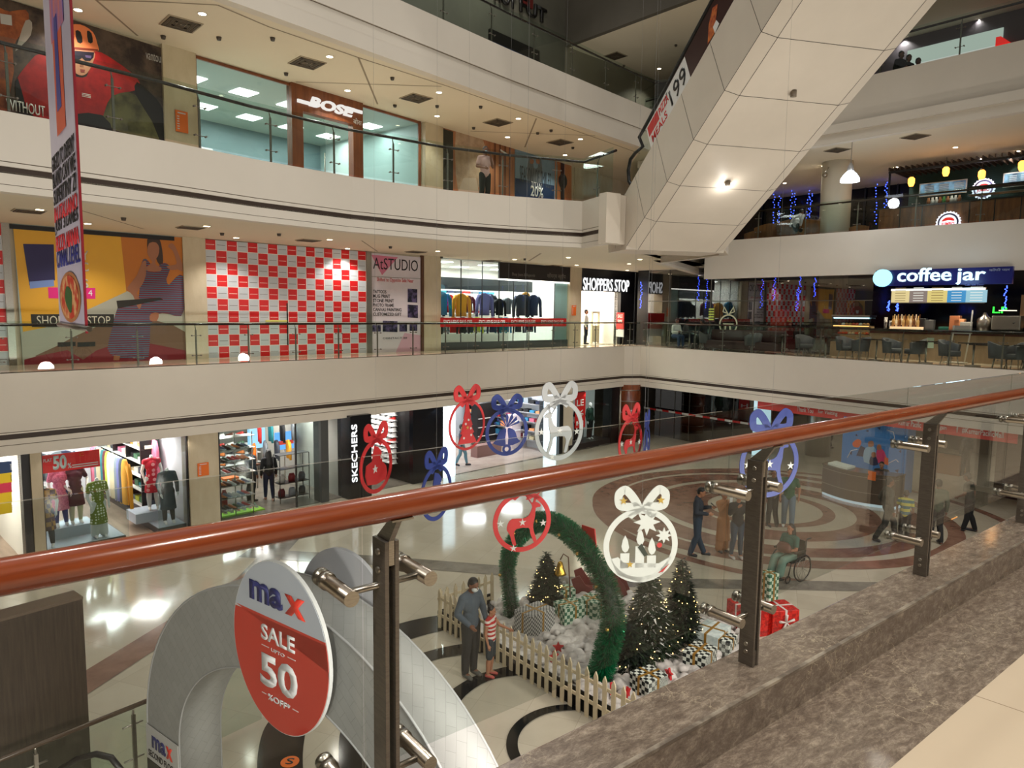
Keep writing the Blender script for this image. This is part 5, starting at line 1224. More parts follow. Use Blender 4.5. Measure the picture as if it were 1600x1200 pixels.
# counter
CC=Wall(FC.at(FC.u(1355),-.45)[:2],FC.at(FC.u(1640),-.45)[:2],0)
ct=empty('service_counter',CC.at(CC.u(1361)),CC.rz,'long brown coffee shop counter with a dark top','counter'); Lc=CC.u(1650)-CC.u(1361)
laminate=noisy('laminate_brown',(.52,.43,.32),(.60,.51,.40),4,.4,(1,1,.15))
MB().use(laminate).bb(0,Lc,0,.7,0,1.0).build('body',ct); MB().use(mat('counter_top_dark',(.14,.12,.10),.3)).bb(-.03,Lc,-.06,.76,1.0,1.06).build('worktop',ct)
MB().use(mat('reddish_strip',(.28,.12,.08),.4)).bb(0,Lc,-.03,0,.92,.98).build('edge_strip',ct)
for x in (1.55,3.1): MB().use(blackm).bb(x,x+1.2,-.01,0,.60,.64).build('drawer_gap',ct)
u,z=CC.uz(1453,544); MB().use(cm('mint_paper',(.72,.80,.72))).bb(u-CC.u(1361)-.11,u-CC.u(1361)+.11,-.012,0,z,z+.36).build('paper_notice',ct)
wallat(CC,2.6,CC.u(1361),CC.u(1661),0,1.15,darkm,'wall_cafe_back')
# pastry case
pc_=empty('pastry_case',CC.at(CC.u(1300)),CC.rz,'lit pastry display case at the left end of the coffee counter','display case'); Lp=CC.u(1361)-CC.u(1300)
MB().use(laminate).bb(0,Lp-.03,0,.65,0,.55).build('base',pc_); MB().use(shopglass).bb(.02,Lp-.05,.0,.6,.55,1.5).build('glass_box',pc_)
MB().use(steel).bb(0,Lp-.03,-.02,.65,1.5,1.56).build('top',pc_)
MB().use(emis('case_cool_light',(.75,.9,.95),2)).bb(.05,Lp-.08,.05,.10,1.42,1.47).build('light_strip',pc_); MB().use(emis('case_warm_light',(1,.72,.4),2.2)).bb(.05,Lp-.08,.05,.10,1.13,1.16).build('light_strip',pc_)
for z in (.82,1.16): MB().use(steel).bb(.04,Lp-.07,.1,.58,z,z+.02).build('shelf',pc_)
MB().use(emis('case_back_warm',(.85,.62,.40),.5)).bb(.04,Lp-.07,.56,.6,.56,1.14).build('back_panel',pc_)
random.seed(11)
def food_mesh(c): return MB().use(mat('food_%d'%int(c[0]*100),c,.5)).loft([(0,0,0,.07,.06),(0,0,.05,.07,.06),(0,0,.085,.03,.03)],10).mesh()
fc=[(.75,.50,.25),(.88,.80,.70),(.45,.22,.10),(.80,.30,.15)]
for j,z in enumerate((.84,1.18)):
    for i in range(9):
        c=random.choice(fc); inst('food',c,lambda:food_mesh(c),'pastry',None,CC.at(CC.u(1300)+.2+i*(Lp-.4)/8,.3,z+.001),CC.rz,'small %s pastry inside the lit display case'%{.75:'golden',.88:'cream',.45:'chocolate',.80:'orange'}[c[0]],'pastry','pastries in the display case')
# bottles, machines
random.seed(9)
def bottle_mesh(c): return MB().use(mat('bottle_%d'%int(c[0]*100),c,.15)).loft([(0,0,0,.042,.042),(0,0,.2,.042,.042),(0,0,.26,.018,.018),(0,0,.36,.016,.016),(0,0,.38,.02,.02)],10).mesh()
bc=[(.62,.46,.25),(.80,.66,.42),(.40,.24,.12),(.88,.80,.66)]
for j in range(2):
    for i in range(8):
        c=bc[(i*3+j)%4]; inst('bottle',c,lambda:bottle_mesh(c),'syrup_bottle',None,CC.at(CC.u(1392)+i*.118,.25+.16*j,1.17+.05*j),0,'syrup bottle in the lit cluster on the coffee counter','bottle','syrup bottles on the coffee counter')
o=MB().use(emis('bottle_tray_glow',(1,.80,.60),1.1)).bb(0,1.02,0,.42,0,.09).build('lit_tray',None,CC.at(CC.u(1390),.1,1.07),CC.rz); tag(o,'glowing tray carrying the syrup bottles on the coffee counter','tray')
for i,(px,h_) in enumerate(((1380,.42),(1388,.30))):
    o=MB().use(noisy('cup_stack',(.85,.82,.78),(.25,.2,.18),14,.5,(1,1,2),lo=.45,hi=.55)).loft([(0,0,0,.05,.05),(0,0,h_,.055,.055)],12).build('cup_stack',None,CC.at(CC.u(px),.3,1.07)); tag(o,['taller stack of paper cups at the left end of the coffee counter','shorter stack of paper cups beside the syrup bottles'][i],'cups')
em_=empty('espresso_machine',CC.at(CC.u(1534),.15,1.07),CC.rz,'chrome espresso machine at the right end of the coffee counter','coffee machine')
MB().use(steel).bb(.25,1.05,0,.5,.05,.52).build('body',em_,bevel=.03); MB().use(steel).loft([(0,.25,0,.22,.2),(0,.25,.4,.22,.2),(0,.25,.5,.1,.1),(0,.25,.62,.04,.04)],14).build('boiler',em_); MB().use(blackm).tube([(.9,-.02,.3),(.9,-.2,.28)],.02,8).build('handle',em_)
o=MB().use(emis('shelf_glow',(1,.95,.85),1.2)).bb(0,.45,0,.3,0,.03).build('lit_shelf',None,CC.at(CC.u(1550),.8,1.75),CC.rz); tag(o,'small lit shelf above the espresso machine','shelf')
me=text_mesh('L.P',.42,.22,.01,.02); me.materials.clear(); me.materials.append(emis('neon_green',(.2,1,.25),2)); o=link('neon_sign',me,None,CC.at(CC.u(1528),1.8,1.68),CC.rz); tag(o,'small green neon lettering behind the coffee counter','neon sign')
me=text_mesh('TRUXNOX',1.5,.2,.01,.02); me.materials.clear(); me.materials.append(emis('neon_amber',(1,.72,.45),2)); o=link('neon_sign',me,None,CC.at(CC.u(1577),1.7,2.5),CC.rz); tag(o,'row of amber lit letters at the right end behind the coffee counter','neon sign')
o=empty('wall_panel',CC.at(CC.u(1575),1.6,1.2),CC.rz,'tan panel with a black oval at the right edge behind the coffee counter','panel'); MB().use(mat('tan_panel',(.62,.47,.33),.5)).bb(0,1.5,0,.05,0,1.1).build('board',o); MB().use(blackm).slab([(.55+.22*math.cos(2*PI*k/24),.55+.40*math.sin(2*PI*k/24)) for k in range(24)],-.02,0).build('oval',o)
for px,c,dy,h_ in ((1413,(.25,.24,.24),.9,.3),(1434,(.12,.12,.13),.7,.4),(1446,(.3,.3,.3),.9,.35),(1470,(.10,.30,.26),.5,.12),(1487,(.55,.34,.22),.9,.5),(1494,(.7,.5,.35),.9,.4),(1507,(.5,.5,.48),.3,.3)):
    o=MB().use(mat('appliance_%d'%px,c,.35)).bb(-.16,.16,-.12,.12,0,h_).build('counter_appliance',None,CC.at(CC.u(px),dy if dy<.7 else .5,1.07),CC.rz,bevel=.02); tag(o,{1413:'dark grey box behind the syrup bottles',1434:'black appliance in the middle of the coffee counter',1446:'grey appliance in the middle of the coffee counter',1470:'low dark green tray on the coffee counter',1487:'tall brown box on the coffee counter',1494:'orange-brown box on the coffee counter',1507:'grey card machine stand near the tall white frame'}[px],'appliance')
# tall white sign frame
fr_=empty('sign_frame',CC.at(CC.u(1512),-.9),CC.rz,'tall white tubular sign stand in front of the coffee counter','stand')
wtube=mat('white_tube',(.80,.76,.70),.4)
for x in (-.24,.24): MB().use(wtube).tube([(x,0,.05),(x+.1,0,1.0),(x+.12,0,1.25 if x<0 else 1.75)],.022,8).build('upright',fr_)
MB().use(wtube).tube([(-.34,-.12,.04),(.30,-.12,.04)],.025,8).build('foot',fr_); MB().use(cm('grey_card',(.55,.52,.48))).bb(-.17,.38,-.02,.02,.98,1.25).build('card_holder',fr_)
MB().use(wtube).tube([(-.34,.12,.04),(.30,.12,.04)],.025,8).build('foot',fr_)
# framed painting
PW=Wall(FC.at(FC.u(1300),.25)[:2],FC.at(FC.u(1380),.25)[:2],0)
po=empty('painting',PW.at(0),PW.rz,'arched yellow painting of a figure in red holding a cup, above the pastry case','painting')
m_=MB(); wpoly(m_,PW,[(1323,492),(1351,492),(1351,469),(1323,469)],.0,cm('ochre2',(.70,.52,.20)),thick=.04); 
wpoly(m_,PW,pxs('1328,492 1328,478 1334,471 1342,471 1348,478 1348,492'),.012,cm('brown_arch',(.38,.25,.12)))
wpoly(m_,PW,pxs('1330,491 1330,482 1335,478 1342,478 1347,483 1347,491'),.018,cm('red_shirt',(.62,.12,.10)),2); wpoly(m_,PW,pxs('1335,478 1335,473 1341,472 1342,478'),.022,skinp,2); wpoly(m_,PW,pxs('1337,485 1342,485 1341,490 1338,490'),.024,white)
m_.build('canvas',po)
# christmas sticker on the glass
st=emis('sticker_cream',(.80,.78,.62),.35)
o=empty('bauble_sticker',FC.at(FC.u(1139),-.03,FC.uz(1139,507)[1]),FC.rz,'cream bauble-shaped sticker with a bow on the dark glass front','sticker')
r=abs(FC.uz(1139,491)[1]-FC.uz(1139,507)[1])
m_=MB().use(st); N=40
for k in range(N):
    a0,a1=2*PI*k/N,2*PI*(k+1)/N; m_.poly([(r*.86*math.cos(a0),0,r*.86*math.sin(a0)),(r*math.cos(a0),0,r*math.sin(a0)),(r*math.cos(a1),0,r*math.sin(a1)),(r*.86*math.cos(a1),0,r*.86*math.sin(a1))])
m_.build('ring',o)
MB().use(st).tube([(-.03,0,r),(-r*.5,0,r*1.7),(-r*.62,0,r*1.25),(-.03,0,r*1.05)],.025,6).build('bow_loop',o); MB().use(st).tube([(.03,0,r),(r*.5,0,r*1.7),(r*.62,0,r*1.25),(.03,0,r*1.05)],.025,6).build('bow_loop',o)
MB().use(st).slab([(-r*.6,r*.1),(r*.6,r*.1),(r*.5,-r*.15),(r*.3,-r*.1),(r*.35,-r*.7),(r*.2,-r*.7),(r*.1,-r*.15),(-r*.2,-r*.15),(-r*.25,-r*.7),(-r*.4,-r*.7),(-r*.35,-r*.1)],-.008,0).build('figure',o)
# hazard sticker
o=MB().use(emis('hazard_yellow',(.80,.85,.35),.35)).build('x'); bpy.data.objects.remove(o)
hz=empty('hazard_strips',FC.at(FC.u(1112),-.03),FC.rz,'ladder of yellow-green strips on the dark glass front','sticker')
for i in range(5): z=FC.uz(1112,499-i*4)[1]; MB().use(emis('hazard_yellow',(.80,.85,.35),.3)).bb(-.13,.13,-.005,0,z-.035,z+.03).build('strip',hz)
# red christmas tree shape behind the glass
o=empty('gift_tower',FC.at(FC.u(1211),.6),FC.rz,'red and orange stacked christmas gift tower behind the dark glass','decoration')
for i,(w_,z0,z1,c) in enumerate(((.55,.0,.55,(.55,.08,.06)),(.45,.55,1.0,(.70,.14,.08)),(.34,1.0,1.4,(.75,.20,.08)),(.22,1.4,1.75,(.70,.10,.08)))):
    MB().use(mat('gift_red%d'%i,c,.4,emit=c,es=.06)).bb(-w_,w_*.9,-.3,.3,z0,z1).build('gift_box',o,bevel=.03)
spot('lamp',FC.at(FC.u(1211),.0,2.9),60,(1,.75,.6),math.radians(70))
# sale stand at the corner
ss=empty('sale_stand',FC.at(FC.u(998),-1.4),FC.rz-.5,'small red sale poster on a metal floor stand at the inner corner','stand')
MB().use(red).bb(-.42,.42,-.02,.02,.78,1.55).build('poster_board',ss); MB().use(white).bb(-.42,.42,-.02,.02,.42,.77).build('lower_card',ss)
for x in (-.36,.36): MB().use(steel).tube([(x,0,0),(x,0,.8)],.015,6).build('leg',ss)
for t_,z,h_ in (('SALE',1.3,.17),('50%',1.05,.17)): me=text_mesh(t_,.55,h_,.004,.02); me.materials.clear(); me.materials.append(white); link('stand_text',me,ss,(-.27,-.022,z))
# tub chairs, tables, sitting customers
tub=mat('tub_chair_grey',(.27,.26,.26),.7)
def tub_chair():
    r=empty('tub_chair',(0,0,0))
    m_=MB().use(tub); N=14; prof=[]
    for z0,z1,r0,r1 in ((.28,.80,.30,.36),):
        o_=[];i_=[]
        for k in range(N+1):
            a=PI*(-.12)+PI*1.24*k/N; h=z1-.14*(1-math.sin(max(0,min(PI,a)))); 
            o_.append((r1*math.cos(a),r1*math.sin(a),h)); i_.append(((r1-.07)*math.cos(a),(r1-.07)*math.sin(a),h))
        ob=[(x*.86,y*.86,z0) for x,y,_ in o_]; ib=[(x*.86,y*.86,z0) for x,y,_ in i_]
        V=[[m_.bm.verts.new(p) for p in L_] for L_ in (o_,i_,ob,ib)]
        for k in range(N):
            m_._f([V[2][k],V[2][k+1],V[0][k+1],V[0][k]],True); m_._f([V[0][k],V[0][k+1],V[1][k+1],V[1][k]],True); m_._f([V[1][k],V[1][k+1],V[3][k+1],V[3][k]],True)
        for k in (0,N): m_._f([V[0][k],V[1][k],V[3][k],V[2][k]])
    m_.build('backrest',r); MB().use(tub).cyl((0,0,.28),.30,.16,20).build('seat',r); 
    for a in (.8,2.3,3.9,5.5): MB().use(steel).tube([(.2*math.cos(a),.2*math.sin(a),.28),(.26*math.cos(a),.26*math.sin(a),0)],.015,6).build('leg',r)
    return r
def edge(px,off=1.0):
    W=Wall(E2[3],E2[4],0); return W.at(W.u(px,545),off),W
tc0=tub_chair(); EW=Wall(E2[3],E2[4],0)
CH=[(1087,.7,2.0),(1160,.65,-2),(1240,.7,1.2),(1306,.65,1.3),(1325,.75,-1.6),(1380,.65,1.5),(1408,.9,-1.2),(1470,.65,1.4),(1548,.75,1.9),(1572,.7,-.8),(1590,.95,.5)]
LBL=['beside the man in dark clothes','left of the bauble sticker','in front of the gift tower','left of the pair facing away before the pastry case','facing left in front of the pastry case','under the round blue lamp sign','in front of the mint paper notice','left of the tall white sign stand','right of the tall white sign stand','near the right edge, its back to the viewer','farthest right beside the coffee counter']
for i,(px,off,rz) in enumerate(CH):
    o=tc0 if i==0 else copy_tree(tc0); o.location=EW.at(EW.u(px,545),off); o.rotation_euler=(0,0,EW.rz+rz); tag(o,'dark grey tub chair '+LBL[i],'chair','tub chairs of the coffee shop')
TB=[(1059,.75),(1205,.7),(1272,.75),(1353,.7),(1430,.75),(1505,.75),(1600,.55)]
def table():
    r=empty('cafe_table'); MB().use(mat('table_top_dark',(.13,.10,.09),.2)).bb(-.35,.35,-.3,.3,.70,.73).build('tabletop',r); MB().use(steel).tube([(0,0,.02),(0,0,.7)],.03,10).build('pedestal',r); MB().use(steel).cyl((0,0,0),.22,.02,18).build('base',r); return r
tb0=table(); TL=['between the two seated customers','in front of the gift tower','in front of the brown stone column','in front of the pastry case','in front of the coffee counter bottles','beside the tall white sign stand','at the right edge with a phone on it']
for i,(px,off) in enumerate(TB):
    o=tb0 if i==0 else copy_tree(tb0); o.location=EW.at(EW.u(px,545),off); o.rotation_euler=(0,0,EW.rz); tag(o,'dark cafe table '+TL[i],'table','coffee shop tables')
sofa=mat('sofa_maroon',(.22,.11,.10),.6)
for i,(px,wd) in enumerate(((1113,1.7),(1166,2.1))):
    o=empty('sofa',EW.at(EW.u(px,545),.75),EW.rz,['brown bench sofa below the bauble sticker','brown bench sofa right of the bauble sticker'][i],'sofa','brown bench sofas behind the railing')
    MB().use(sofa).bb(-wd/2,wd/2,-.3,.3,.1,.42).build('seat',o,bevel=.04); MB().use(sofa).bb(-wd/2,wd/2,.2,.38,.42,.88).build('backrest',o,bevel=.04)
sit={'pelvis':(0,0,.55),'waist':(0,-.01,.68),'chest':(0,-.02,.87),'neck':(0,-.02,1.05),'head':(0,-.05,1.215),'shl':(.175,-.02,.995),'shr':(-.175,-.02,.995),'ell':(.23,-.10,.74),'elr':(-.23,-.10,.74),'wrl':(.12,-.33,.78),'wrr':(-.12,-.33,.78),'hil':(.09,-.02,.53),'hir':(-.09,-.02,.53),'knl':(.12,-.44,.52),'knr':(-.12,-.44,.52),'anl':(.12,-.46,.09),'anr':(-.12,-.46,.09),'tol':(.13,-.60,.03),'tor':(-.13,-.60,.03)}
fig('person','man in white shirt seated on the left at the cafe table near the inner corner','person',EW.at(EW.u(1036,545),.75),EW.rz+1.4,1.7,pose(sit,lean=8),skind,cloth('white',cols['white']),'long',cloth('jeans_blue',(.16,.24,.36)),shoe=blackm,hair=hairm)
fig('person','man in black seated on the right at the cafe table near the inner corner','person',EW.at(EW.u(1083,545),.75),EW.rz-1.5,1.75,pose(sit,lean=12),skind,cloth('black',cols['black']),'long',cloth('dark_trouser',(.12,.14,.13)),shoe=blackm,hair=hairm)
spot('lamp',CC.at(CC.u(1420),-.2,2.6),90,(1,.85,.65)); spot('lamp',CC.at(CC.u(1500),-.2,2.3),90,(1,.85,.65)); spot('lamp',CC.at(CC.u(1570),-.2,2.9),90,(1,.85,.65)); 

for u in (1.5,4.5,8,11,14,17):  # added spots that brighten the cafe seating, without fittings
    q=FC.at(u,-.8,3.3); spot('lamp',q,70,(1,.88,.72),math.radians(110))
# ================================================================= ground floor shops (left)
zc=C1-G
def gp(px0,px1,**k): return pillar(WG,px0,px1,zc,**k)
for a_,b_ in ((32,50),(285,332)): gp(a_,b_)
wbox(WG,18,32,-.06,.25,0,zc,darkm,'wall_dark_frame')
notice(WG,301,723,318,746,'orange notice on the stone pillar between the dress shop and the footwear shop')
# far left shop window with sale posters
u0,u1=WG.u(-120),WG.u(18)
room(WG,u0,u1,4,zc,wallm,woodfl,whitem,2,E=160,name='corner_shop')
for i,(t_,y0,y1,c,tc) in enumerate((('78',722,740,(.16,.24,.38),(.95,.97,1)),('OF',740,756,(.86,.72,.12),(.2,.15,.1)),('NS',755,771,(.80,.20,.30),(.95,.9,.85)),('LE',770,787,(.86,.72,.12),(.05,.04,.04)),('OFF',787,803,(.86,.72,.12),(.2,.15,.1)))):
    a_=WG.uz(-30,y1+5,.03); b_=WG.uz(18,y0-2,.03); z1=WG.uz(18,y0-2,.03)[1]; z0=WG.uz(18,y1-2,.03)[1]
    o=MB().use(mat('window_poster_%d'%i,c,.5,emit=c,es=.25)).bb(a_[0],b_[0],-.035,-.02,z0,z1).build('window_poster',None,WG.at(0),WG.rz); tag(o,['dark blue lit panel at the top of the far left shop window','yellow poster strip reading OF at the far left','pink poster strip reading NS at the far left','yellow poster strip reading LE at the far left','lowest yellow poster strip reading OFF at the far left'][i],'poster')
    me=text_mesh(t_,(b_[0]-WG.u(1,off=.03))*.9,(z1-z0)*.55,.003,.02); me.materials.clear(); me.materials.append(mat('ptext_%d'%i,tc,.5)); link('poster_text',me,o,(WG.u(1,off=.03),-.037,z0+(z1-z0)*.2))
def ground_mannequin(px,py,zb,rz,label,top,bottom,h=1.72,hem=.45,bot='tights',sleeve='short',head=False,P_=None,arm=0,tight=True):
    yy=.35 if zb<.3 else 1.05; u_=WG.u(px,py,-yy); p=WG.at(u_,yy,zb); J=pose({'ell':(.25,.02,1.13),'wrl':(.22,-.10,.90),'elr':(-.25,.02,1.13),'wrr':(-.22,-.10,.90),'anl':(.12,.0,.085),'anr':(-.08,.06,.085)} if not arm else {'ell':(.30,.06,1.15),'wrl':(.22,-.16,1.0),'elr':(-.30,.06,1.15),'wrr':(-.22,-.16,1.0)})
    return fig('mannequin',label,'mannequin',p,rz,h,J,mannq,top,sleeve,bottom,bot,None,head=head,dresshem=hem,face=False,vox=.012)
# --- dress shop
u0,u1=WG.u(50),WG.u(285); Lx=u1-u0
room(WG,u0,u1,5.5,zc,mat('shop_wall_soft',(.80,.78,.80),.7),woodfl,whitem,3,E=300,name='dress_shop')
fr=empty('storefront',WG.at(u0),WG.rz,'glass front of the dress shop with headless mannequins, lower left','shop front')
MB().use(shopglass).bb(0,WG.u(187)-u0,0,.012,0,zc).build('glass_pane',fr); MB().use(shopglass).bb(WG.u(235)-u0,Lx,0,.012,0,zc).build('glass_pane',fr)
for x in (0,Lx): MB().use(blackm).bb(x-.03,x+.03,-.05,.05,0,zc).build('frame_upright',fr)
MB().use(blackm).bb(0,Lx,-.04,.04,zc-.06,zc).build('top_frame',fr)
plm=mat('plinth_dark',(.17,.15,.15),.4); pls=mat('plinth_step_grey',(.62,.66,.70),.4)
o=empty('display_plinth',WG.at(u0+.05,.1),WG.rz,'stepped display plinth under the four left dress mannequins','plinth'); xa=WG.u(187)-u0-.1
MB().use(plm).bb(0,xa,0,1.5,.0,.17).build('lower_step',o); MB().use(pls).bb(.02,xa-.02,.02,1.48,.17,.18).build('lower_top',o); MB().use(pls).bb(.3,xa*.72,.75,1.5,.18,.45).build('upper_step',o)
o=empty('display_plinth',WG.at(WG.u(236),.1),WG.rz,'stepped display plinth under the two right dress mannequins','plinth'); xb=WG.u(285)-WG.u(236)-.05
MB().use(plm).bb(0,xb,0,1.5,0,.17).build('lower_step',o); MB().use(pls).bb(.02,xb-.02,.02,1.48,.17,.18).build('lower_top',o); MB().use(pls).bb(-.3,xb*.7,.75,1.5,.18,.45).build('upper_step',o)
FZ=WG.rz
ground_mannequin(74,856,.18,FZ-.2,'headless mannequin in orange and brown checked kurta, leftmost in the dress shop',clothp('plaid',(.72,.50,.16),(.36,.20,.12),9,'check'),cloth('black',cols['black']))
ground_mannequin(97,838,.45,FZ+.1,'headless mannequin in pink kurta and blue leggings behind the checked one',clothp('pink_print',(.84,.45,.58),(.72,.35,.48),30),cloth('blue_legging',(.20,.22,.48)))
ground_mannequin(121,830,.45,FZ,'headless mannequin in maroon kurta with gold yoke, hands on hips',cloth('maroon_silk',(.30,.08,.16),.5),cloth('cream_legging',(.80,.76,.64)),hem=.5,arm=1)
ground_mannequin(156,846,.18,FZ+.15,'headless mannequin in green and white dotted long kurta by the shop entrance',clothp('dots_green',(.45,.50,.14),(.90,.90,.80),14,'dots'),cloth('white',cols['white']),hem=.38,bot='wide')
ground_mannequin(240,806,.45,FZ-.1,'headless mannequin in red printed kurta and white trousers, right of the entrance',clothp('red_print',(.72,.12,.20),(.88,.60,.62),7,'dots'),cloth('white',cols['white']),hem=.52,sleeve='cap')
ground_mannequin(264,819,.18,FZ,'headless mannequin in dark teal kurta with grey yoke, rightmost in the dress shop',cloth('dark_teal',(.13,.20,.22)),cloth('black',cols['black']),hem=.42,sleeve='long')
bn=empty('sale_banner',WG.at(0),WG.rz,'red FLAT 50% banner hanging in the dress shop window','banner')
BO=-.35
a_=WG.uz(66,738,BO); b_=WG.uz(155,703,BO); z0=WG.uz(110,734.5,BO)[1]; z1=WG.uz(110,707,BO)[1]
MB().use(mat('banner_red',(.84,.08,.08),.5,emit=(.84,.08,.08),es=.15)).bb(a_[0],b_[0],-BO-.01,-BO,z0,z1).build('banner_sheet',bn)
def bt(t,x0,x1,f0,f1,b=.02):
    u0_=WG.u(x0,720,BO); u1_=WG.u(x1,720,BO); me=text_mesh(t,u1_-u0_,(z1-z0)*(f1-f0),.003,b); me.materials.clear(); me.materials.append(white); link('banner_text',me,bn,(u0_,-BO-.012,z0+(z1-z0)*f0))
bt('FLAT',67.5,81,.62,.80); bt('50',82,104,.12,.92,.04); bt('%',105,111,.12,.42)
for f in (.12,.24): u0_,u1_=WG.u(112,720,BO),WG.u(153,720,BO); MB().use(white).bb(u0_,u1_,-BO-.014,-BO-.01,z0+(z1-z0)*f,z0+(z1-z0)*(f+.05)).build('banner_line',bn)
bt('C',124,131,.72,.92,.03)
for c in bn.children:
    if c.location.length and abs(c.location.x-WG.u(124,720,BO))<.01: c.data.materials.clear(); c.data.materials.append(orange)
# garments on a rail and shelf wall on the right inside
for i in range(14):
    c=['mustard','slate','lilac','grey','cream','cream','white','lime','maroon','teal','cream','cream','grey','pink'][i]
    o=shirt(WG,WG.u(172)+.45+.0*i,.9+.2*i,1.98,c,'%s garment on the long side rail of the dress shop'%c,'garments on the side rail of the dress shop',(1.15,1.0,1.75),PI/2)
sh=empty('shelving_unit',WG.at(WG.u(285)-.5,.2),WG.rz,'dark shelving with folded clothes along the right wall of the dress shop','shelves')
for z in (.35,.8,1.2,1.6,2.0,2.4): MB().use(white).bb(-.1,.42,1.6,5.2,z,z+.03).build('shelf',sh)
MB().use(mat('cabinet_brown_dark',(.20,.16,.15),.4)).bb(-.15,.45,1.55,5.2,0,.34).build('base_cabinet',sh)
for y in (1.6,2.8,4.0,5.15): MB().use(blackm).bb(-.1,.42,y,y+.04,0,2.5).build('upright',sh)
random.seed(21)
for z in (.38,.83,1.23,1.63,2.03):
    for j in range(10):
        c=random.choice(list(cols)); inst('fold',c,lambda:folded_mesh(cloth(c,cols[c])),'folded_garment',None,WG.at(WG.u(285)-.36,1.9+.35*j,z+.002),WG.rz+PI/2,'%s folded garment on the right shelves of the dress shop'%c,'garment','folded clothes in the dress shop',(1,1,random.choice([2,3,4])))
for i,(px,c) in enumerate([(58,'teal'),(62,'black'),(74,'red'),(98,'slate'),(143,'navy'),(134,'grey')]): shirt(WG,WG.u(px),3.2,2.0,c,'%s garment hanging at the back of the dress shop'%c,'garments at the back of the dress shop',1.1)
shirt(WG,WG.u(271),1.9,2.35,'pink','pink dress hanging at the right wall of the dress shop','garments at the back of the dress shop',(1,1,2.2),PI/2)
# --- footwear shop
u0,u1=WG.u(333),WG.u(533); Lx=u1-u0
greyfl=noisy('shop_floor_greybrown',(.40,.37,.34),(.50,.46,.42),2,.25)
room(WG,u0,u1,6,zc,mat('shop_wall_grey',(.60,.60,.57),.7),greyfl,whitem,3,E=230,name='footwear_shop')
fr=empty('storefront',WG.at(u0),WG.rz,'glass front of the footwear shop beside the orange notice pillar','shop front')
MB().use(shopglass).bb(.03,WG.u(385)-u0,0,.012,0,zc).build('glass_pane',fr); MB().use(blackm).bb(-.03,.05,-.06,.06,0,zc).build('frame_upright',fr); MB().use(shopglass).bb(WG.u(460)-u0,WG.u(495)-u0,0,.012,0,zc).build('glass_pane',fr); x=WG.u(458)-u0; MB().use(blackm).bb(x-.02,x+.02,-.03,.03,0,zc).build('mullion',fr)
MB().use(mat('grey_panel_dark',(.28,.29,.29),.5)).bb(WG.u(497)-u0,WG.u(509)-u0,-.05,.4,0,zc).build('side_panel',fr)
scol=[((.12,.12,.14),(.8,.8,.8)),((.85,.83,.80),(.9,.9,.9)),((.35,.2,.14),(.15,.1,.08)),((.70,.18,.15),(.85,.85,.85)),((.20,.35,.25),(.8,.8,.8)),((.80,.45,.20),(.3,.2,.15)),((.45,.50,.60),(.9,.9,.9))]
def shoe(i,parent_W,u,y,z,rz,label,group,sc=1):
    c=scol[i]; return inst('shoe',i,lambda:shoe_mesh(mat('shoe_upper%d'%i,c[0],.5),mat('shoe_sole%d'%i,c[1],.6)),'shoe',None,parent_W.at(u,y,z),parent_W.rz+rz,label,'shoe',group,sc)
cn=['black','white','brown','red','green','tan','grey']
random.seed(31)
sh=empty('shoe_shelving',WG.at(u0,5.75),WG.rz,'wall shelving full of shoes at the back of the footwear shop','shelves')
for z in (.35,.7,1.05,1.4,1.75,2.1,2.4): MB().use(white).bb(.1,Lx-.1,-.35,.0,z,z+.02).build('shelf',sh)
for r_,z in enumerate((.372,.722,1.072,1.422,1.772,2.122)):
    u=u0+.3
    while u<u1-.3:
        i=random.randrange(7); shoe(i,WG,u,5.55,z,PI/2+.5,'%s shoe on the back wall of the footwear shop'%cn[i],'shoes on the back wall of the footwear shop',1.25); u+=.36
# window shelves with shoes at left
ws=empty('window_shelving',WG.at(u0+.1,.15),WG.rz,'glass window shelving with shoes at the left of the footwear shop','shelves'); wl=WG.u(392)-u0
for z in (.25,.6,.95,1.3,1.65,2.0,2.35): MB().use(steel).bb(0,wl,0,.4,z,z+.015).build('shelf',ws)
for x in (0,wl/2,wl): MB().use(steel).tube([(x,.2,0),(x,.2,2.45)],.015,6).build('upright',ws)
for z in (.267,.617,.967,1.317,1.667,2.017):
    for k in range(6):
        i=random.randrange(7); shoe(i,WG,u0+.25+k*(wl-.25)/6,.33,z,-PI/2+.4,'%s shoe on the left window shelves of the footwear shop'%cn[i],'shoes on the window shelves of the footwear shop',1.1)
tb=empty('shoe_table',WG.at(WG.u(375),1.7),WG.rz,'pale table with shoes and an orange box behind the left window','table')
MB().use(mat('pale_table',(.74,.72,.68),.4)).bb(-.8,.9,-.4,.4,.68,.74).build('tabletop',tb)
for x in (-.75,.85):
    for y in (-.35,.35): MB().use(steel).bb(x-.02,x+.02,y-.02,y+.02,0,.68).build('leg',tb)
MB().use(orange).bb(.1,.55,-.15,.15,.74,.86).build('box_lid',tb)
for k in range(6):
    i=random.randrange(7); shoe(i,WG,WG.u(375)-.6+.2*k,1.5,.742,-PI/2,'%s shoe on the pale table of the footwear shop'%cn[i],'shoes on the pale table',1)
mt=MB().use(mat('lime_mat',(.50,.72,.15),.7)).bb(-.9,.7,-.35,.35,0,.05).build('floor_mat',None,WG.at(WG.u(380),.75),WG.rz); tag(mt,'lime green display mat on the floor of the footwear shop','mat')
for k in range(8):
    i=random.choice([3,0,6,4]); shoe(i,WG,WG.u(380)-.75+.19*k,.75,.052,-PI/2,'%s shoe on the lime green mat'%cn[i],'shoes on the lime green mat',1)
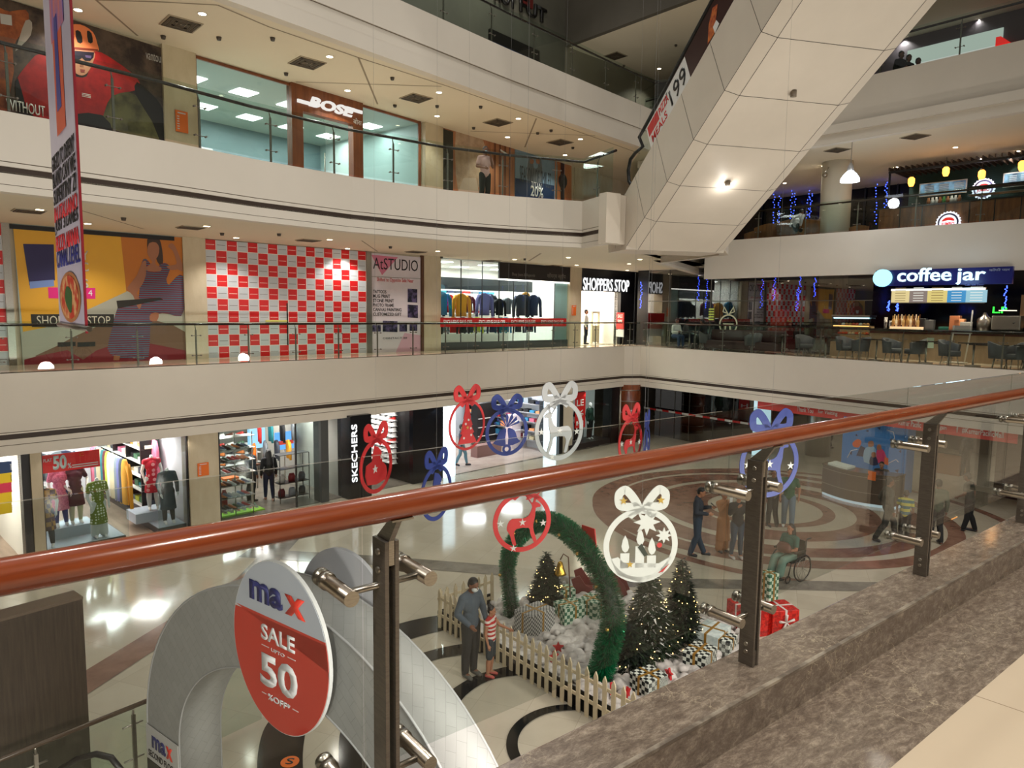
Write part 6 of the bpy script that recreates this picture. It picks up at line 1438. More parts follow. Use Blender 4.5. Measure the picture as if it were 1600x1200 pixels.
o=MB().use(mat('red_bottle',(.55,.15,.12),.3)).loft([(0,0,0,.09,.09),(0,0,.4,.09,.09),(0,0,.5,.05,.05),(0,0,.55,.05,.05)],12).build('red_container',None,WG.at(WG.u(354),.5,.27),0); tag(o,'red container on the lowest window shelf of the footwear shop','container')
for i,(x0,x1,y0,y1) in enumerate(((388,414,702,668),(430,459,704,673))):
    W=WG; dp=-3.0; a_=W.uz(x0,y0,dp); b_=W.uz(x1,y1,dp); o=empty('lit_poster',W.at(a_[0],3.0,a_[1]),W.rz,['pale blue lit poster behind the man in the footwear shop','blue and red lit poster right of the woman in the footwear shop'][i],'poster')
    ww,hh=b_[0]-a_[0],b_[1]-a_[1]; MB().use(emis('lit_blue%d'%i,(.55,.75,.88) if i==0 else (.35,.60,.85),1.4)).bb(0,ww,0,.04,0,hh).build('lightbox',o)
    if i: MB().use(emis('lit_red',(.75,.25,.2),1)).bb(.02,ww-.02,-.01,0,hh*.28,hh*.5).build('picture',o)
    MB().use(steel).tube([(ww/2,.02,-a_[1]+.0),(ww/2,.02,0)],.02,6).build('stand',o)
for k in range(8):
    c=['orange','red','grey','teal','slate','black','mustard','grey'][k]; shirt(WG,WG.u(467)+.16*k,3.2-.1*k,2.2 if k%2 else 1.6,c,'%s top on the rack at the right of the footwear shop'%c,'tops on the rack of the footwear shop',.9,PI/2.5)
rk=empty('wire_rack',WG.at(WG.u(474),.9),WG.rz,'black wire rack with bags at the right of the footwear shop entrance','rack')
for x in (-.5,.5):
    for y in (-.2,.2): MB().use(blackm).tube([(x,y,0),(x,y,1.5)],.014,6).build('upright',rk)
for z in (.15,.6,1.05,1.5): MB().use(blackm).bb(-.5,.5,-.2,.2,z,z+.015).build('shelf',rk)
for k in range(6):
    c=[(.35,.08,.1),(.6,.6,.62),(.2,.2,.22),(.75,.72,.7),(.5,.15,.15),(.3,.3,.34)][k]
    o=MB().use(mat('bag%d'%k,c,.6)).loft([(0,0,0,.11,.07),(0,0,.15,.12,.08),(0,0,.25,.08,.05)],10).build('handbag',None,WG.at(WG.u(474)-.35+.35*(k%3),.9,.166+.45*(k//3)),WG.rz); tag(o,['dark red','light grey','black','pale','crimson','charcoal'][k]+' bag on the black wire rack','bag')
# people
p=P(421,782,G); fig('person','woman with long dark hair in black top and jeans walking into the footwear shop','person',p,PI+.5,1.66,pose({'anl':(.1,-.12,.1),'anr':(-.1,.14,.085),'tol':(.11,-.26,.03),'tor':(-.1,-.0,.03),'knl':(.10,-.10,.5),'knr':(-.1,-.02,.5)}),skinm,cloth('black',cols['black']),'long',cloth('jeans_dark',(.10,.14,.24)),bot='tights',shoe=mat('shoe_pinkish',(.7,.55,.5),.5),hair=hairm,hairst='long')
p=WG.at(WG.u(392,735,-1.6),1.6); fig('person','man in dark checked shirt standing at the shelves in the footwear shop','person',p,PI-.6,1.78,pose({'ell':(.26,-.05,1.15),'wrl':(.18,-.28,1.1)}),skind,clothp('dark_check',(.10,.14,.18),(.16,.22,.26),22,'check'),'long',cloth('dark_trouser',(.12,.14,.13)),shoe=blackm,hair=hairm)
# easel sign outside
p=P(514,760,G); ea=empty('easel_sign',p,WG.rz+.1,'red SALE 50% board on a wooden easel before the black sign column','sign')
MB().use(red).bb(-.30,.30,-.03,.0,.42,1.35).build('board',ea)
MB().use(white).bb(-.30,.30,-.036,-.03,1.10,1.12).build('line',ea); MB().use(white).bb(-.30,.30,-.036,-.03,.68,.69).build('line',ea)
for t_,x0,x1,z,h_ in (('SALE',-.26,-.06,.93,.13),('50%',-.03,.27,.90,.19),('EXCLUSIVE',-.2,.2,1.19,.06),('UPTO',-.1,.1,.78,.05)): me=text_mesh(t_,x1-x0,h_,.003,.015); me.materials.clear(); me.materials.append(white); link('board_text',me,ea,(x0,-.037,z))
wdn=mat('easel_wood',(.62,.46,.30),.5)
for x in (-.2,.2): MB().use(wdn).tube([(x,.0,1.3),(x*1.3,-.05,0)],.016,6).build('leg',ea)
MB().use(wdn).tube([(0,.02,1.2),(0,.4,0)],.016,6).build('back_leg',ea)
# black sign column with vertical lettering
u0,u1=WG.u(533),WG.u(565)
navyb=mat('navy_black',(.03,.045,.07),.25)
o=wbox(WG,533,566,-.45,.3,0,zc,navyb,'wall_sign_column')
sg=empty('vertical_sign',WG.at(WG.u(545,710,.5),-.46),WG.rz,'glowing white vertical shop lettering on the black column','sign')
# letters run bottom to top
me=text_mesh('SKECHERS',1.85,.20,.02,.01); me.materials.clear(); me.materials.append(emis('sign_white',(1,1,1),1.5))
um=WG.uz(552,710,.46); o=link('sign_letters',me,sg,(um[0]-WG.u(545,710,.5)+.14,0,.58)); o.rotation_euler=(0,-PI/2,0)
# shoe wall shop
u0,u1=WG.u(566),WG.u(642); Lx=u1-u0
room(WG,u0,u1,4.2,zc,mat('shoe_wall_black',(.03,.03,.035),.4),greyfl,mat('shop_ceiling_black',(.06,.06,.07),.6),2,E=120,name='sports_shoe_shop')
redc=[7,8]; scol+= [((.93,.93,.93),(.95,.95,.95)),((.85,.12,.10),(.95,.93,.93))]; cn+=['white','red']
sw=empty('shoe_shelving',WG.at(u1-.03,.7),WG.rz+PI/2,'black wall with rows of white shoes in the sports shoe shop','shelves')
for r_ in range(11):
    z=.62+.19*r_; MB().use(white).bb(0,3.3,.02,.24,z,z+.012).build('shelf',sw)
    for k in range(10):
        i=8 if random.random()<.16 else 7; shoe(i,WG,u1-.16,.9+k*.32,z+.013,PI*.72,'%s sports shoe in row %s of the black shoe wall'%(cn[i],['one (lowest)','two','three','four','five','six','seven','eight','nine','ten','eleven (top)'][r_]),'sports shoes on the black wall',1.15)
wb=empty('storage_bench',WG.at(u1-2.2,2.1),WG.rz,'white bench with lattice front full of shoe boxes in the sports shoe shop','bench')
MB().use(white).bb(0,1.9,0,.5,.62,.66).build('top',wb); MB().use(mat('lattice_green_grey',(.55,.60,.52),.6)).bb(.03,1.87,.03,.47,.04,.60).build('body',wb)
for k in range(9): MB().use(mat('lattice_dark',(.15,.17,.14),.6)).slab([(k*.21+.05,.06),(k*.21+.09,.06),(k*.21-.09+.2,.56),(k*.21-.13+.2,.56)],.0,.02).build('slat',wb)
o=MB().use(red).bb(-.6,.5,-.3,.3,.1,.42).build('ottoman',None,WG.at(WG.u(578),1.4),WG.rz,bevel=.04); tag(o,'red ottoman seat behind the black sign column','seat')
for z in (.35,2.0): 
    o=MB().use(red).bb(-.1,.1,-.04,.0,0,.42).build('red_label',None,WG.at(WG.u(581)+.02,2.2,z),WG.rz); tag(o,'red hanging card %s inside the sports shoe shop'%('low' if z<1 else 'high'),'card')
# black wall, then the bright shop
wbox(WG,642,690,-.1,.35,0,zc,navyb,'wall_black_front')
u0,u1=WG.u(690),WG.u(880); Lx=u1-u0
brightw=mat('bright_wall',(.84,.86,.88),.6)
room(WG,u0,u1,6,zc,brightw,noisy('shop_floor_rose',(.74,.66,.62),(.80,.73,.69),2,.2),whitem,3,E=230,name='bright_shop',lightcol=(.92,.96,1))
fr=empty('storefront',WG.at(u0),WG.rz,'brilliant white light-framed front of the cosmetics and clothes shop','shop front')
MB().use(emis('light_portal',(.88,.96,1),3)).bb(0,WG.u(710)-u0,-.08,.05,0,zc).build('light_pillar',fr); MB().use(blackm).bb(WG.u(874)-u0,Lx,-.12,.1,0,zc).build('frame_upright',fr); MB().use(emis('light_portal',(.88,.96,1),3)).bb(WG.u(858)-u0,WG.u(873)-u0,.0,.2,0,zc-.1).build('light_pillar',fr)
MB().use(blackm).bb(0,Lx,-.06,.02,zc-.07,zc).build('top_frame',fr)
for i,(px,wd,c,h_,y) in enumerate([(757,1.3,(.10,.09,.09),1.9,3.8),(786,1.2,(.25,.22,.22),1.6,4.5),(812,1.4,(.82,.76,.78),1.5,2.2),(838,.8,(.42,.36,.36),1.5,2.4),(760,1.4,(.55,.40,.38),.5,1.8)]):
    o=empty('display_unit',WG.at(WG.u(px,680,-y),y),WG.rz,['tall dark shelf unit in the bright shop behind the red ornament','dark shelf unit behind the blue ornament','pale cosmetics counter in the bright shop','brown display unit beside the right light pillar','low brown step on the floor of the bright shop'][i],'shop display')
    MB().use(mat('unit%d'%i,c,.5)).bb(-wd/2,wd/2,-.2,.2,0,h_).build('carcass',o)
    if h_>1:
        for z in (.4,.8,1.2): MB().use(white).bb(-wd/2+.05,wd/2-.05,-.26,-.2,z,z+.03).build('shelf',o)
for k in range(10):
    c=random.choice(list(cols)); px=752+k*9; inst('fold',c,lambda:folded_mesh(cloth(c,cols[c])),'folded_garment',None,WG.at(WG.u(px,680,-5.6),5.7,1.9),WG.rz,'%s folded garment on the top back shelf of the bright shop'%c,'garment','folded clothes in the bright shop',(1.3,1,3))
ss_=empty('shelving_unit',WG.at(u1-.05,.8),WG.rz+PI/2,'pale shelving with clothes and boxes on the right wall of the bright shop','shelves')
for z in (.4,.8,1.2,1.6,2.0): MB().use(mat('shelf_grey',(.55,.55,.56),.5)).bb(0,4.8,.0,.40,z,z+.04).build('shelf',ss_)
for x in (0,1.6,3.2,4.76): MB().use(mat('shelf_dark',(.18,.17,.17),.5)).bb(x,x+.04,.0,.42,0,2.2).build('upright',ss_)
for z in (.44,.84,1.24,1.64,2.04):
    for k in range(13):
        c=random.choice(['pink','white','red','peach','grey','navy','black','blue','cream','maroon']); inst('fold',c,lambda:folded_mesh(cloth(c,cols[c])),'folded_garment',None,WG.at(u1-.27,1.0+.36*k,z+.002),WG.rz+PI/2,'%s folded garment on the right shelves of the bright shop'%c,'garment','folded clothes in the bright shop',(.9,1,random.choice([2,3,5])))
for k in range(12): 
    c=['black','red','pink','white','slate','cream','navy','peach','grey','maroon','blue','teal'][k]; shirt(WG,WG.u(742)+.25*k,4.6,2.0,c,'%s garment on the back rail of the bright shop'%c,'garments on the back rail of the bright shop',1.25,.9)
o=MB().use(white).bb(WG.u(750),WG.u(840),5.5,5.95,1.86,1.9).build('wall_shelf',None,WG.at(0),WG.rz); tag(o,'long white wall shelf at the back of the bright shop','shelf')
p=P(721,728,G); fig('person','person in light blue jeans stepping out of the bright shop','person',p,PI/2,1.66,pose({'anl':(.08,-.22,.09),'anr':(-.08,.22,.12),'tol':(.09,-.36,.05),'tor':(-.09,.09,.04),'knl':(.09,-.16,.5),'knr':(-.09,.05,.5)}),skinm,cloth('slate',cols['slate']),'long',cloth('jeans_light',(.38,.52,.58)),bot='tights',shoe=cloth('slate',cols['slate']),hair=hairm)
wbox(WG,882,898,-.02,.3,0,zc,noisy('wall_pale_stone',(.78,.74,.66),(.82,.78,.70),1,.5),'wall_left')
# sale poster and white window with mannequins
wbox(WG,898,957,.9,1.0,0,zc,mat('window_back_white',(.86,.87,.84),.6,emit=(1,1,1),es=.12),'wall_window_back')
o=empty('sale_poster',WG.at(0),WG.rz,'tall red poster with white sale lettering, cut to LE and a percent sign','poster')
a_=WG.uz(898,670,.05); b_=WG.uz(915,612,.05); MB().use(red).bb(a_[0],b_[0],-.06,-.04,a_[1],b_[1]).build('poster_sheet',o)
hh=b_[1]-a_[1]; ww=b_[0]-a_[0]
for t_,f,fh in (('LE',.62,.18),('%',.34,.16),('H',.08,.12)): me=text_mesh(t_,ww*.7,hh*fh,.003,.02); me.materials.clear(); me.materials.append(white); link('poster_text',me,o,(a_[0]+ww*.12,-.062,a_[1]+hh*f))
o=empty('storefront',WG.at(WG.u(915)),WG.rz,'white shop window with two dark-clothed mannequins near the corner column','shop front'); xw=WG.u(957)-WG.u(915)
MB().use(shopglass).bb(0,xw,-.02,-.01,.25,zc).build('glass_pane',o); MB().use(plm).bb(-1,xw,-.05,.9,0,.25).build('plinth',o); MB().use(mat('grey_panel',(.42,.42,.42),.5)).bb(.25,.7,.5,.55,.25,zc).build('back_panel',o)
fig('mannequin','white-headed mannequin in green jacket and black trousers in the white window','mannequin',WG.at(WG.u(937),.4,.25),WG.rz,1.72,pose(),mannq,cloth('dark_green',(.10,.22,.17)),'long',cloth('black',cols['black']),face=False)
fig('mannequin','white-headed mannequin in black, leftmost in the white window','mannequin',WG.at(WG.u(917),.45,.25),WG.rz+.3,1.68,pose(),mannq,cloth('black',cols['black']),'short',cloth('black',cols['black']),face=False)
spot('lamp',WG.at(WG.u(930),.1,2.55),40,(1,.98,.95),math.radians(100))
wbox(WG,957,968,-.1,.4,0,zc,darkm,'wall_dark_frame')
# corner column, wood clad with steel bands
pc=P(986,690,G); pc=Vector(tuple(pc)[:2])+Vector((-.1,.3)); cr=.55
co=empty('column',(pc.x,pc.y,G),0,'round wood-clad column with bright steel bands at the inner corner','column')
MB().use(noisy('column_red_wood',(.34,.15,.08),(.48,.25,.14),5,.2,(1,1,.3))).cyl((0,0,0),cr,zc,36).build('shaft',co)
for i in range(5): z=.35+i*.52; MB().use(steel).cyl((0,0,z),cr+.01,.035,36).build('steel_band',co)
MB().use(steel).tube([(-cr*.86,-cr*.52,0),(-cr*.86,-cr*.52,zc)],.09,12).build('steel_edge',co)
# ================================================================= ground floor right wing
RW=Wall(E2[3]+Vector((.9,.6)),E2[4]+Vector((.9,.6)),G)
wbox(RW,1006,1163,2.2,2.4,0,zc,mat('black_shop_back',(.03,.03,.03),.4),'wall_right_ground')
wallat(RW,10,-2,30,0,zc,mat('deep_wall_taupe',(.46,.42,.36),.6),'wall_right_deep')
fr=empty('storefront',RW.at(0),RW.rz,'black glass shop front in the lower right corner beyond the column','glass front'); MB().use(glass('dark_shop_glass',(.5,.5,.5),.25)).bb(RW.u(1006),RW.u(1163),1.0,1.02,0,zc).build('glass_pane',fr)
for px in (1014,1037,1060,1098,1130): u=RW.u(px); MB().use(mat('mullion_grey',(.35,.34,.32),.4,.5)).bb(u-.015,u+.015,.98,1.04,0,zc).build('mullion',fr)
# stacked boxes/furniture behind black glass
for i,(x0,x1,y0,y1,c) in enumerate(((1076,1104,642,624,(.36,.30,.27)),(1104,1134,648,626,(.34,.29,.26)),(1106,1124,628,614,(.28,.42,.25)),(1102,1118,643,628,(.62,.80,.82)),(1065,1078,640,612,(.25,.07,.08)),(1080,1135,680,650,(.35,.12,.07)))):
    a_=RW.uz(x0,y0,-1.4); b_=RW.uz(x1,y1,-1.4); o=MB().use(mat('stack_box%d'%i,c,.5,emit=c,es=.15 if i==3 else .02)).bb(a_[0],b_[0],1.4+.03*i,1.9,a_[1],b_[1]).build('stored_box',None,RW.at(0),RW.rz); tag(o,['taller brown carton left behind the black glass','brown carton right behind the black glass','green carton on top behind the black glass','pale lit sheet on the cartons behind the black glass','dark red panel behind the black glass','reddish-brown low cabinet behind the black glass'][i],'box')
o=empty('barrier_tape',RW.at(0,.75),RW.rz,'red and white barrier tape stretched across the dark shop front','tape')
a_=RW.uz(1006,637,-.75); b_=RW.uz(1182,664,-.75); N=16
for k in range(N):
    f0,f1=k/N,(k+1)/N; MB().use(red if k%2 else white).slab([(a_[0]+(b_[0]-a_[0])*f0,a_[1]+(b_[1]-a_[1])*f0-.045),(a_[0]+(b_[0]-a_[0])*f1,a_[1]+(b_[1]-a_[1])*f1-.045),(a_[0]+(b_[0]-a_[0])*f1,a_[1]+(b_[1]-a_[1])*f1+.045),(a_[0]+(b_[0]-a_[0])*f0,a_[1]+(b_[1]-a_[1])*f0+.045)],0,.005).build('tape_segment',o)
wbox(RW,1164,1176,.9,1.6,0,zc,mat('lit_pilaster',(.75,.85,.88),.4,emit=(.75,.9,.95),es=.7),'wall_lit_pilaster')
# low counter island (brown) in front of dark shop
p=P(1085,688,G); o=empty('low_counter',p,RW.rz,'long low brown reflective counter before the dark shop','counter'); MB().use(mat('counter_brown_gloss',(.27,.17,.12),.12)).bb(-2.2,2.6,-.3,.5,.06,.85).build('body',o); MB().use(mat('counter_top_olive',(.30,.28,.23),.15)).bb(-2.3,2.7,-.4,.6,.85,.92).build('worktop',o)
# red ribbon banner under the fascia
RB=Wall(E2[3]+Vector((.0,-.0)),E2[4],G)
rb=empty('welcome_banner',RB.at(0,.12),RB.rz,'long red banner reading Thank You for Visiting under the right balcony','banner')
a_=RB.uz(1184,629,-.12); b_=RB.uz(1590,688,-.12)
zt=RB.uz(1184,624,-.12)[1]; zb=zt-.36
MB().use(mat('banner_coral',(.80,.24,.22),.5)).bb(a_[0],b_[0],-.01,.01,zb,zt).build('banner_band',rb)
def rbt(t,x0,x1,h=.5):
    u0_,u1_=RB.u(x0,650,-.12),RB.u(x1,660,-.12); me=text_mesh(t,u1_-u0_,(zt-zb)*h,.003,.01); me.materials.clear(); me.materials.append(white); link('banner_text',me,rb,(u0_,-.013,zb+(zt-zb)*.27))
rbt('Thank You',1245,1270); rbt('for Visiting',1278,1308); rbt('Kumar Pacific',1405,1440); rbt('Visit Again',1452,1480); rbt('f',1496,1499,.6); rbt('#KumarPacificMall',1505,1570,.55)
# steel columns
for i,(px,py,r) in enumerate(((1277,711,.5),(1185,668,.3))):
    p=P(px,py,G); o=MB().use(steel).cyl((0,0,0),r,C1-G,28).build('column',None,p); tag(o,['thick brushed steel column left of the reception desk','slim steel column beside the lit pilaster'][i],'column')
p=P(1560,800,G); o=MB().use(mat('dark_red_pillar',(.24,.13,.11),.4)).bb(-.25,.9,-.3,.3,0,C1-G).build('column',None,P(1570,775,G),RW.rz); tag(o,'dark maroon square column near the right edge','column')
# blue backdrop stand
p0=P(1312,757,G); p1=P(1412,775,G)
BK=Wall(Vector(tuple(p0)[:2]),Vector(tuple(p1)[:2]),G)
bd=empty('backdrop',BK.at(0),BK.rz,'blue photo backdrop with a cheerful family behind the reception desk','backdrop')
hb=BK.uz(1360,655)[1]
MB().use(mat('backdrop_blue',(.20,.48,.74),.5)).bb(0,BK.len,0,.8,0,hb).build('box_body',bd)
m_=MB(); 
wpoly(m_,BK,pxs('1332,692 1340,686 1346,690 1342,699 1334,698'),.006,mat('print_orange',(.85,.35,.12),.5),2)
wpoly(m_,BK,pxs('1338,712 1345,696 1352,700 1350,714'),.006,cm('navy2',(.10,.14,.30)),1)
wpoly(m_,BK,pxs('1350,722 1350,704 1356,698 1366,698 1369,708 1368,724'),.008,cm('shirt_blue',(.55,.70,.80)),2)
wpoly(m_,BK,pxs('1357,698 1357,690 1364,689 1365,697'),.01,skinp,2)
wpoly(m_,BK,pxs('1369,722 1370,704 1375,701 1382,706 1386,724'),.008,cm('hotpink',(.82,.22,.42)),2); wpoly(m_,BK,pxs('1370,702 1371,695 1376,695 1377,703'),.01,skinp,2)
wpoly(m_,BK,pxs('1359,726 1360,714 1368,712 1372,726'),.011,cm('navy2',(.10,.14,.30)),2); wpoly(m_,BK,pxs('1362,714 1362,707 1368,707 1368,714'),.012,skinp,2)
wpoly(m_,BK,pxs('1382,714 1388,716 1388,727 1381,725'),.011,mat('print_orange',(.85,.35,.12),.5),1)
for q in ('1352,673 1357,672 1357,675','1370,668 1376,667 1375,672','1390,688 1393,684 1394,690','1404,705 1408,703 1408,708','1326,708 1331,705 1331,711','1336,680 1339,678 1340,682','1398,735 1404,733 1403,739'): wpoly(m_,BK,pxs(q),.006,cm('navy2',(.10,.14,.30)))
m_.build('printed_figures',bd)
for pts in (((1324,715),(1330,704),(1340,702)),((1386,672),(1396,675),(1398,684),(1393,692)),((1388,724),(1400,718),(1404,722))):
    q=[BK.uz(x,y) for x,y in pts]; MB().use(white).tube([(u,-.005,z) for u,z in q],.012,5).build('swirl',bd)
wtext(BK,bd,'backdrop_text','@kumar malls',1394,668,1422,662,white,.01,.002)
# reception desk
pA=P(1283,772,G); pB=P(1397,797,G)
dk_=empty('reception_desk',pA,0,'curved dark brown reception desk with papers on its left end','desk'); 
a_=Vector(tuple(pA)[:2]); b_=Vector(tuple(pB)[:2]); dd=(b_-a_); nn=Vector((-dd.y,dd.x)).normalized()
outer=[dd*(k/12)-nn*(.38*math.sin(PI*k/12)) for k in range(13)]; inner=[p+nn*.62 for p in outer]
dmat=mat('desk_brown',(.27,.22,.18),.35)
def curved(name,z0,z1,g,m,k0=0,k1=13):
    mb=MB().use(m); o_=[p-nn*g for p in outer[k0:k1]]; i_=[p+nn*g for p in inner[k0:k1]]; mb.prism([tuple(p) for p in o_]+[tuple(p) for p in i_[::-1]],z0,z1); return mb.build(name,dk_)
curved('body',.10,1.02,0,dmat); curved('worktop',1.02,1.07,.04,mat('desk_top_brown',(.30,.26,.22),.2)); curved('light_line',.42,.435,.004,mat('desk_line',(.55,.50,.44),.4)); curved('light_line',.92,.935,.004,mat('desk_line',(.55,.50,.44),.4)); curved('plinth_light',.0,.10,-.06,mat('desk_plinth',(.75,.82,.84),.3,emit=(.8,.9,.95),es=.4))
mbp=MB().use(cm('paper_mint',(.80,.84,.80))); pp_=outer[1:6]; mbp.prism([tuple(p+nn*.05) for p in pp_]+[tuple(p+nn*.58) for p in pp_[::-1]],1.07,1.13); o=mbp.build('paper_stack',None,pA); tag(o,'flat pile of pale papers on the left end of the reception desk','papers')
q=outer[9]; o=MB().use(orange).bb(-.12,.12,-.01,.01,0,.28).build('orange_card',None,(pA.x+q.x-nn.x*.06,pA.y+q.y-nn.y*.06,G+.88),math.atan2(dd.y,dd.x)); tag(o,'small orange card fixed to the front of the reception desk','card')
q=inner[8]+nn*.5; fig('person','receptionist with dark hair seated behind the reception desk','person',Vector((pA.x+q.x,pA.y+q.y,G+.1)),math.atan2(dd.y,dd.x)+.3,1.62,pose(sit,lean=10),skinm,cloth('black',cols['black']),'long',cloth('dark_trouser',(.12,.14,.13)),shoe=blackm,hair=hairm)
# orange-topped box and easel legs further back
p=P(1479,738,G); o=empty('wooden_crate',p,RW.rz,'tan wooden display crate left of the standing man in dark clothes','crate'); MB().use(mat('crate_tan',(.62,.44,.28),.5)).bb(-.6,.6,-.4,.4,0,.8).build('body',o); MB().use(mat('crate_top',(.35,.30,.22),.5)).bb(-.65,.65,-.45,.45,.8,.86).build('lid',o)
p=P(1484,700,G); o=empty('tripod_easel',p,0,'dark tripod easel standing behind the tan wooden crate','easel')
for x,y in ((-.5,-.2),(.5,-.2),(0,.4)): MB().use(darksteel).tube([(x*.1,0,2.0),(x,y,0)],.035,6).build('leg',o)
o=MB().use(mat('pale_teal_board',(.55,.66,.64),.5)).bb(-.5,.5,-.03,.03,1.0,2.4).build('board',o)
# two rows of spots under the ground floor ceiling of the right wing
for i in range(7): p=RW.at(3+i*3,3.5,0); spot('lamp',(p.x,p.y,C1-.1),45)
for i in range(5): p=RW.at(4+i*4,7,0); spot('lamp',(p.x,p.y,C1-.1),45)
# ================================================================= promotional arch with oval sign
CR=Vector((-2.36,6.47)); ad=Vector((.8,-.6))
AW=Wall(CR-ad*2,CR+ad*2,G)
quilt=noisy('quilted_silver_grey',(.56,.56,.55),(.62,.62,.61),2,.5); n,l,b=nodes(quilt)
bt=n.new('ShaderNodeTexBrick'); bt.inputs['Scale'].default_value=1; bt.inputs['Brick Width'].default_value=.20; bt.inputs['Row Height'].default_value=.10; bt.offset=.5; bt.inputs['Mortar Size'].default_value=.0014; bt.inputs['Color1'].default_value=(*lin((.60,.60,.59)),1); bt.inputs['Color2'].default_value=(*lin((.58,.58,.57)),1); bt.inputs['Mortar'].default_value=(*lin((.47,.47,.46)),1)
v2=n.new('ShaderNodeMapping'); v2.inputs['Rotation'].default_value=(0,.0,.70); tc=n.new('ShaderNodeTexCoord'); l.new(tc.outputs['UV'],v2.inputs[0]); l.new(v2.outputs[0],bt.inputs[0]); l.new(bt.outputs[0],b.inputs['Base Color'])
ar=empty('promotional_arch',AW.at(0),AW.rz,'large grey quilted archway on the ground floor behind the oval sale sign','arch')
zs=1.42; R0,R1=1.36,2.0; T=.50
uc=2.25; zs=1.10; oa,ob_=2.65,2.25; ia,ib_=1.92,1.42
pts=[(uc-oa,0),(uc-oa,zs)]+[(uc-oa*math.cos(PI*k/40),zs+ob_*math.sin(PI*k/40)) for k in range(1,40)]+[(uc+oa,zs),(uc+oa,0),(uc+ia,0),(uc+ia,zs)]+[(uc+ia*math.cos(PI*k/40),zs+ib_*math.sin(PI*k/40)) for k in range(1,40)]+[(uc-ia,zs),(uc-ia,0)]
m_=MB().use(quilt); V0=[m_.bm.verts.new((x,0,z)) for x,z in pts]; V1=[m_.bm.verts.new((x,T,z)) for x,z in pts]; N=len(pts)
nL=41; 
for i in range(N):
    j=(i+1)%N; m_._f([V0[j],V0[i],V1[i],V1[j]],True)
# faces front and back as quad strips between outer and inner curves
out=list(range(0,42)); 
outer_i=[0,1]+list(range(2,41))+[41,42]; inner_i=[N-1,N-2]+[N-3-k for k in range(0,39)]+[44,43]
for a_,b_ in zip(range(len(outer_i)-1),range(1,len(outer_i))):
    o0,o1,i0,i1=outer_i[a_],outer_i[b_],inner_i[a_],inner_i[b_]
    m_._f([V0[o0],V0[i0],V0[i1],V0[o1]]); m_._f([V1[o0],V1[o1],V1[i1],V1[i0]])
body=m_.build('arch_body',ar)
_s=[0]
for i in range(1,N): _s.append(_s[-1]+math.hypot(pts[i][0]-pts[i-1][0],pts[i][1]-pts[i-1][1]))
uvl=body.data.uv_layers.new(name='uv')
for f in body.data.polygons:
    side=abs(f.normal.y)>.7
    for li in f.loop_indices:
        vi=body.data.loops[li].vertex_index; co=body.data.vertices[vi].co
        uvl.data[li].uv=(co.x,co.z) if side else (_s[vi%N],co.y)
seam=mat('seam_white',(.62,.62,.62),.6)
for y in (0,T):
    MB().use(seam).tube([(x,y,z) for x,z in pts[1:43]],.012,6,False).build('piping',ar)
    MB().use(seam).tube([(x,y,z) for x,z in pts[44:N]],.010,6,False).build('piping',ar)
def board(u0,u1,z0,z1,m,name,par,y=-.012): return MB().use(m).bb(u0,u1,y-.01,y,z0,z1).build(name,par)
zl=AW.uz(232,1130)[1]
lb=board(-.4,.33,zl-.42,zl,cm('label_white',(.72,.71,.70)),'label_board',ar); board(-.4,.33,.05,zl-.43,mat('label_dark',(.10,.08,.06),.4),'label_board',ar)
navyt=mat('brand_navy',(.10,.13,.38),.5); redt=mat('brand_red',(.86,.20,.13),.5)
def atext(t,u0,u1,z0,z1,m,par,y,b=.02,name='label_text'): me=text_mesh(t,u1-u0,z1-z0,.004,b); me.materials.clear(); me.materials.append(m); return link(name,me,par,(u0,y,z0))
atext('ma',-.26,.06,zl-.24,zl-.09,navyt,lb,-.024,.035); atext('x',.07,.21,zl-.24,zl-.09,redt,lb,-.024,.035); atext('SECOND FLOOR',-.35,.28,zl-.37,zl-.29,cm('ink',(.10,.08,.09)),lb,-.024,.005)
# oval sign
OF=.10
c0=AW.uz(442,1008,OF); zt=AW.uz(440,882,OF)[1]; zb=AW.uz(440,1142,OF)[1]; cz=(zt+zb)/2; az_=(zt-zb)/2
ul=AW.uz(368,985,OF)[0]; ur=AW.uz(515,1060,OF)[0]; cu=(ul+ur)/2; ax_=(ur-ul)/2
sg=empty('oval_sale_sign',AW.at(cu,-OF,cz),AW.rz,'tall oval red and white SALE UPTO 50 %OFF sign on the grey arch','sign')
ell=[(ax_*math.cos(2*PI*k/64),az_*math.sin(2*PI*k/64)) for k in range(64)]
zd=az_*.32
MB().use(cm('sign_edge_white',(.80,.80,.80))).slab([(x*1.015,z*1.01) for x,z in ell],-.008,.03).build('board',sg)
up_=[p for p in ell if p[1]>=zd]; xx=ax_*math.sqrt(1-(zd/az_)**2)
MB().use(cm('sign_pale_grey',(.70,.72,.76))).slab([(xx,zd)]+up_+[(-xx,zd)],-.012,-.008).build('upper_field',sg)
lo_=[p for p in ell if p[1]<zd]
MB().use(mat('sign_brick_red',(.76,.22,.16),.5)).slab([(-xx,zd)]+lo_+[(xx,zd)],-.012,-.008).build('lower_field',sg)
w_=ax_
atext('ma',-w_*.60,w_*.12,az_*.46,az_*.70,navyt,sg,-.016,.04,'sign_text'); atext('x',w_*.17,w_*.58,az_*.46,az_*.69,redt,sg,-.016,.045,'sign_text')
wh=cm('sign_white_print',(.84,.84,.85))
atext('SALE',-w_*.36,w_*.36,az_*.03,az_*.22,wh,sg,-.016,.025,'sign_text'); atext('UPTO',-w_*.14,w_*.14,-az_*.07,-az_*.03,wh,sg,-.016,.0,'sign_text')
atext('50',-w_*.40,w_*.40,-az_*.53,-az_*.13,wh,sg,-.016,.035,'sign_text'); atext('%OFF*',-w_*.24,w_*.24,-az_*.68,-az_*.60,wh,sg,-.016,.02,'sign_text')
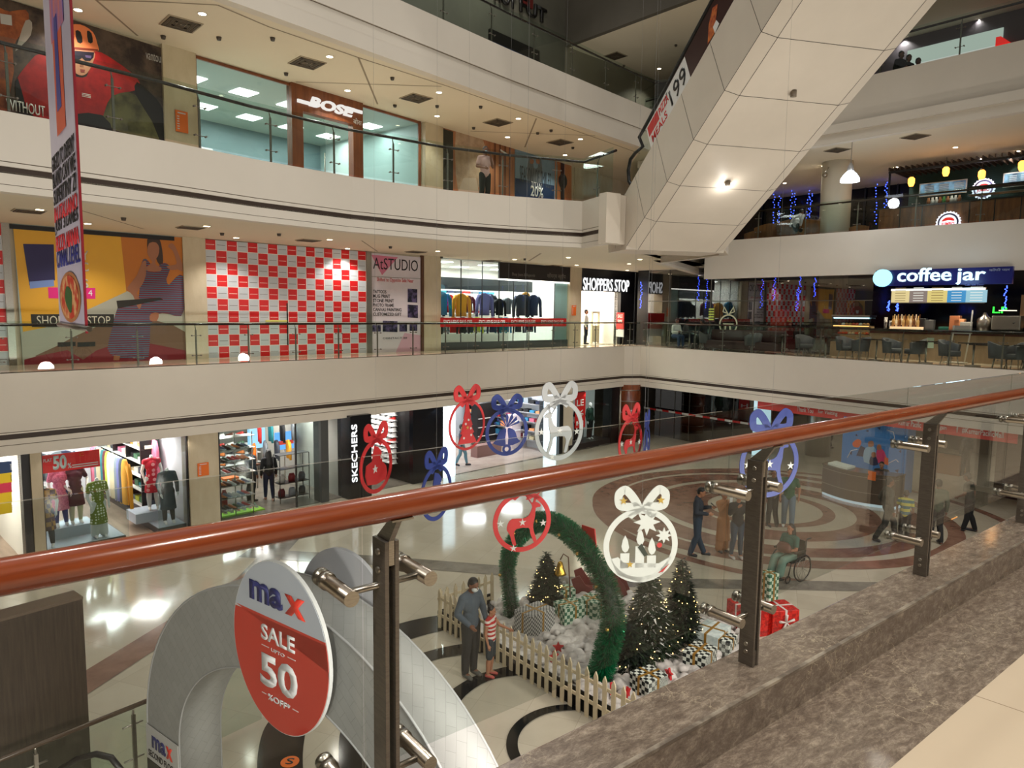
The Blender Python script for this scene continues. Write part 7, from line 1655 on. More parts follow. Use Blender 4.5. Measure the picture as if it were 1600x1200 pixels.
for x0,x1,z in ((-w_*.36,-w_*.2,-az_*.05),(w_*.2,w_*.36,-az_*.05),(-w_*.38,-w_*.28,-az_*.64),(w_*.28,w_*.40,-az_*.64)): MB().use(wh).bb(x0,x1,-.016,-.011,z,z+.006).build('rule',sg)
# round back board peeping over the crown
bo=empty('oval_back_board',AW.at(cu+.12,T+.06,cz-.02),AW.rz,'pale back of the second oval board rising behind the arch crown','sign')
MB().use(cm('back_pale',(.66,.66,.68))).slab(ell,-.02,.02).build('board',bo)
for s_ in (-1,1): MB().use(darksteel).tube([(s_*.2,-.05,-.45),(s_*.2,-.05,.1)],.015,6).build('bracket',bo)
# ================================================================= dark wood panel and escalator rail, lower left
ZR=G+1.05
r0=P(0,1187,ZR); r1=P(230,1095,ZR); er=Wall(Vector(tuple(r0)[:2]),Vector(tuple(r1)[:2]),G)
o=empty('escalator_railing',er.at(0),er.rz,'glass railing with dark handrail around the ground-floor escalator, lower left','railing')
MB().use(mat('bronze_rail',(.26,.20,.15),.25)).tube([(-3,0,1.05),(er.len+1.6,0,1.05)],.03,12).build('top_rail',o)
MB().use(railglass).poly([(-3,.06,.05),(er.len+1.6,.06,.05),(er.len+1.6,.06,.98),(-3,.06,.98)]).build('glass_panels',o)
for px,py in ((208,1110),(55,1168)):
    u=er.u(px,py); b_=MB().use(steel).bb(u-.02,u+.02,-.02,.02,0,.95).build('post',o); MB().use(steel).tube([(u,0,.93),(u,.0,1.05)],.012,8).build('post_neck',o)
    for z in (.35,.8): MB().use(steel).tube([(u-.12,.03,z),(u+.12,.03,z)],.012,8).build('arm',o)
q=[P(90,1205,G+.78),P(120,1186,G+.92),P(150,1178,G+.96),P(174,1184,G+.93),P(190,1204,G+.80),P(186,1230,G+.62),P(165,1240,G+.5)]
b0=q[2].copy(); eo=empty('escalator_handrail',(b0.x,b0.y,G),0,'black rounded escalator handrail end at the bottom left','handrail')
MB().use(blackm).tube([p-Vector((b0.x,b0.y,G)) for p in q],.035,12).build('belt',eo)
MB().use(railglass).poly([p-Vector((b0.x,b0.y,G+.03)) for p in q]).build('balustrade_glass',eo)
wz=-2.03
c0=P(129,932,wz); c1=P(110,920,wz); c2=P(-60,984,wz)
pw=noisy('dark_oak_laminate',(.17,.13,.10),(.25,.20,.16),6,.35,(6,6,.25)); a2=Vector(tuple(c2)[:2]); b2=Vector(tuple(c0)[:2])
PW2=Wall(a2,b2,G); th_=.30
o=empty('wood_panel',PW2.at(0),PW2.rz,'tall dark wood-laminated partition at the lower left edge','partition')
MB().use(pw).bb(-1,PW2.len,0,th_,0,wz-G-.03).build('body',o); MB().use(mat('panel_top_taupe',(.36,.30,.25),.35)).bb(-1.0,PW2.len+.004,-.004,th_,wz-G-.03,wz-G).build('top_cap',o)
p=P(453,1192,G); o=MB().use(orange).cyl((0,0,0),.12,.02,24).build('floor_marker',None,p); tag(o,'small round orange marker on the black floor curve','floor marker'); me=text_mesh('S',.10,.13,.002,.01); me.materials.clear(); me.materials.append(blackm); t_=link('marker_symbol',me,o,(-.05,-.06,.021)); t_.rotation_euler=(-PI/2,0,0)
# ================================================================= hanging vinyl banner
hb=Wall(P(76,268,2.2)[:2] if False else (-.842*3.3,1.28*3.3),(-.629*3.3,3.3),0)
BN=Wall((-.862*3.35,1.28*3.35),(-.629*3.35,3.35),0)
bn=empty('hanging_banner',BN.at(0),BN.rz,'long pale vertical banner with food pictures and slanted lettering, upper left','banner')
zb=BN.uz(112,510)[1]; uL=BN.uz(92,480)[0]; uR=BN.uz(133,480)[0]; zt=4.6
bmat=noisy('banner_vinyl',(.72,.69,.76),(.78,.75,.81),3,.35)
m_=MB().use(bmat); NZ=24; NX=10; V=[]
for j in range(NZ+1):
    z=zb+(zt-zb)*j/NZ; row=[]
    for i in range(NX+1):
        u=uL+(uR-uL)*i/NX; row.append(m_.bm.verts.new((u,.0012*math.sin(i*1.3+j*.25),z)))
    V.append(row)
for j in range(NZ):
    for i in range(NX): m_._f([V[j][i],V[j][i+1],V[j+1][i+1],V[j+1][i]],True)
m_.build('banner_sheet',bn)
MB().use(mat('banner_hem_red',(.55,.10,.16),.5)).bb(uR-.0,uR+.02,-.004,.004,zb-.02,zt).build('red_edge',bn)
MB().use(steel).tube([(uL-.02,0,zb),(uR+.08,0,zb)],.012,8).build('bottom_rod',bn)
Wd_=uR-uL
def bpic(name,pts,m,y=-.004): MB().use(m).slab(pts,y,y+.001).build(name,bn)
def bz(px,py): return BN.uz(px,py)[1]
z0=bz(90,215); 
bpic('orange_block',[(uL+.35*Wd_,z0),(uL+.68*Wd_,z0),(uL+.68*Wd_,z0+.42),(uL+.35*Wd_,z0+.42)],mat('print_orange_red',(.80,.35,.22),.5))
strc=noisy('banner_food_streaks',(.45,.40,.70),(.85,.45,.35),5,.4,(4,4,.5),lo=.4,hi=.6)
bpic('picture_strip',[(uL+.30*Wd_,z0+.42),(uL+.78*Wd_,z0+.42),(uL+.82*Wd_,zt-.05),(uL+.26*Wd_,zt-.05)],strc)
bpic('picture_strip',[(uL+.42*Wd_,z0+.10),(uL+.58*Wd_,z0+.10),(uL+.55*Wd_,z0+.5),(uL+.45*Wd_,z0+.5)],mat('print_blue_bottle',(.25,.25,.55),.4),-.006)
ink=cm('ink',(.10,.08,.09)); inkr=mat('ink_red',(.78,.14,.18),.5); inkb=mat('ink_blue',(.15,.16,.45),.5)
for t_,py,m in (('GREZO TO DEFENY',262,ink),('BLAND CAN WE',290,ink),('SUPERTINY ZI',318,ink),('IN ITALIANO',346,inkr),('JUST 3 LANES',367,ink),('PIZZA MANIA',393,inkr),('CANAL LEVEL',419,inkb)):
    zz=BN.uz(92,py)[1]; me=text_mesh(t_,Wd_*.88,.072 if py<400 else .08,.002,.012,.1); me.materials.clear(); me.materials.append(m); link('banner_text',me,bn,(uL+.06*Wd_,-.003,zz))
zc_=(bz(107,425)+bz(107,503))/2; rz_=(bz(107,425)-bz(107,503))/2; cx=uL+.5*Wd_
bpic('pizza_picture',[(cx+.40*Wd_*math.cos(2*PI*k/36),zc_+rz_*math.sin(2*PI*k/36)) for k in range(36)],noisy('pizza_crust',(.62,.38,.22),(.70,.48,.30),9,.5),-.004)
bpic('pizza_topping',[(cx+.34*Wd_*math.cos(2*PI*k/36),zc_+rz_*.86*math.sin(2*PI*k/36)) for k in range(36)],noisy('pizza_top',(.72,.22,.14),(.82,.62,.42),14,.5,lo=.45,hi=.55),-.006)
bpic('basil_picture',smooth_pts([(cx-.14*Wd_,zc_,0),(cx-.05*Wd_,zc_+.05,0),(cx+.12*Wd_,zc_+.02,0),(cx+.08*Wd_,zc_-.07,0),(cx-.05*Wd_,zc_-.05,0)],3) and [(p[0],p[1]) for p in smooth_pts([(cx-.14*Wd_,zc_,0),(cx-.05*Wd_,zc_+.05,0),(cx+.12*Wd_,zc_+.02,0),(cx+.08*Wd_,zc_-.07,0),(cx-.05*Wd_,zc_-.05,0)],3)],mat('basil_green',(.22,.36,.18),.5),-.008)
for u in (uL+.05,uR-.05): MB().use(blackm).tube([(u,0,zt),(u,0,16)],.003,4).build('hanging_line',bn)
# ================================================================= hanging cut-out ornaments
def annulus(m_,r0,r1,n=48,y0=-.006,y1=.006,sx=1,cx=0,cz=0):
    o_=[(cx+sx*r1*math.cos(2*PI*k/n),cz+r1*math.sin(2*PI*k/n)) for k in range(n)]; i_=[(cx+sx*r0*math.cos(2*PI*k/n),cz+r0*math.sin(2*PI*k/n)) for k in range(n)]
    A=[[m_.bm.verts.new((x,y,z)) for x,z in L_] for L_,y in ((o_,y0),(i_,y0),(o_,y1),(i_,y1))]
    for k in range(n):
        j=(k+1)%n; m_._f([A[0][k],A[1][k],A[1][j],A[0][j]][::-1]); m_._f([A[2][k],A[3][k],A[3][j],A[2][j]]); m_._f([A[0][k],A[0][j],A[2][j],A[2][k]]); m_._f([A[1][k],A[1][j],A[3][j],A[3][k]][::-1])
def cut(par,name,pts,m,y0=-.006,y1=.006,sm=0):
    if sm: pts=[(p[0],p[1]) for p in smooth_pts([(a,b,0) for a,b in pts],sm)]
    return MB().use(m).slab(pts,y0,y1).build(name,par)
def star(r,cx=0,cz=0,n=5,k=.42,rot=PI/2): return [(cx+(r if i%2==0 else r*k)*math.cos(rot+PI*i/n),cz+(r if i%2==0 else r*k)*math.sin(rot+PI*i/n)) for i in range(2*n)]
def loopband(par,name,pts,m,r=.035):
    pts=[(p[0],p[1]) for p in smooth_pts([(a,b,0) for a,b in pts],4)]; n=len(pts); m_=MB().use(m); c=(sum(p[0] for p in pts)/n,sum(p[1] for p in pts)/n)
    inn=[]
    for i,p in enumerate(pts):
        a=Vector(pts[i-1]); b_=Vector(pts[(i+1)%n]); t=(b_-a).normalized(); nn=Vector((-t.y,t.x)); q=Vector(p)
        if (Vector(c)-q).dot(nn)<0: nn=-nn
        inn.append(tuple(q+nn*r))
    A=[[m_.bm.verts.new((x,y,z)) for x,z in L_] for L_,y in ((pts,-.006),(inn,-.006),(pts,.006),(inn,.006))]
    for k in range(n):
        j=(k+1)%n; m_._f([A[0][k],A[1][k],A[1][j],A[0][j]]); m_._f([A[2][k],A[2][j],A[3][j],A[3][k]]); m_._f([A[0][k],A[0][j],A[2][j],A[2][k]]); m_._f([A[1][k],A[3][k],A[3][j],A[1][j]])
    return m_.build(name,par)
gold=mat('gold_star',(.72,.58,.22),.4)
foamr=mat('foam_red',(.74,.13,.14),.6); foamb=mat('foam_blue',(.12,.20,.50),.6); foamw=mat('foam_white',(.82,.82,.80),.7); foams=mat('foam_silver',(.66,.67,.67),.5)
def bauble(px,py,dep,R,rot,m,label,motif,sx=1.0,name='hanging_ornament',grp=None):
    c=Dp(px,py,dep); o=empty(name,c,rot,label,'ornament')
    m_=MB().use(m); annulus(m_,R*(.90 if motif=='tree' else .85),R,sx=sx); m_.build('ring',o)
    for s_ in (-1,1):
        loopband(o,'bow_loop',[(0,R*1.02),(s_*R*.18,R*1.38),(s_*R*.45,R*1.60),(s_*R*.72,R*1.42),(s_*R*.68,R*1.02),(s_*R*.34,R*.92)],m,R*.22)
        cut(o,'bow_tail',[(0,R*1.05),(s_*R*.40,R*.80),(s_*R*.26,R*.72),(0,R*.92)][::(1 if s_>0 else -1)],m)
    for s_ in (-1,1):
        if m is foamw: cut(o,'gold_star',star(R*.11,s_*R*.5,R*1.2),gold,-.012,-.006)
    T=motif
    if T=='tree':
        pts=[]
        for k in range(5): z0=-R*.62+R*.30*k; w1=R*(.46-.085*k); pts.append((w1,z0)); pts.append((w1*.62,z0+R*.26))
        full=[(-R*.5,-R*.74),(R*.5,-R*.74)]+pts+[(0,R*.95)]+[(-x,z) for x,z in pts[::-1]]; cut(o,'tree_motif',full,m); cut(o,'gold_star',star(R*.08,0,-R*.1),gold,-.012,-.006)
        for x,z in ((-.2,-.5),(.2,-.42),(.05,.2),(-.1,.05),(.18,-.15)): cut(o,'white_dot',star(R*.05,x*R,z*R,6,.8),foamw,-.012,-.006)
    elif T=='bells':
        for s_ in (-1,1):
            cut(o,'bell_motif',[(s_*R*.05,R*.15),(s_*R*.35,R*.05),(s_*R*.50,-R*.30),(s_*R*.62,-R*.45),(s_*R*.1,-R*.58),(s_*R*.08,-R*.25)][::s_],m,sm=3)
        for a in range(7): 
            t=PI*(.1+.8*a/6); cut(o,'leaf',[(0,R*.2),(R*.55*math.cos(t)-R*.07,R*.25+R*.42*math.sin(t)),(R*.6*math.cos(t),R*.3+R*.5*math.sin(t)),(R*.55*math.cos(t)+R*.07,R*.22+R*.40*math.sin(t))],m)
        annulus2=MB().use(m); annulus(annulus2,R*.1,R*.2,24,cz=-R*.72); annulus2.build('clapper',o)
    elif T in('deer','deer2'):
        s=1 if T=='deer' else -1
        body=[(-.50,-.05),(-.35,.12),(.0,.10),(.22,.18),(.34,.45),(.30,.58),(.45,.62),(.62,.52),(.60,.44),(.46,.42),(.44,.15),(.38,-.12),(.40,-.35),(.52,-.72),(.42,-.74),(.28,-.40),(.22,-.22),(-.20,-.22),(-.28,-.42),(-.20,-.74),(-.32,-.74),(-.42,-.40),(-.52,-.25)]
        cut(o,'reindeer_motif',[(x*R*s,z*R) for x,z in body],m,sm=2)
        for q in ([(.30,.55),(.15,.85),(.02,.95),(.20,.78),(.10,.72),(.24,.70),(.34,.56)],[(.36,.58),(.42,.85),(.60,.92),(.50,.80),(.62,.74),(.48,.72),(.42,.58)]): cut(o,'antler',[(x*R*s,z*R) for x,z in q],m)
        if m is not foamw:
            for x,z in ((-.75,.0),(.72,-.1),(-.3,-.85),(.0,-.02)): cut(o,'white_flower',star(R*.13,x*R,z*R,5,.35),foamw,-.012,-.006)
        else:
            cut(o,'gold_star',star(R*.09,0,0),gold,-.012,-.006)
    elif T=='candles':
        for x,h_ in ((-.42,.40),(-.02,.58),(.30,.32)):
            cut(o,'candle_motif',[((x-.12)*R,-R*.6),((x+.12)*R,-R*.6),((x+.12)*R,(-.6+h_)*R),((x-.12)*R,(-.6+h_)*R)],m)
            cut(o,'flame_motif',[(x*R,(-.58+h_)*R),((x+.11)*R,(-.45+h_)*R),(x*R,(-.12+h_)*R),((x-.10)*R,(-.42+h_)*R)],m,sm=2)
        cut(o,'snow_base',[(-.80*R,-.35*R),(-.6*R,-.30*R),(-.45*R,-.45*R),(.5*R,-.5*R),(.85*R,-.3*R),(.6*R,-.8*R),(0,-1.0*R),(-.6*R,-.78*R)],m)
        cut(o,'snow_star',star(R*.36,.15*R,.62*R,8,.5),m); cut(o,'snow_star',star(R*.22,.62*R,.25*R,8,.5),m)
        cut(o,'gold_star',star(R*.10,-.28*R,-.5*R),gold,-.012,-.006); cut(o,'red_ball',[(R*(.5+.07*math.cos(2*PI*k/12)),R*(.0+.07*math.sin(2*PI*k/12))) for k in range(12)],foamr,-.012,-.006)
        cut(o,'red_leaf',[(.5*R,-.75*R),(.78*R,-.52*R),(.62*R,-.72*R)],foamr,-.012,-.006); cut(o,'green_leaf',[(.02*R,.05*R),(.2*R,-.25*R),(.10*R,-.3*R),(-.08*R,-.05*R)],mat('dark_leaf',(.12,.16,.12),.6),-.012,-.006)
    elif T=='figure':
        cut(o,'gift_motif',[(-.55*R,-.6*R),(.55*R,-.6*R),(.6*R,-.1*R),(.35*R,.1*R),(.3*R,.5*R),(-.1*R,.75*R),(-.25*R,.2*R),(-.6*R,.1*R)],m,sm=2); cut(o,'white_star',star(R*.16,-.1*R,-.1*R),foamw,-.012,-.006); cut(o,'white_star',star(R*.1,.3*R,.3*R),foamw,-.012,-.006)
    MB().use(mat('wire',(.5,.5,.5),.4)).tube([(0,0,R*1.05),(0,0,16.0-c.z)],.0011,4,False).build('hanging_wire',o)
    return o
bauble(730,664,10.4,.38,.85,foamr,'red foam bauble with a christmas tree cut-out, hanging before the bright shop','tree')
bauble(792,675,11.0,.38,.5,foamb,'blue foam bauble with bells, hanging right of the red tree bauble','bells')
bauble(874,672,10.0,.44,.6,foams,'silver foam bauble with a reindeer, hanging before the bright shop front','deer2')
bauble(985,690,11.5,.40,.9,foamr,'red foam ornament with reindeer hanging before the wood-clad column','deer')
bauble(1010,700,11.8,.40,1.25,foamb,'blue foam ornament seen nearly edge-on beside the wood-clad column','figure')
bauble(682,770,9.3,.38,1.1,foamb,'dark blue foam ornament hanging below and above the handrail, left of the red one','figure')
bauble(588,728,9.0,.36,1.15,foamr,'red foam ornament seen nearly edge-on beside the glass joint','figure')
bauble(816,815,8.2,.37,.35,foamr,'red foam bauble with a reindeer and white flowers, in front of the tinsel wreath','deer')
bauble(1001,852,7.6,.425,.12,foamw,'large white foam bauble with candles and gold stars, in front of the christmas trees','candles')
bauble(1202,724,8.6,.43,.3,foamb,'blue foam bauble with reindeer and white star behind the second railing post','deer')
# ================================================================= christmas display
A_=P(687,981,G); B_=P(917,1120,G); dAB=(B_-A_).normalized(); Bend=B_+dAB*2.6; Cc=P(769,952,G)
picm=noisy('picket_cream_wood',(.74,.68,.56),(.80,.74,.62),5,.7)
pk_=MB().use(picm).slab([(-.038,0),(.038,0),(.038,.70),(0,.78),(-.038,.70)],-.01,.01).mesh()
def fence(a,b,label,y=0):
    W=Wall(Vector(tuple(a)[:2]),Vector(tuple(b)[:2]),G); o=empty('picket_fence',W.at(0),W.rz,label,'fence')
    for z in (.22,.55): MB().use(picm).bb(-.03,W.len+.03,.01,.035,z,z+.05).build('rail',o)
    n_=int(W.len/.17)
    for i in range(n_+1): 
        q=link('picket',pk_,o,(i*W.len/n_,0,0)); q.rotation_euler=(0,random.uniform(-.03,.03),0)
    MB().use(blackm).bb(0,W.len,.05,.07,0,.32).build('black_skirting',o)
    return W
fence(A_,Bend,'cream picket fence along the front of the christmas display, ending behind the curb')
fence(A_,Cc,'short cream picket fence at the back left of the christmas display')
# cotton snow
Dd=P(1150,1010,G)
_in=Vector((-dAB.y,dAB.x,0))*.20
poly_=[A_+_in+dAB*.15,Bend+_in,P(1220,1060,G),P(1150,985,G),P(960,930,G),Cc]
def inside(x,y):
    c=False; n=len(poly_); j=n-1
    for i in range(n):
        xi,yi,xj,yj=poly_[i].x,poly_[i].y,poly_[j].x,poly_[j].y
        if (yi>y)!=(yj>y) and x<(xj-xi)*(y-yi)/(yj-yi)+xi: c=not c
        j=i
    return c
random.seed(77); m_=MB(); cot=noisy('cotton_snow',(.70,.68,.66),(.84,.82,.80),6,.95,bump=.6)
m_.use(cot); xs_=[p.x for p in poly_]; ys_=[p.y for p in poly_]; cnt=0
while cnt<2000:
    x,y=random.uniform(min(xs_),max(xs_)),random.uniform(min(ys_),max(ys_))
    if inside(x,y):
        r=random.uniform(.05,.12); m_.ball((x,y,G+random.uniform(.04,.17)),r,8,6,(1,1,.8)); cnt+=1
me=remesh(m_,.022,cot,it=1); o=link('cotton_snow',me); tag(o,'lumpy white cotton snow covering the floor of the christmas display','cotton snow',kind='stuff')
tag(MB().use(mat('display_base_white',(.70,.69,.67),.8)).prism([(p.x,p.y) for p in poly_] if True else [],G+.01,G+.06).build('cotton_backing'),'pale base board under the cotton snow of the christmas display','base')
# tinsel arch
Lf=P(806,968,G+.1); Rf=P(932,1062,G+.05); TW=Wall(Vector(tuple(Lf)[:2]),Vector(tuple(Rf)[:2]),G)
ta=empty('tinsel_arch',TW.at(0),TW.rz,'big horseshoe arch of shiny green tinsel in the christmas display','arch')
pxp=[(803,985),(797,930),(793,885),(803,848),(828,822),(855,815),(885,828),(912,855),(935,890),(952,930),(958,970),(950,1010),(936,1058)]
path=[]
for x,y in pxp: u,z=TW.uz(x,y); path.append(Vector((u,0,z)))
path=[Vector(p) for p in smooth_pts([tuple(p) for p in path],5,False)][5:-10] if False else path
tin=mat('tinsel_green',(.05,.42,.25),.3,metal=.35); tin2=mat('tinsel_green_light',(.20,.62,.42),.2,metal=.7)
# resample
def resample(pts,n):
    L=[0]
    for a,b in zip(pts,pts[1:]): L.append(L[-1]+(b-a).length)
    out=[]
    for k in range(n):
        d=L[-1]*k/(n-1); i=max(0,min(len(pts)-2,next((j for j in range(len(L)-1) if L[j+1]>=d),len(pts)-2))); t=(d-L[i])/max(1e-6,L[i+1]-L[i]); p0,p1,p2,p3=pts[max(i-1,0)],pts[i],pts[i+1],pts[min(i+2,len(pts)-1)]
        out.append(.5*((2*p1)+(p2-p0)*t+(2*p0-5*p1+4*p2-p3)*t*t+(3*p1-p0-3*p2+p3)*t**3))
    return out
rp=resample(path,60); m_=MB().use(mat('tinsel_core',(.02,.16,.09),.6)); m_.tube(rp,.10,10,True,[.10+.03*k/60 for k in range(60)]); m_.build('core',ta)
m_=MB(); random.seed(4)
for k in range(15000):
    f=random.random()*58.99; i=int(f); p=rp[i].lerp(rp[i+1],f-i); t=(rp[i+1]-rp[i]).normalized(); u=t.cross(Vector((0,1,0))).normalized(); v=Vector((0,1,0)); a=random.random()*2*PI
    d=(u*math.cos(a)+v*math.sin(a)+t*random.uniform(-.35,.35)).normalized(); R_=.165+.06*f/60+random.uniform(-.02,.02); s_=d.cross(t).normalized()*.006+t*random.uniform(-.004,.004)
    m_.use(tin2 if random.random()<.25 else tin); b0=p+d*.08; m_.poly([b0-s_,b0+s_,p+d*R_+s_*.6,p+d*R_-s_*.6])
q=m_.build('tinsel_fringe',ta); q['kind']='stuff'
for i,(k) in enumerate((10,20,27,33,38,44,50)): MB().use(mat('gold_ball',(.80,.65,.35),.2,metal=.9)).ball(rp[k]+Vector((random.uniform(-.08,.08),-.17,random.uniform(-.05,.05))),.035,10,8).build('gold_bauble',ta)
# trees
ledw=emis('led_warm',(1,.80,.48),8); needle=mat('needle_dark_green',(.05,.09,.05),.7); needle2=mat('needle_green',(.13,.20,.11),.7)
def xmas_tree(px,py,h,r,label,n=2600,lights=70,snow=.0,col=(needle,needle2)):
    p=P(px,py,G+.08); o=empty('christmas_tree',p,random.uniform(0,3),label,'christmas tree')
    MB().use(mat('trunk_brown',(.20,.13,.09),.8)).tube([(0,0,0),(0,0,h*.95)],.03,8,True,[.04,.012]).build('trunk',o)
    m_=MB(); rnd=random.Random(px)
    for k in range(n):
        z=h*(.08+.92*(1-math.sqrt(rnd.random()))); lay=(z/h*9)%1; rr=r*(1-z/h)*(.72+.35*(1-lay))+.02; a=rnd.random()*2*PI; q=rr*math.sqrt(rnd.uniform(.25,1)); c=Vector((q*math.cos(a),q*math.sin(a),z-.05*q/r)); d=Vector((math.cos(a+rnd.uniform(-.5,.5)),math.sin(a+rnd.uniform(-.5,.5)),rnd.uniform(-.5,.25))).normalized(); s_=d.cross(Vector((0,0,1))).normalized()*.022
        m_.use(whitem if rnd.random()<snow else col[rnd.random()<.4]); L_=rnd.uniform(.07,.13); m_.poly([c-s_,c+d*L_*.6-s_*.6,c+d*L_,c+d*L_*.6+s_*.6,c+s_])
    b_=m_.build('foliage',o); b_['kind']='stuff'
    for k in range(lights):
        z=h*(.06+.90*(1-math.sqrt(rnd.random()))); rr=r*(1-z/h)+.05; a=rnd.random()*2*PI; MB().use(ledw).ball((rr*math.cos(a),rr*math.sin(a),z),.0085,6,4).build('light_bulb',o)
    return o,p
xmas_tree(853,946,1.15,.42,'dark christmas tree with warm lights seen inside the tinsel arch',lights=60)
xmas_tree(1012,1020,1.62,.62,'broad dark christmas tree with white flecks behind the white bauble',3600,50,snow=.07,col=(needle2,mat('needle_grey',(.17,.20,.15),.7)))
xmas_tree(1062,1006,1.62,.45,'slim christmas tree glowing with warm lights at the right of the display',3200,90)
xmas_tree(985,1042,.75,.42,'small low dark christmas tree beside the foot of the tinsel arch',1500,10)
# gifts
def wrap(name,kind):
    if kind=='stripe': return clothp('wrap_stripe',(.74,.74,.72),(.36,.36,.36),26,'check')
    if kind=='green': return clothp('wrap_green',(.15,.38,.28),(.74,.80,.72),15,'check')
    if kind=='dark': return clothp('wrap_dark',(.08,.10,.09),(.78,.80,.76),15,'check')
    if kind=='silver': return noisy('wrap_silver',(.66,.72,.72),(.82,.86,.84),8,.3)
    return noisy('wrap_red_glitter',(.60,.06,.05),(.80,.14,.10),22,.35,lo=.45,hi=.55)
rib=mat('ribbon_gold',(.62,.47,.20),.35,metal=.4); ribw=mat('ribbon_white',(.82,.78,.76),.4)
def gift(px,py,w,d,h,kind,rz,label,zb=.12,rb=rib,bow=False):
    p=P(px,py,G+zb); o=empty('gift_box',p,rz,label,'gift box','wrapped gifts of the christmas display' if False else None)
    MB().use(wrap('',kind)).bb(-w/2,w/2,-d/2,d/2,0,h).build('wrapped_box',o,bevel=.01)
    MB().use(rb).bb(-w/2-.004,w/2+.004,-.022,.022,-.0,h+.004).build('ribbon',o); MB().use(rb).bb(-.022,.022,-d/2-.004,d/2+.004,0,h+.006).build('ribbon',o)
    if bow:
        for a in (0,1,2,3,4): MB().use(rb).tube([(0,-d/2-.02,h*.55),(.16*math.cos(a*1.25+.4),-d/2-.05,h*.55+.16*math.sin(a*1.25+.4))],.02,6,True,[.012,.026]).build('bow_strand',o)
    return o
gift(835,985,.62,.45,.42,'stripe',.75,'silver and black striped gift box just inside the picket fence')
gift(890,968,.50,.42,.34,'green',.5,'green and white check gift box between the striped box and the tinsel arch')
gift(925,965,.42,.40,.40,'green',.9,'green check gift box partly behind the right side of the tinsel arch')
gift(880,940,.42,.32,.30,'green',.3,'small green check gift box in front of the sleigh')
gift(1013,1080,.44,.40,.30,'dark',.6,'black and mint check gift box near the fence corner above the curb')
gift(1093,1040,.50,.40,.30,'dark',.9,'black and mint check gift box right of the low tree')
gift(1112,1006,.62,.46,.30,'silver',.9,'silver gift box with gold ribbon right of the lit trees')
gift(1128,1015,.40,.40,.26,'dark',.9,'dark check gift box below the silver one at the right of the display')
gift(1170,985,.62,.60,.55,'red',.3,'large dark red glitter gift box left of and behind the second railing post',0.0,ribw)
gift(1215,985,.55,.50,.50,'red',.2,'red glitter gift box with a white ribbon bow right of the second railing post',0,ribw,True)
gift(1200,935,.26,.26,.52,'green',.5,'tall green check gift box standing on the red ones, right of the second post',.55)
for i,(px,py) in enumerate(((872,1020),(865,1035),(980,1092),(955,1085),(1045,1062))): 
    o=MB().use(foamr).slab(star(.10,0,.1,5,.45),-.02,.02).build('red_star',None,P(px,py,G+.16),.5*i); tag(o,['red star ornament in the cotton snow, left one inside the fence','red star ornament in the cotton snow just inside the fence','red ornament by the right end of the fence','red ornament near the low tree and the fence','red ornament between the two black and mint gifts'][i],'ornament')
# sleigh
SW=Wall(Vector(tuple(P(870,935,G))[:2]),Vector(tuple(P(985,945,G))[:2]),G)
sl_=empty('sleigh',SW.at(0),SW.rz,'maroon sleigh with a pale scrolled front behind the tinsel arch','sleigh')
def sz(s): return [SW.uz(*q) for q in pxs(s)]
mar=mat('sleigh_maroon',(.42,.13,.13),.5)
for y in (0,.5): MB().use(mar).slab(sz('893,905 905,900 915,915 930,922 952,905 966,903 975,915 985,940 960,948 920,948 900,938'),y,y+.03).build('side_panel',sl_)
MB().use(mar).bb(SW.uz(905,940)[0],SW.uz(975,940)[0],.03,.5,.12,.16).build('seat_floor',sl_)
MB().use(mat('sleigh_scroll_grey',(.62,.62,.62),.5)).tube([Vector((u,-.02,z)) for u,z in sz('898,938 893,915 888,902 878,899 873,908 877,918 884,914 881,908')],.035,8).build('scroll',sl_)
MB().use(mat('sleigh_runner',(.70,.66,.60),.5)).tube([Vector((SW.uz(885,948)[0],.1,.05)),Vector((SW.uz(980,948)[0],.1,.05))],.025,8).build('runner',sl_)
# bell on a staff
p=P(888,950,G+.1); o=empty('golden_bell',p,0,'golden bell hanging from a leaning staff inside the tinsel arch','bell')
MB().use(mat('staff_brown',(.35,.22,.16),.6)).tube([(.05,0,0),(-.02,0,1.05),(-.12,0,1.12),(-.18,0,1.0)],.014,8).build('staff',o)
MB().use(mat('bell_gold',(.78,.62,.25),.25,metal=.9)).loft([(-.18,0,.70,.13,.13),(-.18,0,.74,.11,.11),(-.18,0,.86,.07,.07),(-.18,0,.94,.05,.05),(-.18,0,.97,.01,.01)],16).build('bell',o)
o=MB().use(red).slab([(0,0),(.42,0),(.36,.32),(.02,.30)],-.01,.01).build('red_flag',None,TW.at(TW.uz(900,835)[0]-.05,.15,TW.uz(900,850)[1]),TW.rz); tag(o,'red cloth corner standing out behind the top of the tinsel arch','cloth')
# ================================================================= people on the ground floor
p=P(735,1056,G)
fig('person','man in grey-blue shirt and white mask beside the child at the fence','person',p,PI*.5-.75,1.72,pose({'elr':(-.27,.04,1.15),'wrr':(-.22,-.20,1.02),'ell':(.27,.0,1.16),'wrl':(.18,-.18,1.0)},nod=18),skind,cloth('grey_blue_shirt',(.28,.32,.36)),'long',cloth('charcoal_trouser',(.13,.13,.13)),shoe=mat('shoe_grey',(.32,.32,.30),.7),hair=hairm,mask=mat('mask_white',(.75,.76,.75),.7))
p=P(766,1056,G)
fig('person','child in striped red top and dark shorts standing at the picket fence','person',p,PI*.5-.35,1.22,pose({'ell':(.25,-.12,1.18),'wrl':(.22,-.36,1.14)},nod=5),skinm,clothp('stripe_red',(.66,.12,.12),(.82,.78,.74),3.0,'stripe'),'cap',cloth('denim_dark',(.13,.17,.20)),bot='shorts',shoe=mat('shoe_coral',(.70,.32,.28),.6),hair=hairm,hairst='bun')
p=P(1088,868,G)
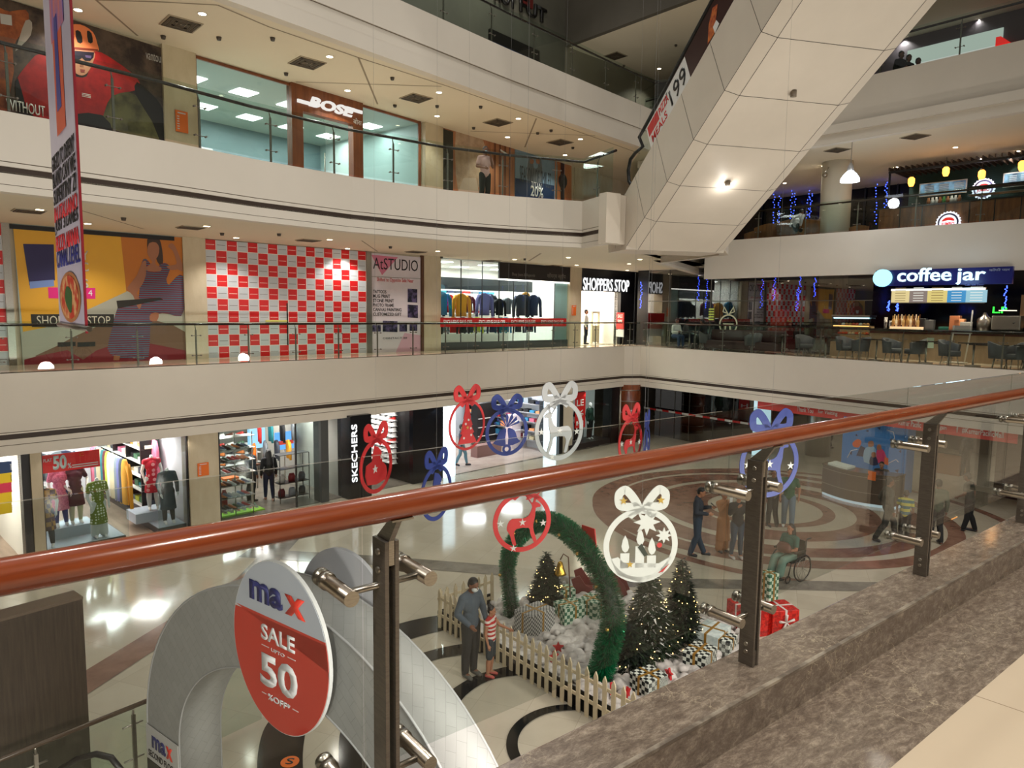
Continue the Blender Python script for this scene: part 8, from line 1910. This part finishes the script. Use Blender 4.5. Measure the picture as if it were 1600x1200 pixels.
fig('person','man in dark sweater and jeans looking at his phone left of the selfie pair','person',p,PI*.5-.35,1.78,pose({'elr':(-.24,.03,1.14),'wrr':(-.10,-.24,1.10),'ell':(.24,.0,1.14),'wrl':(.12,-.30,1.22),'anl':(.12,-.16,.085),'tol':(.14,-.30,.03),'anr':(-.1,.14,.085),'tor':(-.11,.0,.03)},nod=20),skinm,cloth('sweater_slate',(.17,.19,.23)),'long',cloth('jeans_grey_blue',(.19,.24,.30)),shoe=mat('shoe_dark_grey',(.18,.18,.20),.7),hair=hairm)
q=MB().use(blackm).bb(-.04,.04,-.005,.005,0,.15).build('mobile_phone',None,p+Vector((.42,-.05,1.26)),.9); tag(q,'dark mobile phone held by the man in the dark sweater','phone'); q.rotation_euler=(-.9,0,1.2)
p=P(1128,862,G)
fig('person','woman in long tan kurta taking a photo with her phone','person',p,.35,1.6,pose({'ell':(.22,-.16,1.24),'wrl':(.08,-.26,1.46),'elr':(-.22,-.16,1.24),'wrr':(-.08,-.26,1.46)}),skinm,cloth('tan_kurta',(.62,.42,.26)),'long',cloth('tan_kurta',(.62,.42,.26)),bot='wide',shoe=mat('shoe_dark_grey',(.18,.18,.20),.7),hair=hairm,dresshem=.35)
q=MB().use(white).bb(-.04,.04,-.005,.005,0,.15).build('mobile_phone',None,p+Vector((.0+.08,-.30,1.34)),.35); tag(q,'pale mobile phone held up by the woman in the tan kurta','phone')
p=P(1150,872,G)
fig('person','person in black hooded top and jeans beside the woman in tan, by the post','person',p,.1,1.68,pose({'ell':(.24,-.06,1.16),'wrl':(.16,-.26,1.25),'elr':(-.24,-.06,1.2),'wrr':(-.12,-.24,1.4),'anl':(.11,.0,.085),'anr':(-.12,.05,.085)}),skinm,cloth('black',cols['black']),'long',cloth('jeans_grey_blue',(.19,.24,.30)),bot='tights',shoe=mat('shoe_white',(.78,.77,.75),.6),hair=hairm)
p=P(1230,826,G)
fig('person','man in green T-shirt and jeans walking toward the viewer behind the wheelchair','person',p,-.35,1.75,pose({'anl':(.10,-.18,.09),'tol':(.12,-.32,.04),'knl':(.10,-.14,.50),'anr':(-.10,.20,.10),'tor':(-.11,.08,.04),'knr':(-.10,.03,.5),'ell':(.27,.08,1.15),'wrl':(.26,.02,.92)}),skinm,cloth('green_tee',(.10,.30,.19)),'short',cloth('jeans_mid',(.34,.42,.48)),shoe=mat('shoe_white',(.78,.77,.75),.6),hair=hairm)
p=P(1205,822,G)
fig('person','person in dark clothes half hidden behind the blue bauble and railing post','person',p,.2,1.68,pose({'anl':(.10,-.12,.09)}),skind,cloth('charcoal_trouser',(.13,.13,.13)),'long',cloth('black',cols['black']),shoe=mat('shoe_dark_grey',(.18,.18,.20),.7),hair=hairm)
p=P(1384,846,G)
fig('person','man in dark grey clothes striding right in front of the reception desk','person',p,PI*.5-.1,1.76,pose({'anl':(.09,-.28,.09),'tol':(.10,-.42,.04),'knl':(.10,-.22,.50),'anr':(-.09,.32,.12),'tor':(-.09,.20,.03),'knr':(-.10,.10,.49),'ell':(.25,.12,1.14)}),skind,cloth('grey_brown',(.25,.25,.22)),'long',cloth('grey_brown2',(.18,.18,.17)),shoe=mat('shoe_dark_grey',(.18,.18,.20),.7),hair=hairm)
p=P(1411,846,G)
fig('person','child in teal and yellow top standing between the striding man and the post','person',p,2.6,1.42,pose({'ell':(.24,-.05,1.2)}),skind,clothp('teal_yellow',(.10,.36,.40),(.70,.68,.25),1.6,'stripe'),'short',cloth('black',cols['black']),shoe=blackm,hair=hairm)
p=P(1460,848,G)
fig('person','man in grey-green shirt with his back turned, right of the tall railing post','person',p,PI-.3,1.74,pose({'anl':(.12,-.05,.09),'anr':(-.12,.1,.09)}),skind,cloth('grey_green',(.28,.32,.26)),'long',cloth('charcoal_trouser',(.13,.13,.13)),shoe=blackm,hair=hairm)
p=P(1512,830,G)
fig('person','man in dark clothes leaning forward near the yellow-edged stand','person',p,PI*.5+2.2,1.68,pose({'ell':(.26,-.02,1.15),'wrl':(.16,-.25,1.05),'anl':(.12,-.08,.09),'anr':(-.12,.14,.09)},lean=10),skind,cloth('dark_teal2',(.10,.16,.14)),'short',cloth('black',cols['black']),shoe=mat('shoe_dark_grey',(.18,.18,.20),.7),hair=hairm)
p=P(1507,744,G)
fig('person','man in dark uniform standing far back beside the tan crate','person',p,PI+.2,1.74,pose({'anl':(.14,-.0,.09),'anr':(-.14,.0,.09)}),skind,cloth('dark_uniform',(.17,.18,.17)),'long',cloth('dark_uniform',(.17,.18,.17)),shoe=blackm,hair=hairm)
p=P(1296,700,G)
fig('person','person in dark trousers standing behind the thick steel column','person',p,PI*.5,1.7,pose({'anl':(.12,-.1,.09),'anr':(-.12,.12,.09)}),skind,cloth('black',cols['black']),'long',cloth('black',cols['black']),shoe=blackm,hair=hairm)
# wheelchair and its user
p=P(1232,902,G); rz=-PI*.32
wc=empty('wheelchair',p,rz,'black wheelchair carrying the woman in teal','wheelchair')
rub=mat('tyre_black',(.04,.04,.04),.6)
for s_ in (-1,1):
    ring_=[(s_*.31,.05+.30*math.cos(2*PI*k/32),.31+.30*math.sin(2*PI*k/32)) for k in range(33)]
    w_=MB().use(rub).tube(ring_,.016,8,False).build('rear_wheel',wc)
    sp_=MB().use(steel)
    for k in range(6): a=PI*k/6; sp_.tube([(s_*.31,.05-.29*math.cos(a),.31-.29*math.sin(a)),(s_*.31,.05+.29*math.cos(a),.31+.29*math.sin(a))],.003,4)
    sp_.build('spokes',w_); MB().use(steel).tube([(s_*.35,.05+.26*math.cos(2*PI*k/32),.31+.26*math.sin(2*PI*k/32)) for k in range(33)],.008,6,False).build('push_rim',w_)
    MB().use(rub).tube([(s_*.24,-.36+.08*math.cos(2*PI*k/20),.09+.08*math.sin(2*PI*k/20)) for k in range(21)],.014,8,False).build('caster_wheel',wc)
    MB().use(blackm).tube([(s_*.25,.26,.95),(s_*.25,.24,.9),(s_*.25,.20,.45),(s_*.25,-.28,.45),(s_*.24,-.36,.12)],.014,8).build('frame_tube',wc)
    MB().use(blackm).bb(s_*.27-.02,s_*.27+.02,-.2,.18,.66,.70).build('armrest',wc); MB().use(blackm).tube([(s_*.25,.26,.93),(s_*.25,.38,.94)],.018,8).build('push_handle',wc)
    MB().use(blackm).tube([(s_*.16,-.28,.45),(s_*.14,-.52,.14)],.012,6).build('footrest_hanger',wc); MB().use(blackm).bb(s_*.14-.08,s_*.14+.08,-.62,-.46,.10,.12).build('footplate',wc)
MB().use(blackm).bb(-.24,.24,-.24,.18,.44,.47).build('seat',wc); MB().use(blackm).bb(-.24,.24,.19,.22,.47,.9).build('backrest',wc)
sit2={k:(v[0],v[1]+.02,v[2]+.03) for k,v in sit.items()}
sit2['wrl']=(.08,-.24,.74); sit2['wrr']=(-.08,-.24,.74); sit2['anl']=(.12,-.52,.21); sit2['anr']=(-.12,-.52,.21); sit2['tol']=(.12,-.66,.16); sit2['tor']=(-.12,-.66,.16)
fig('person','woman with long dark hair in teal dress seated in the wheelchair','person',p,rz,1.62,pose(sit2),skinm,cloth('teal_dress',(.16,.34,.30)),'short',cloth('teal_pale',(.38,.50,.45)),bot='wide',shoe=mat('shoe_white',(.78,.77,.75),.6),hair=hairm,hairst='long')
b_=Matrix.Rotation(rz,3,'Z')@Vector((0,-.22,.66)); o=MB().use(mat('bag_brown',(.36,.20,.15),.5)).loft([(0,0,0,.17,.10),(0,0,.10,.19,.11),(0,0,.2,.12,.06)],14).build('handbag',None,p+b_,rz); tag(o,'brown handbag on the lap of the woman in the wheelchair','bag')
# ================================================================= labels: tell look-alikes apart by their place
bpy.context.view_layer.update()
ORD=['first','second','third','fourth','fifth','sixth','seventh','eighth','ninth','tenth','eleventh','twelfth','thirteenth','fourteenth','fifteenth','sixteenth']
def pxof(p):
    v=Vector(p)-CAM; d=v.dot(_fw); return 800+F*v.dot(_rt)/d if d>.1 else -1e4
_g={}
for o in list(bpy.data.objects):
    if o.parent is None and 'group' in o.keys() and 'label' in o.keys(): _g.setdefault((o['group'],o['label']),[]).append(o)
for (g,lb),v in _g.items():
    if 1<len(v)<=16 and 'near ceiling' not in g and len(lb.split())<=12:
        v.sort(key=lambda o:pxof(o.matrix_world.translation))
        for i,o in enumerate(v): o['label']='%s, %s from the left'%(lb,ORD[i])
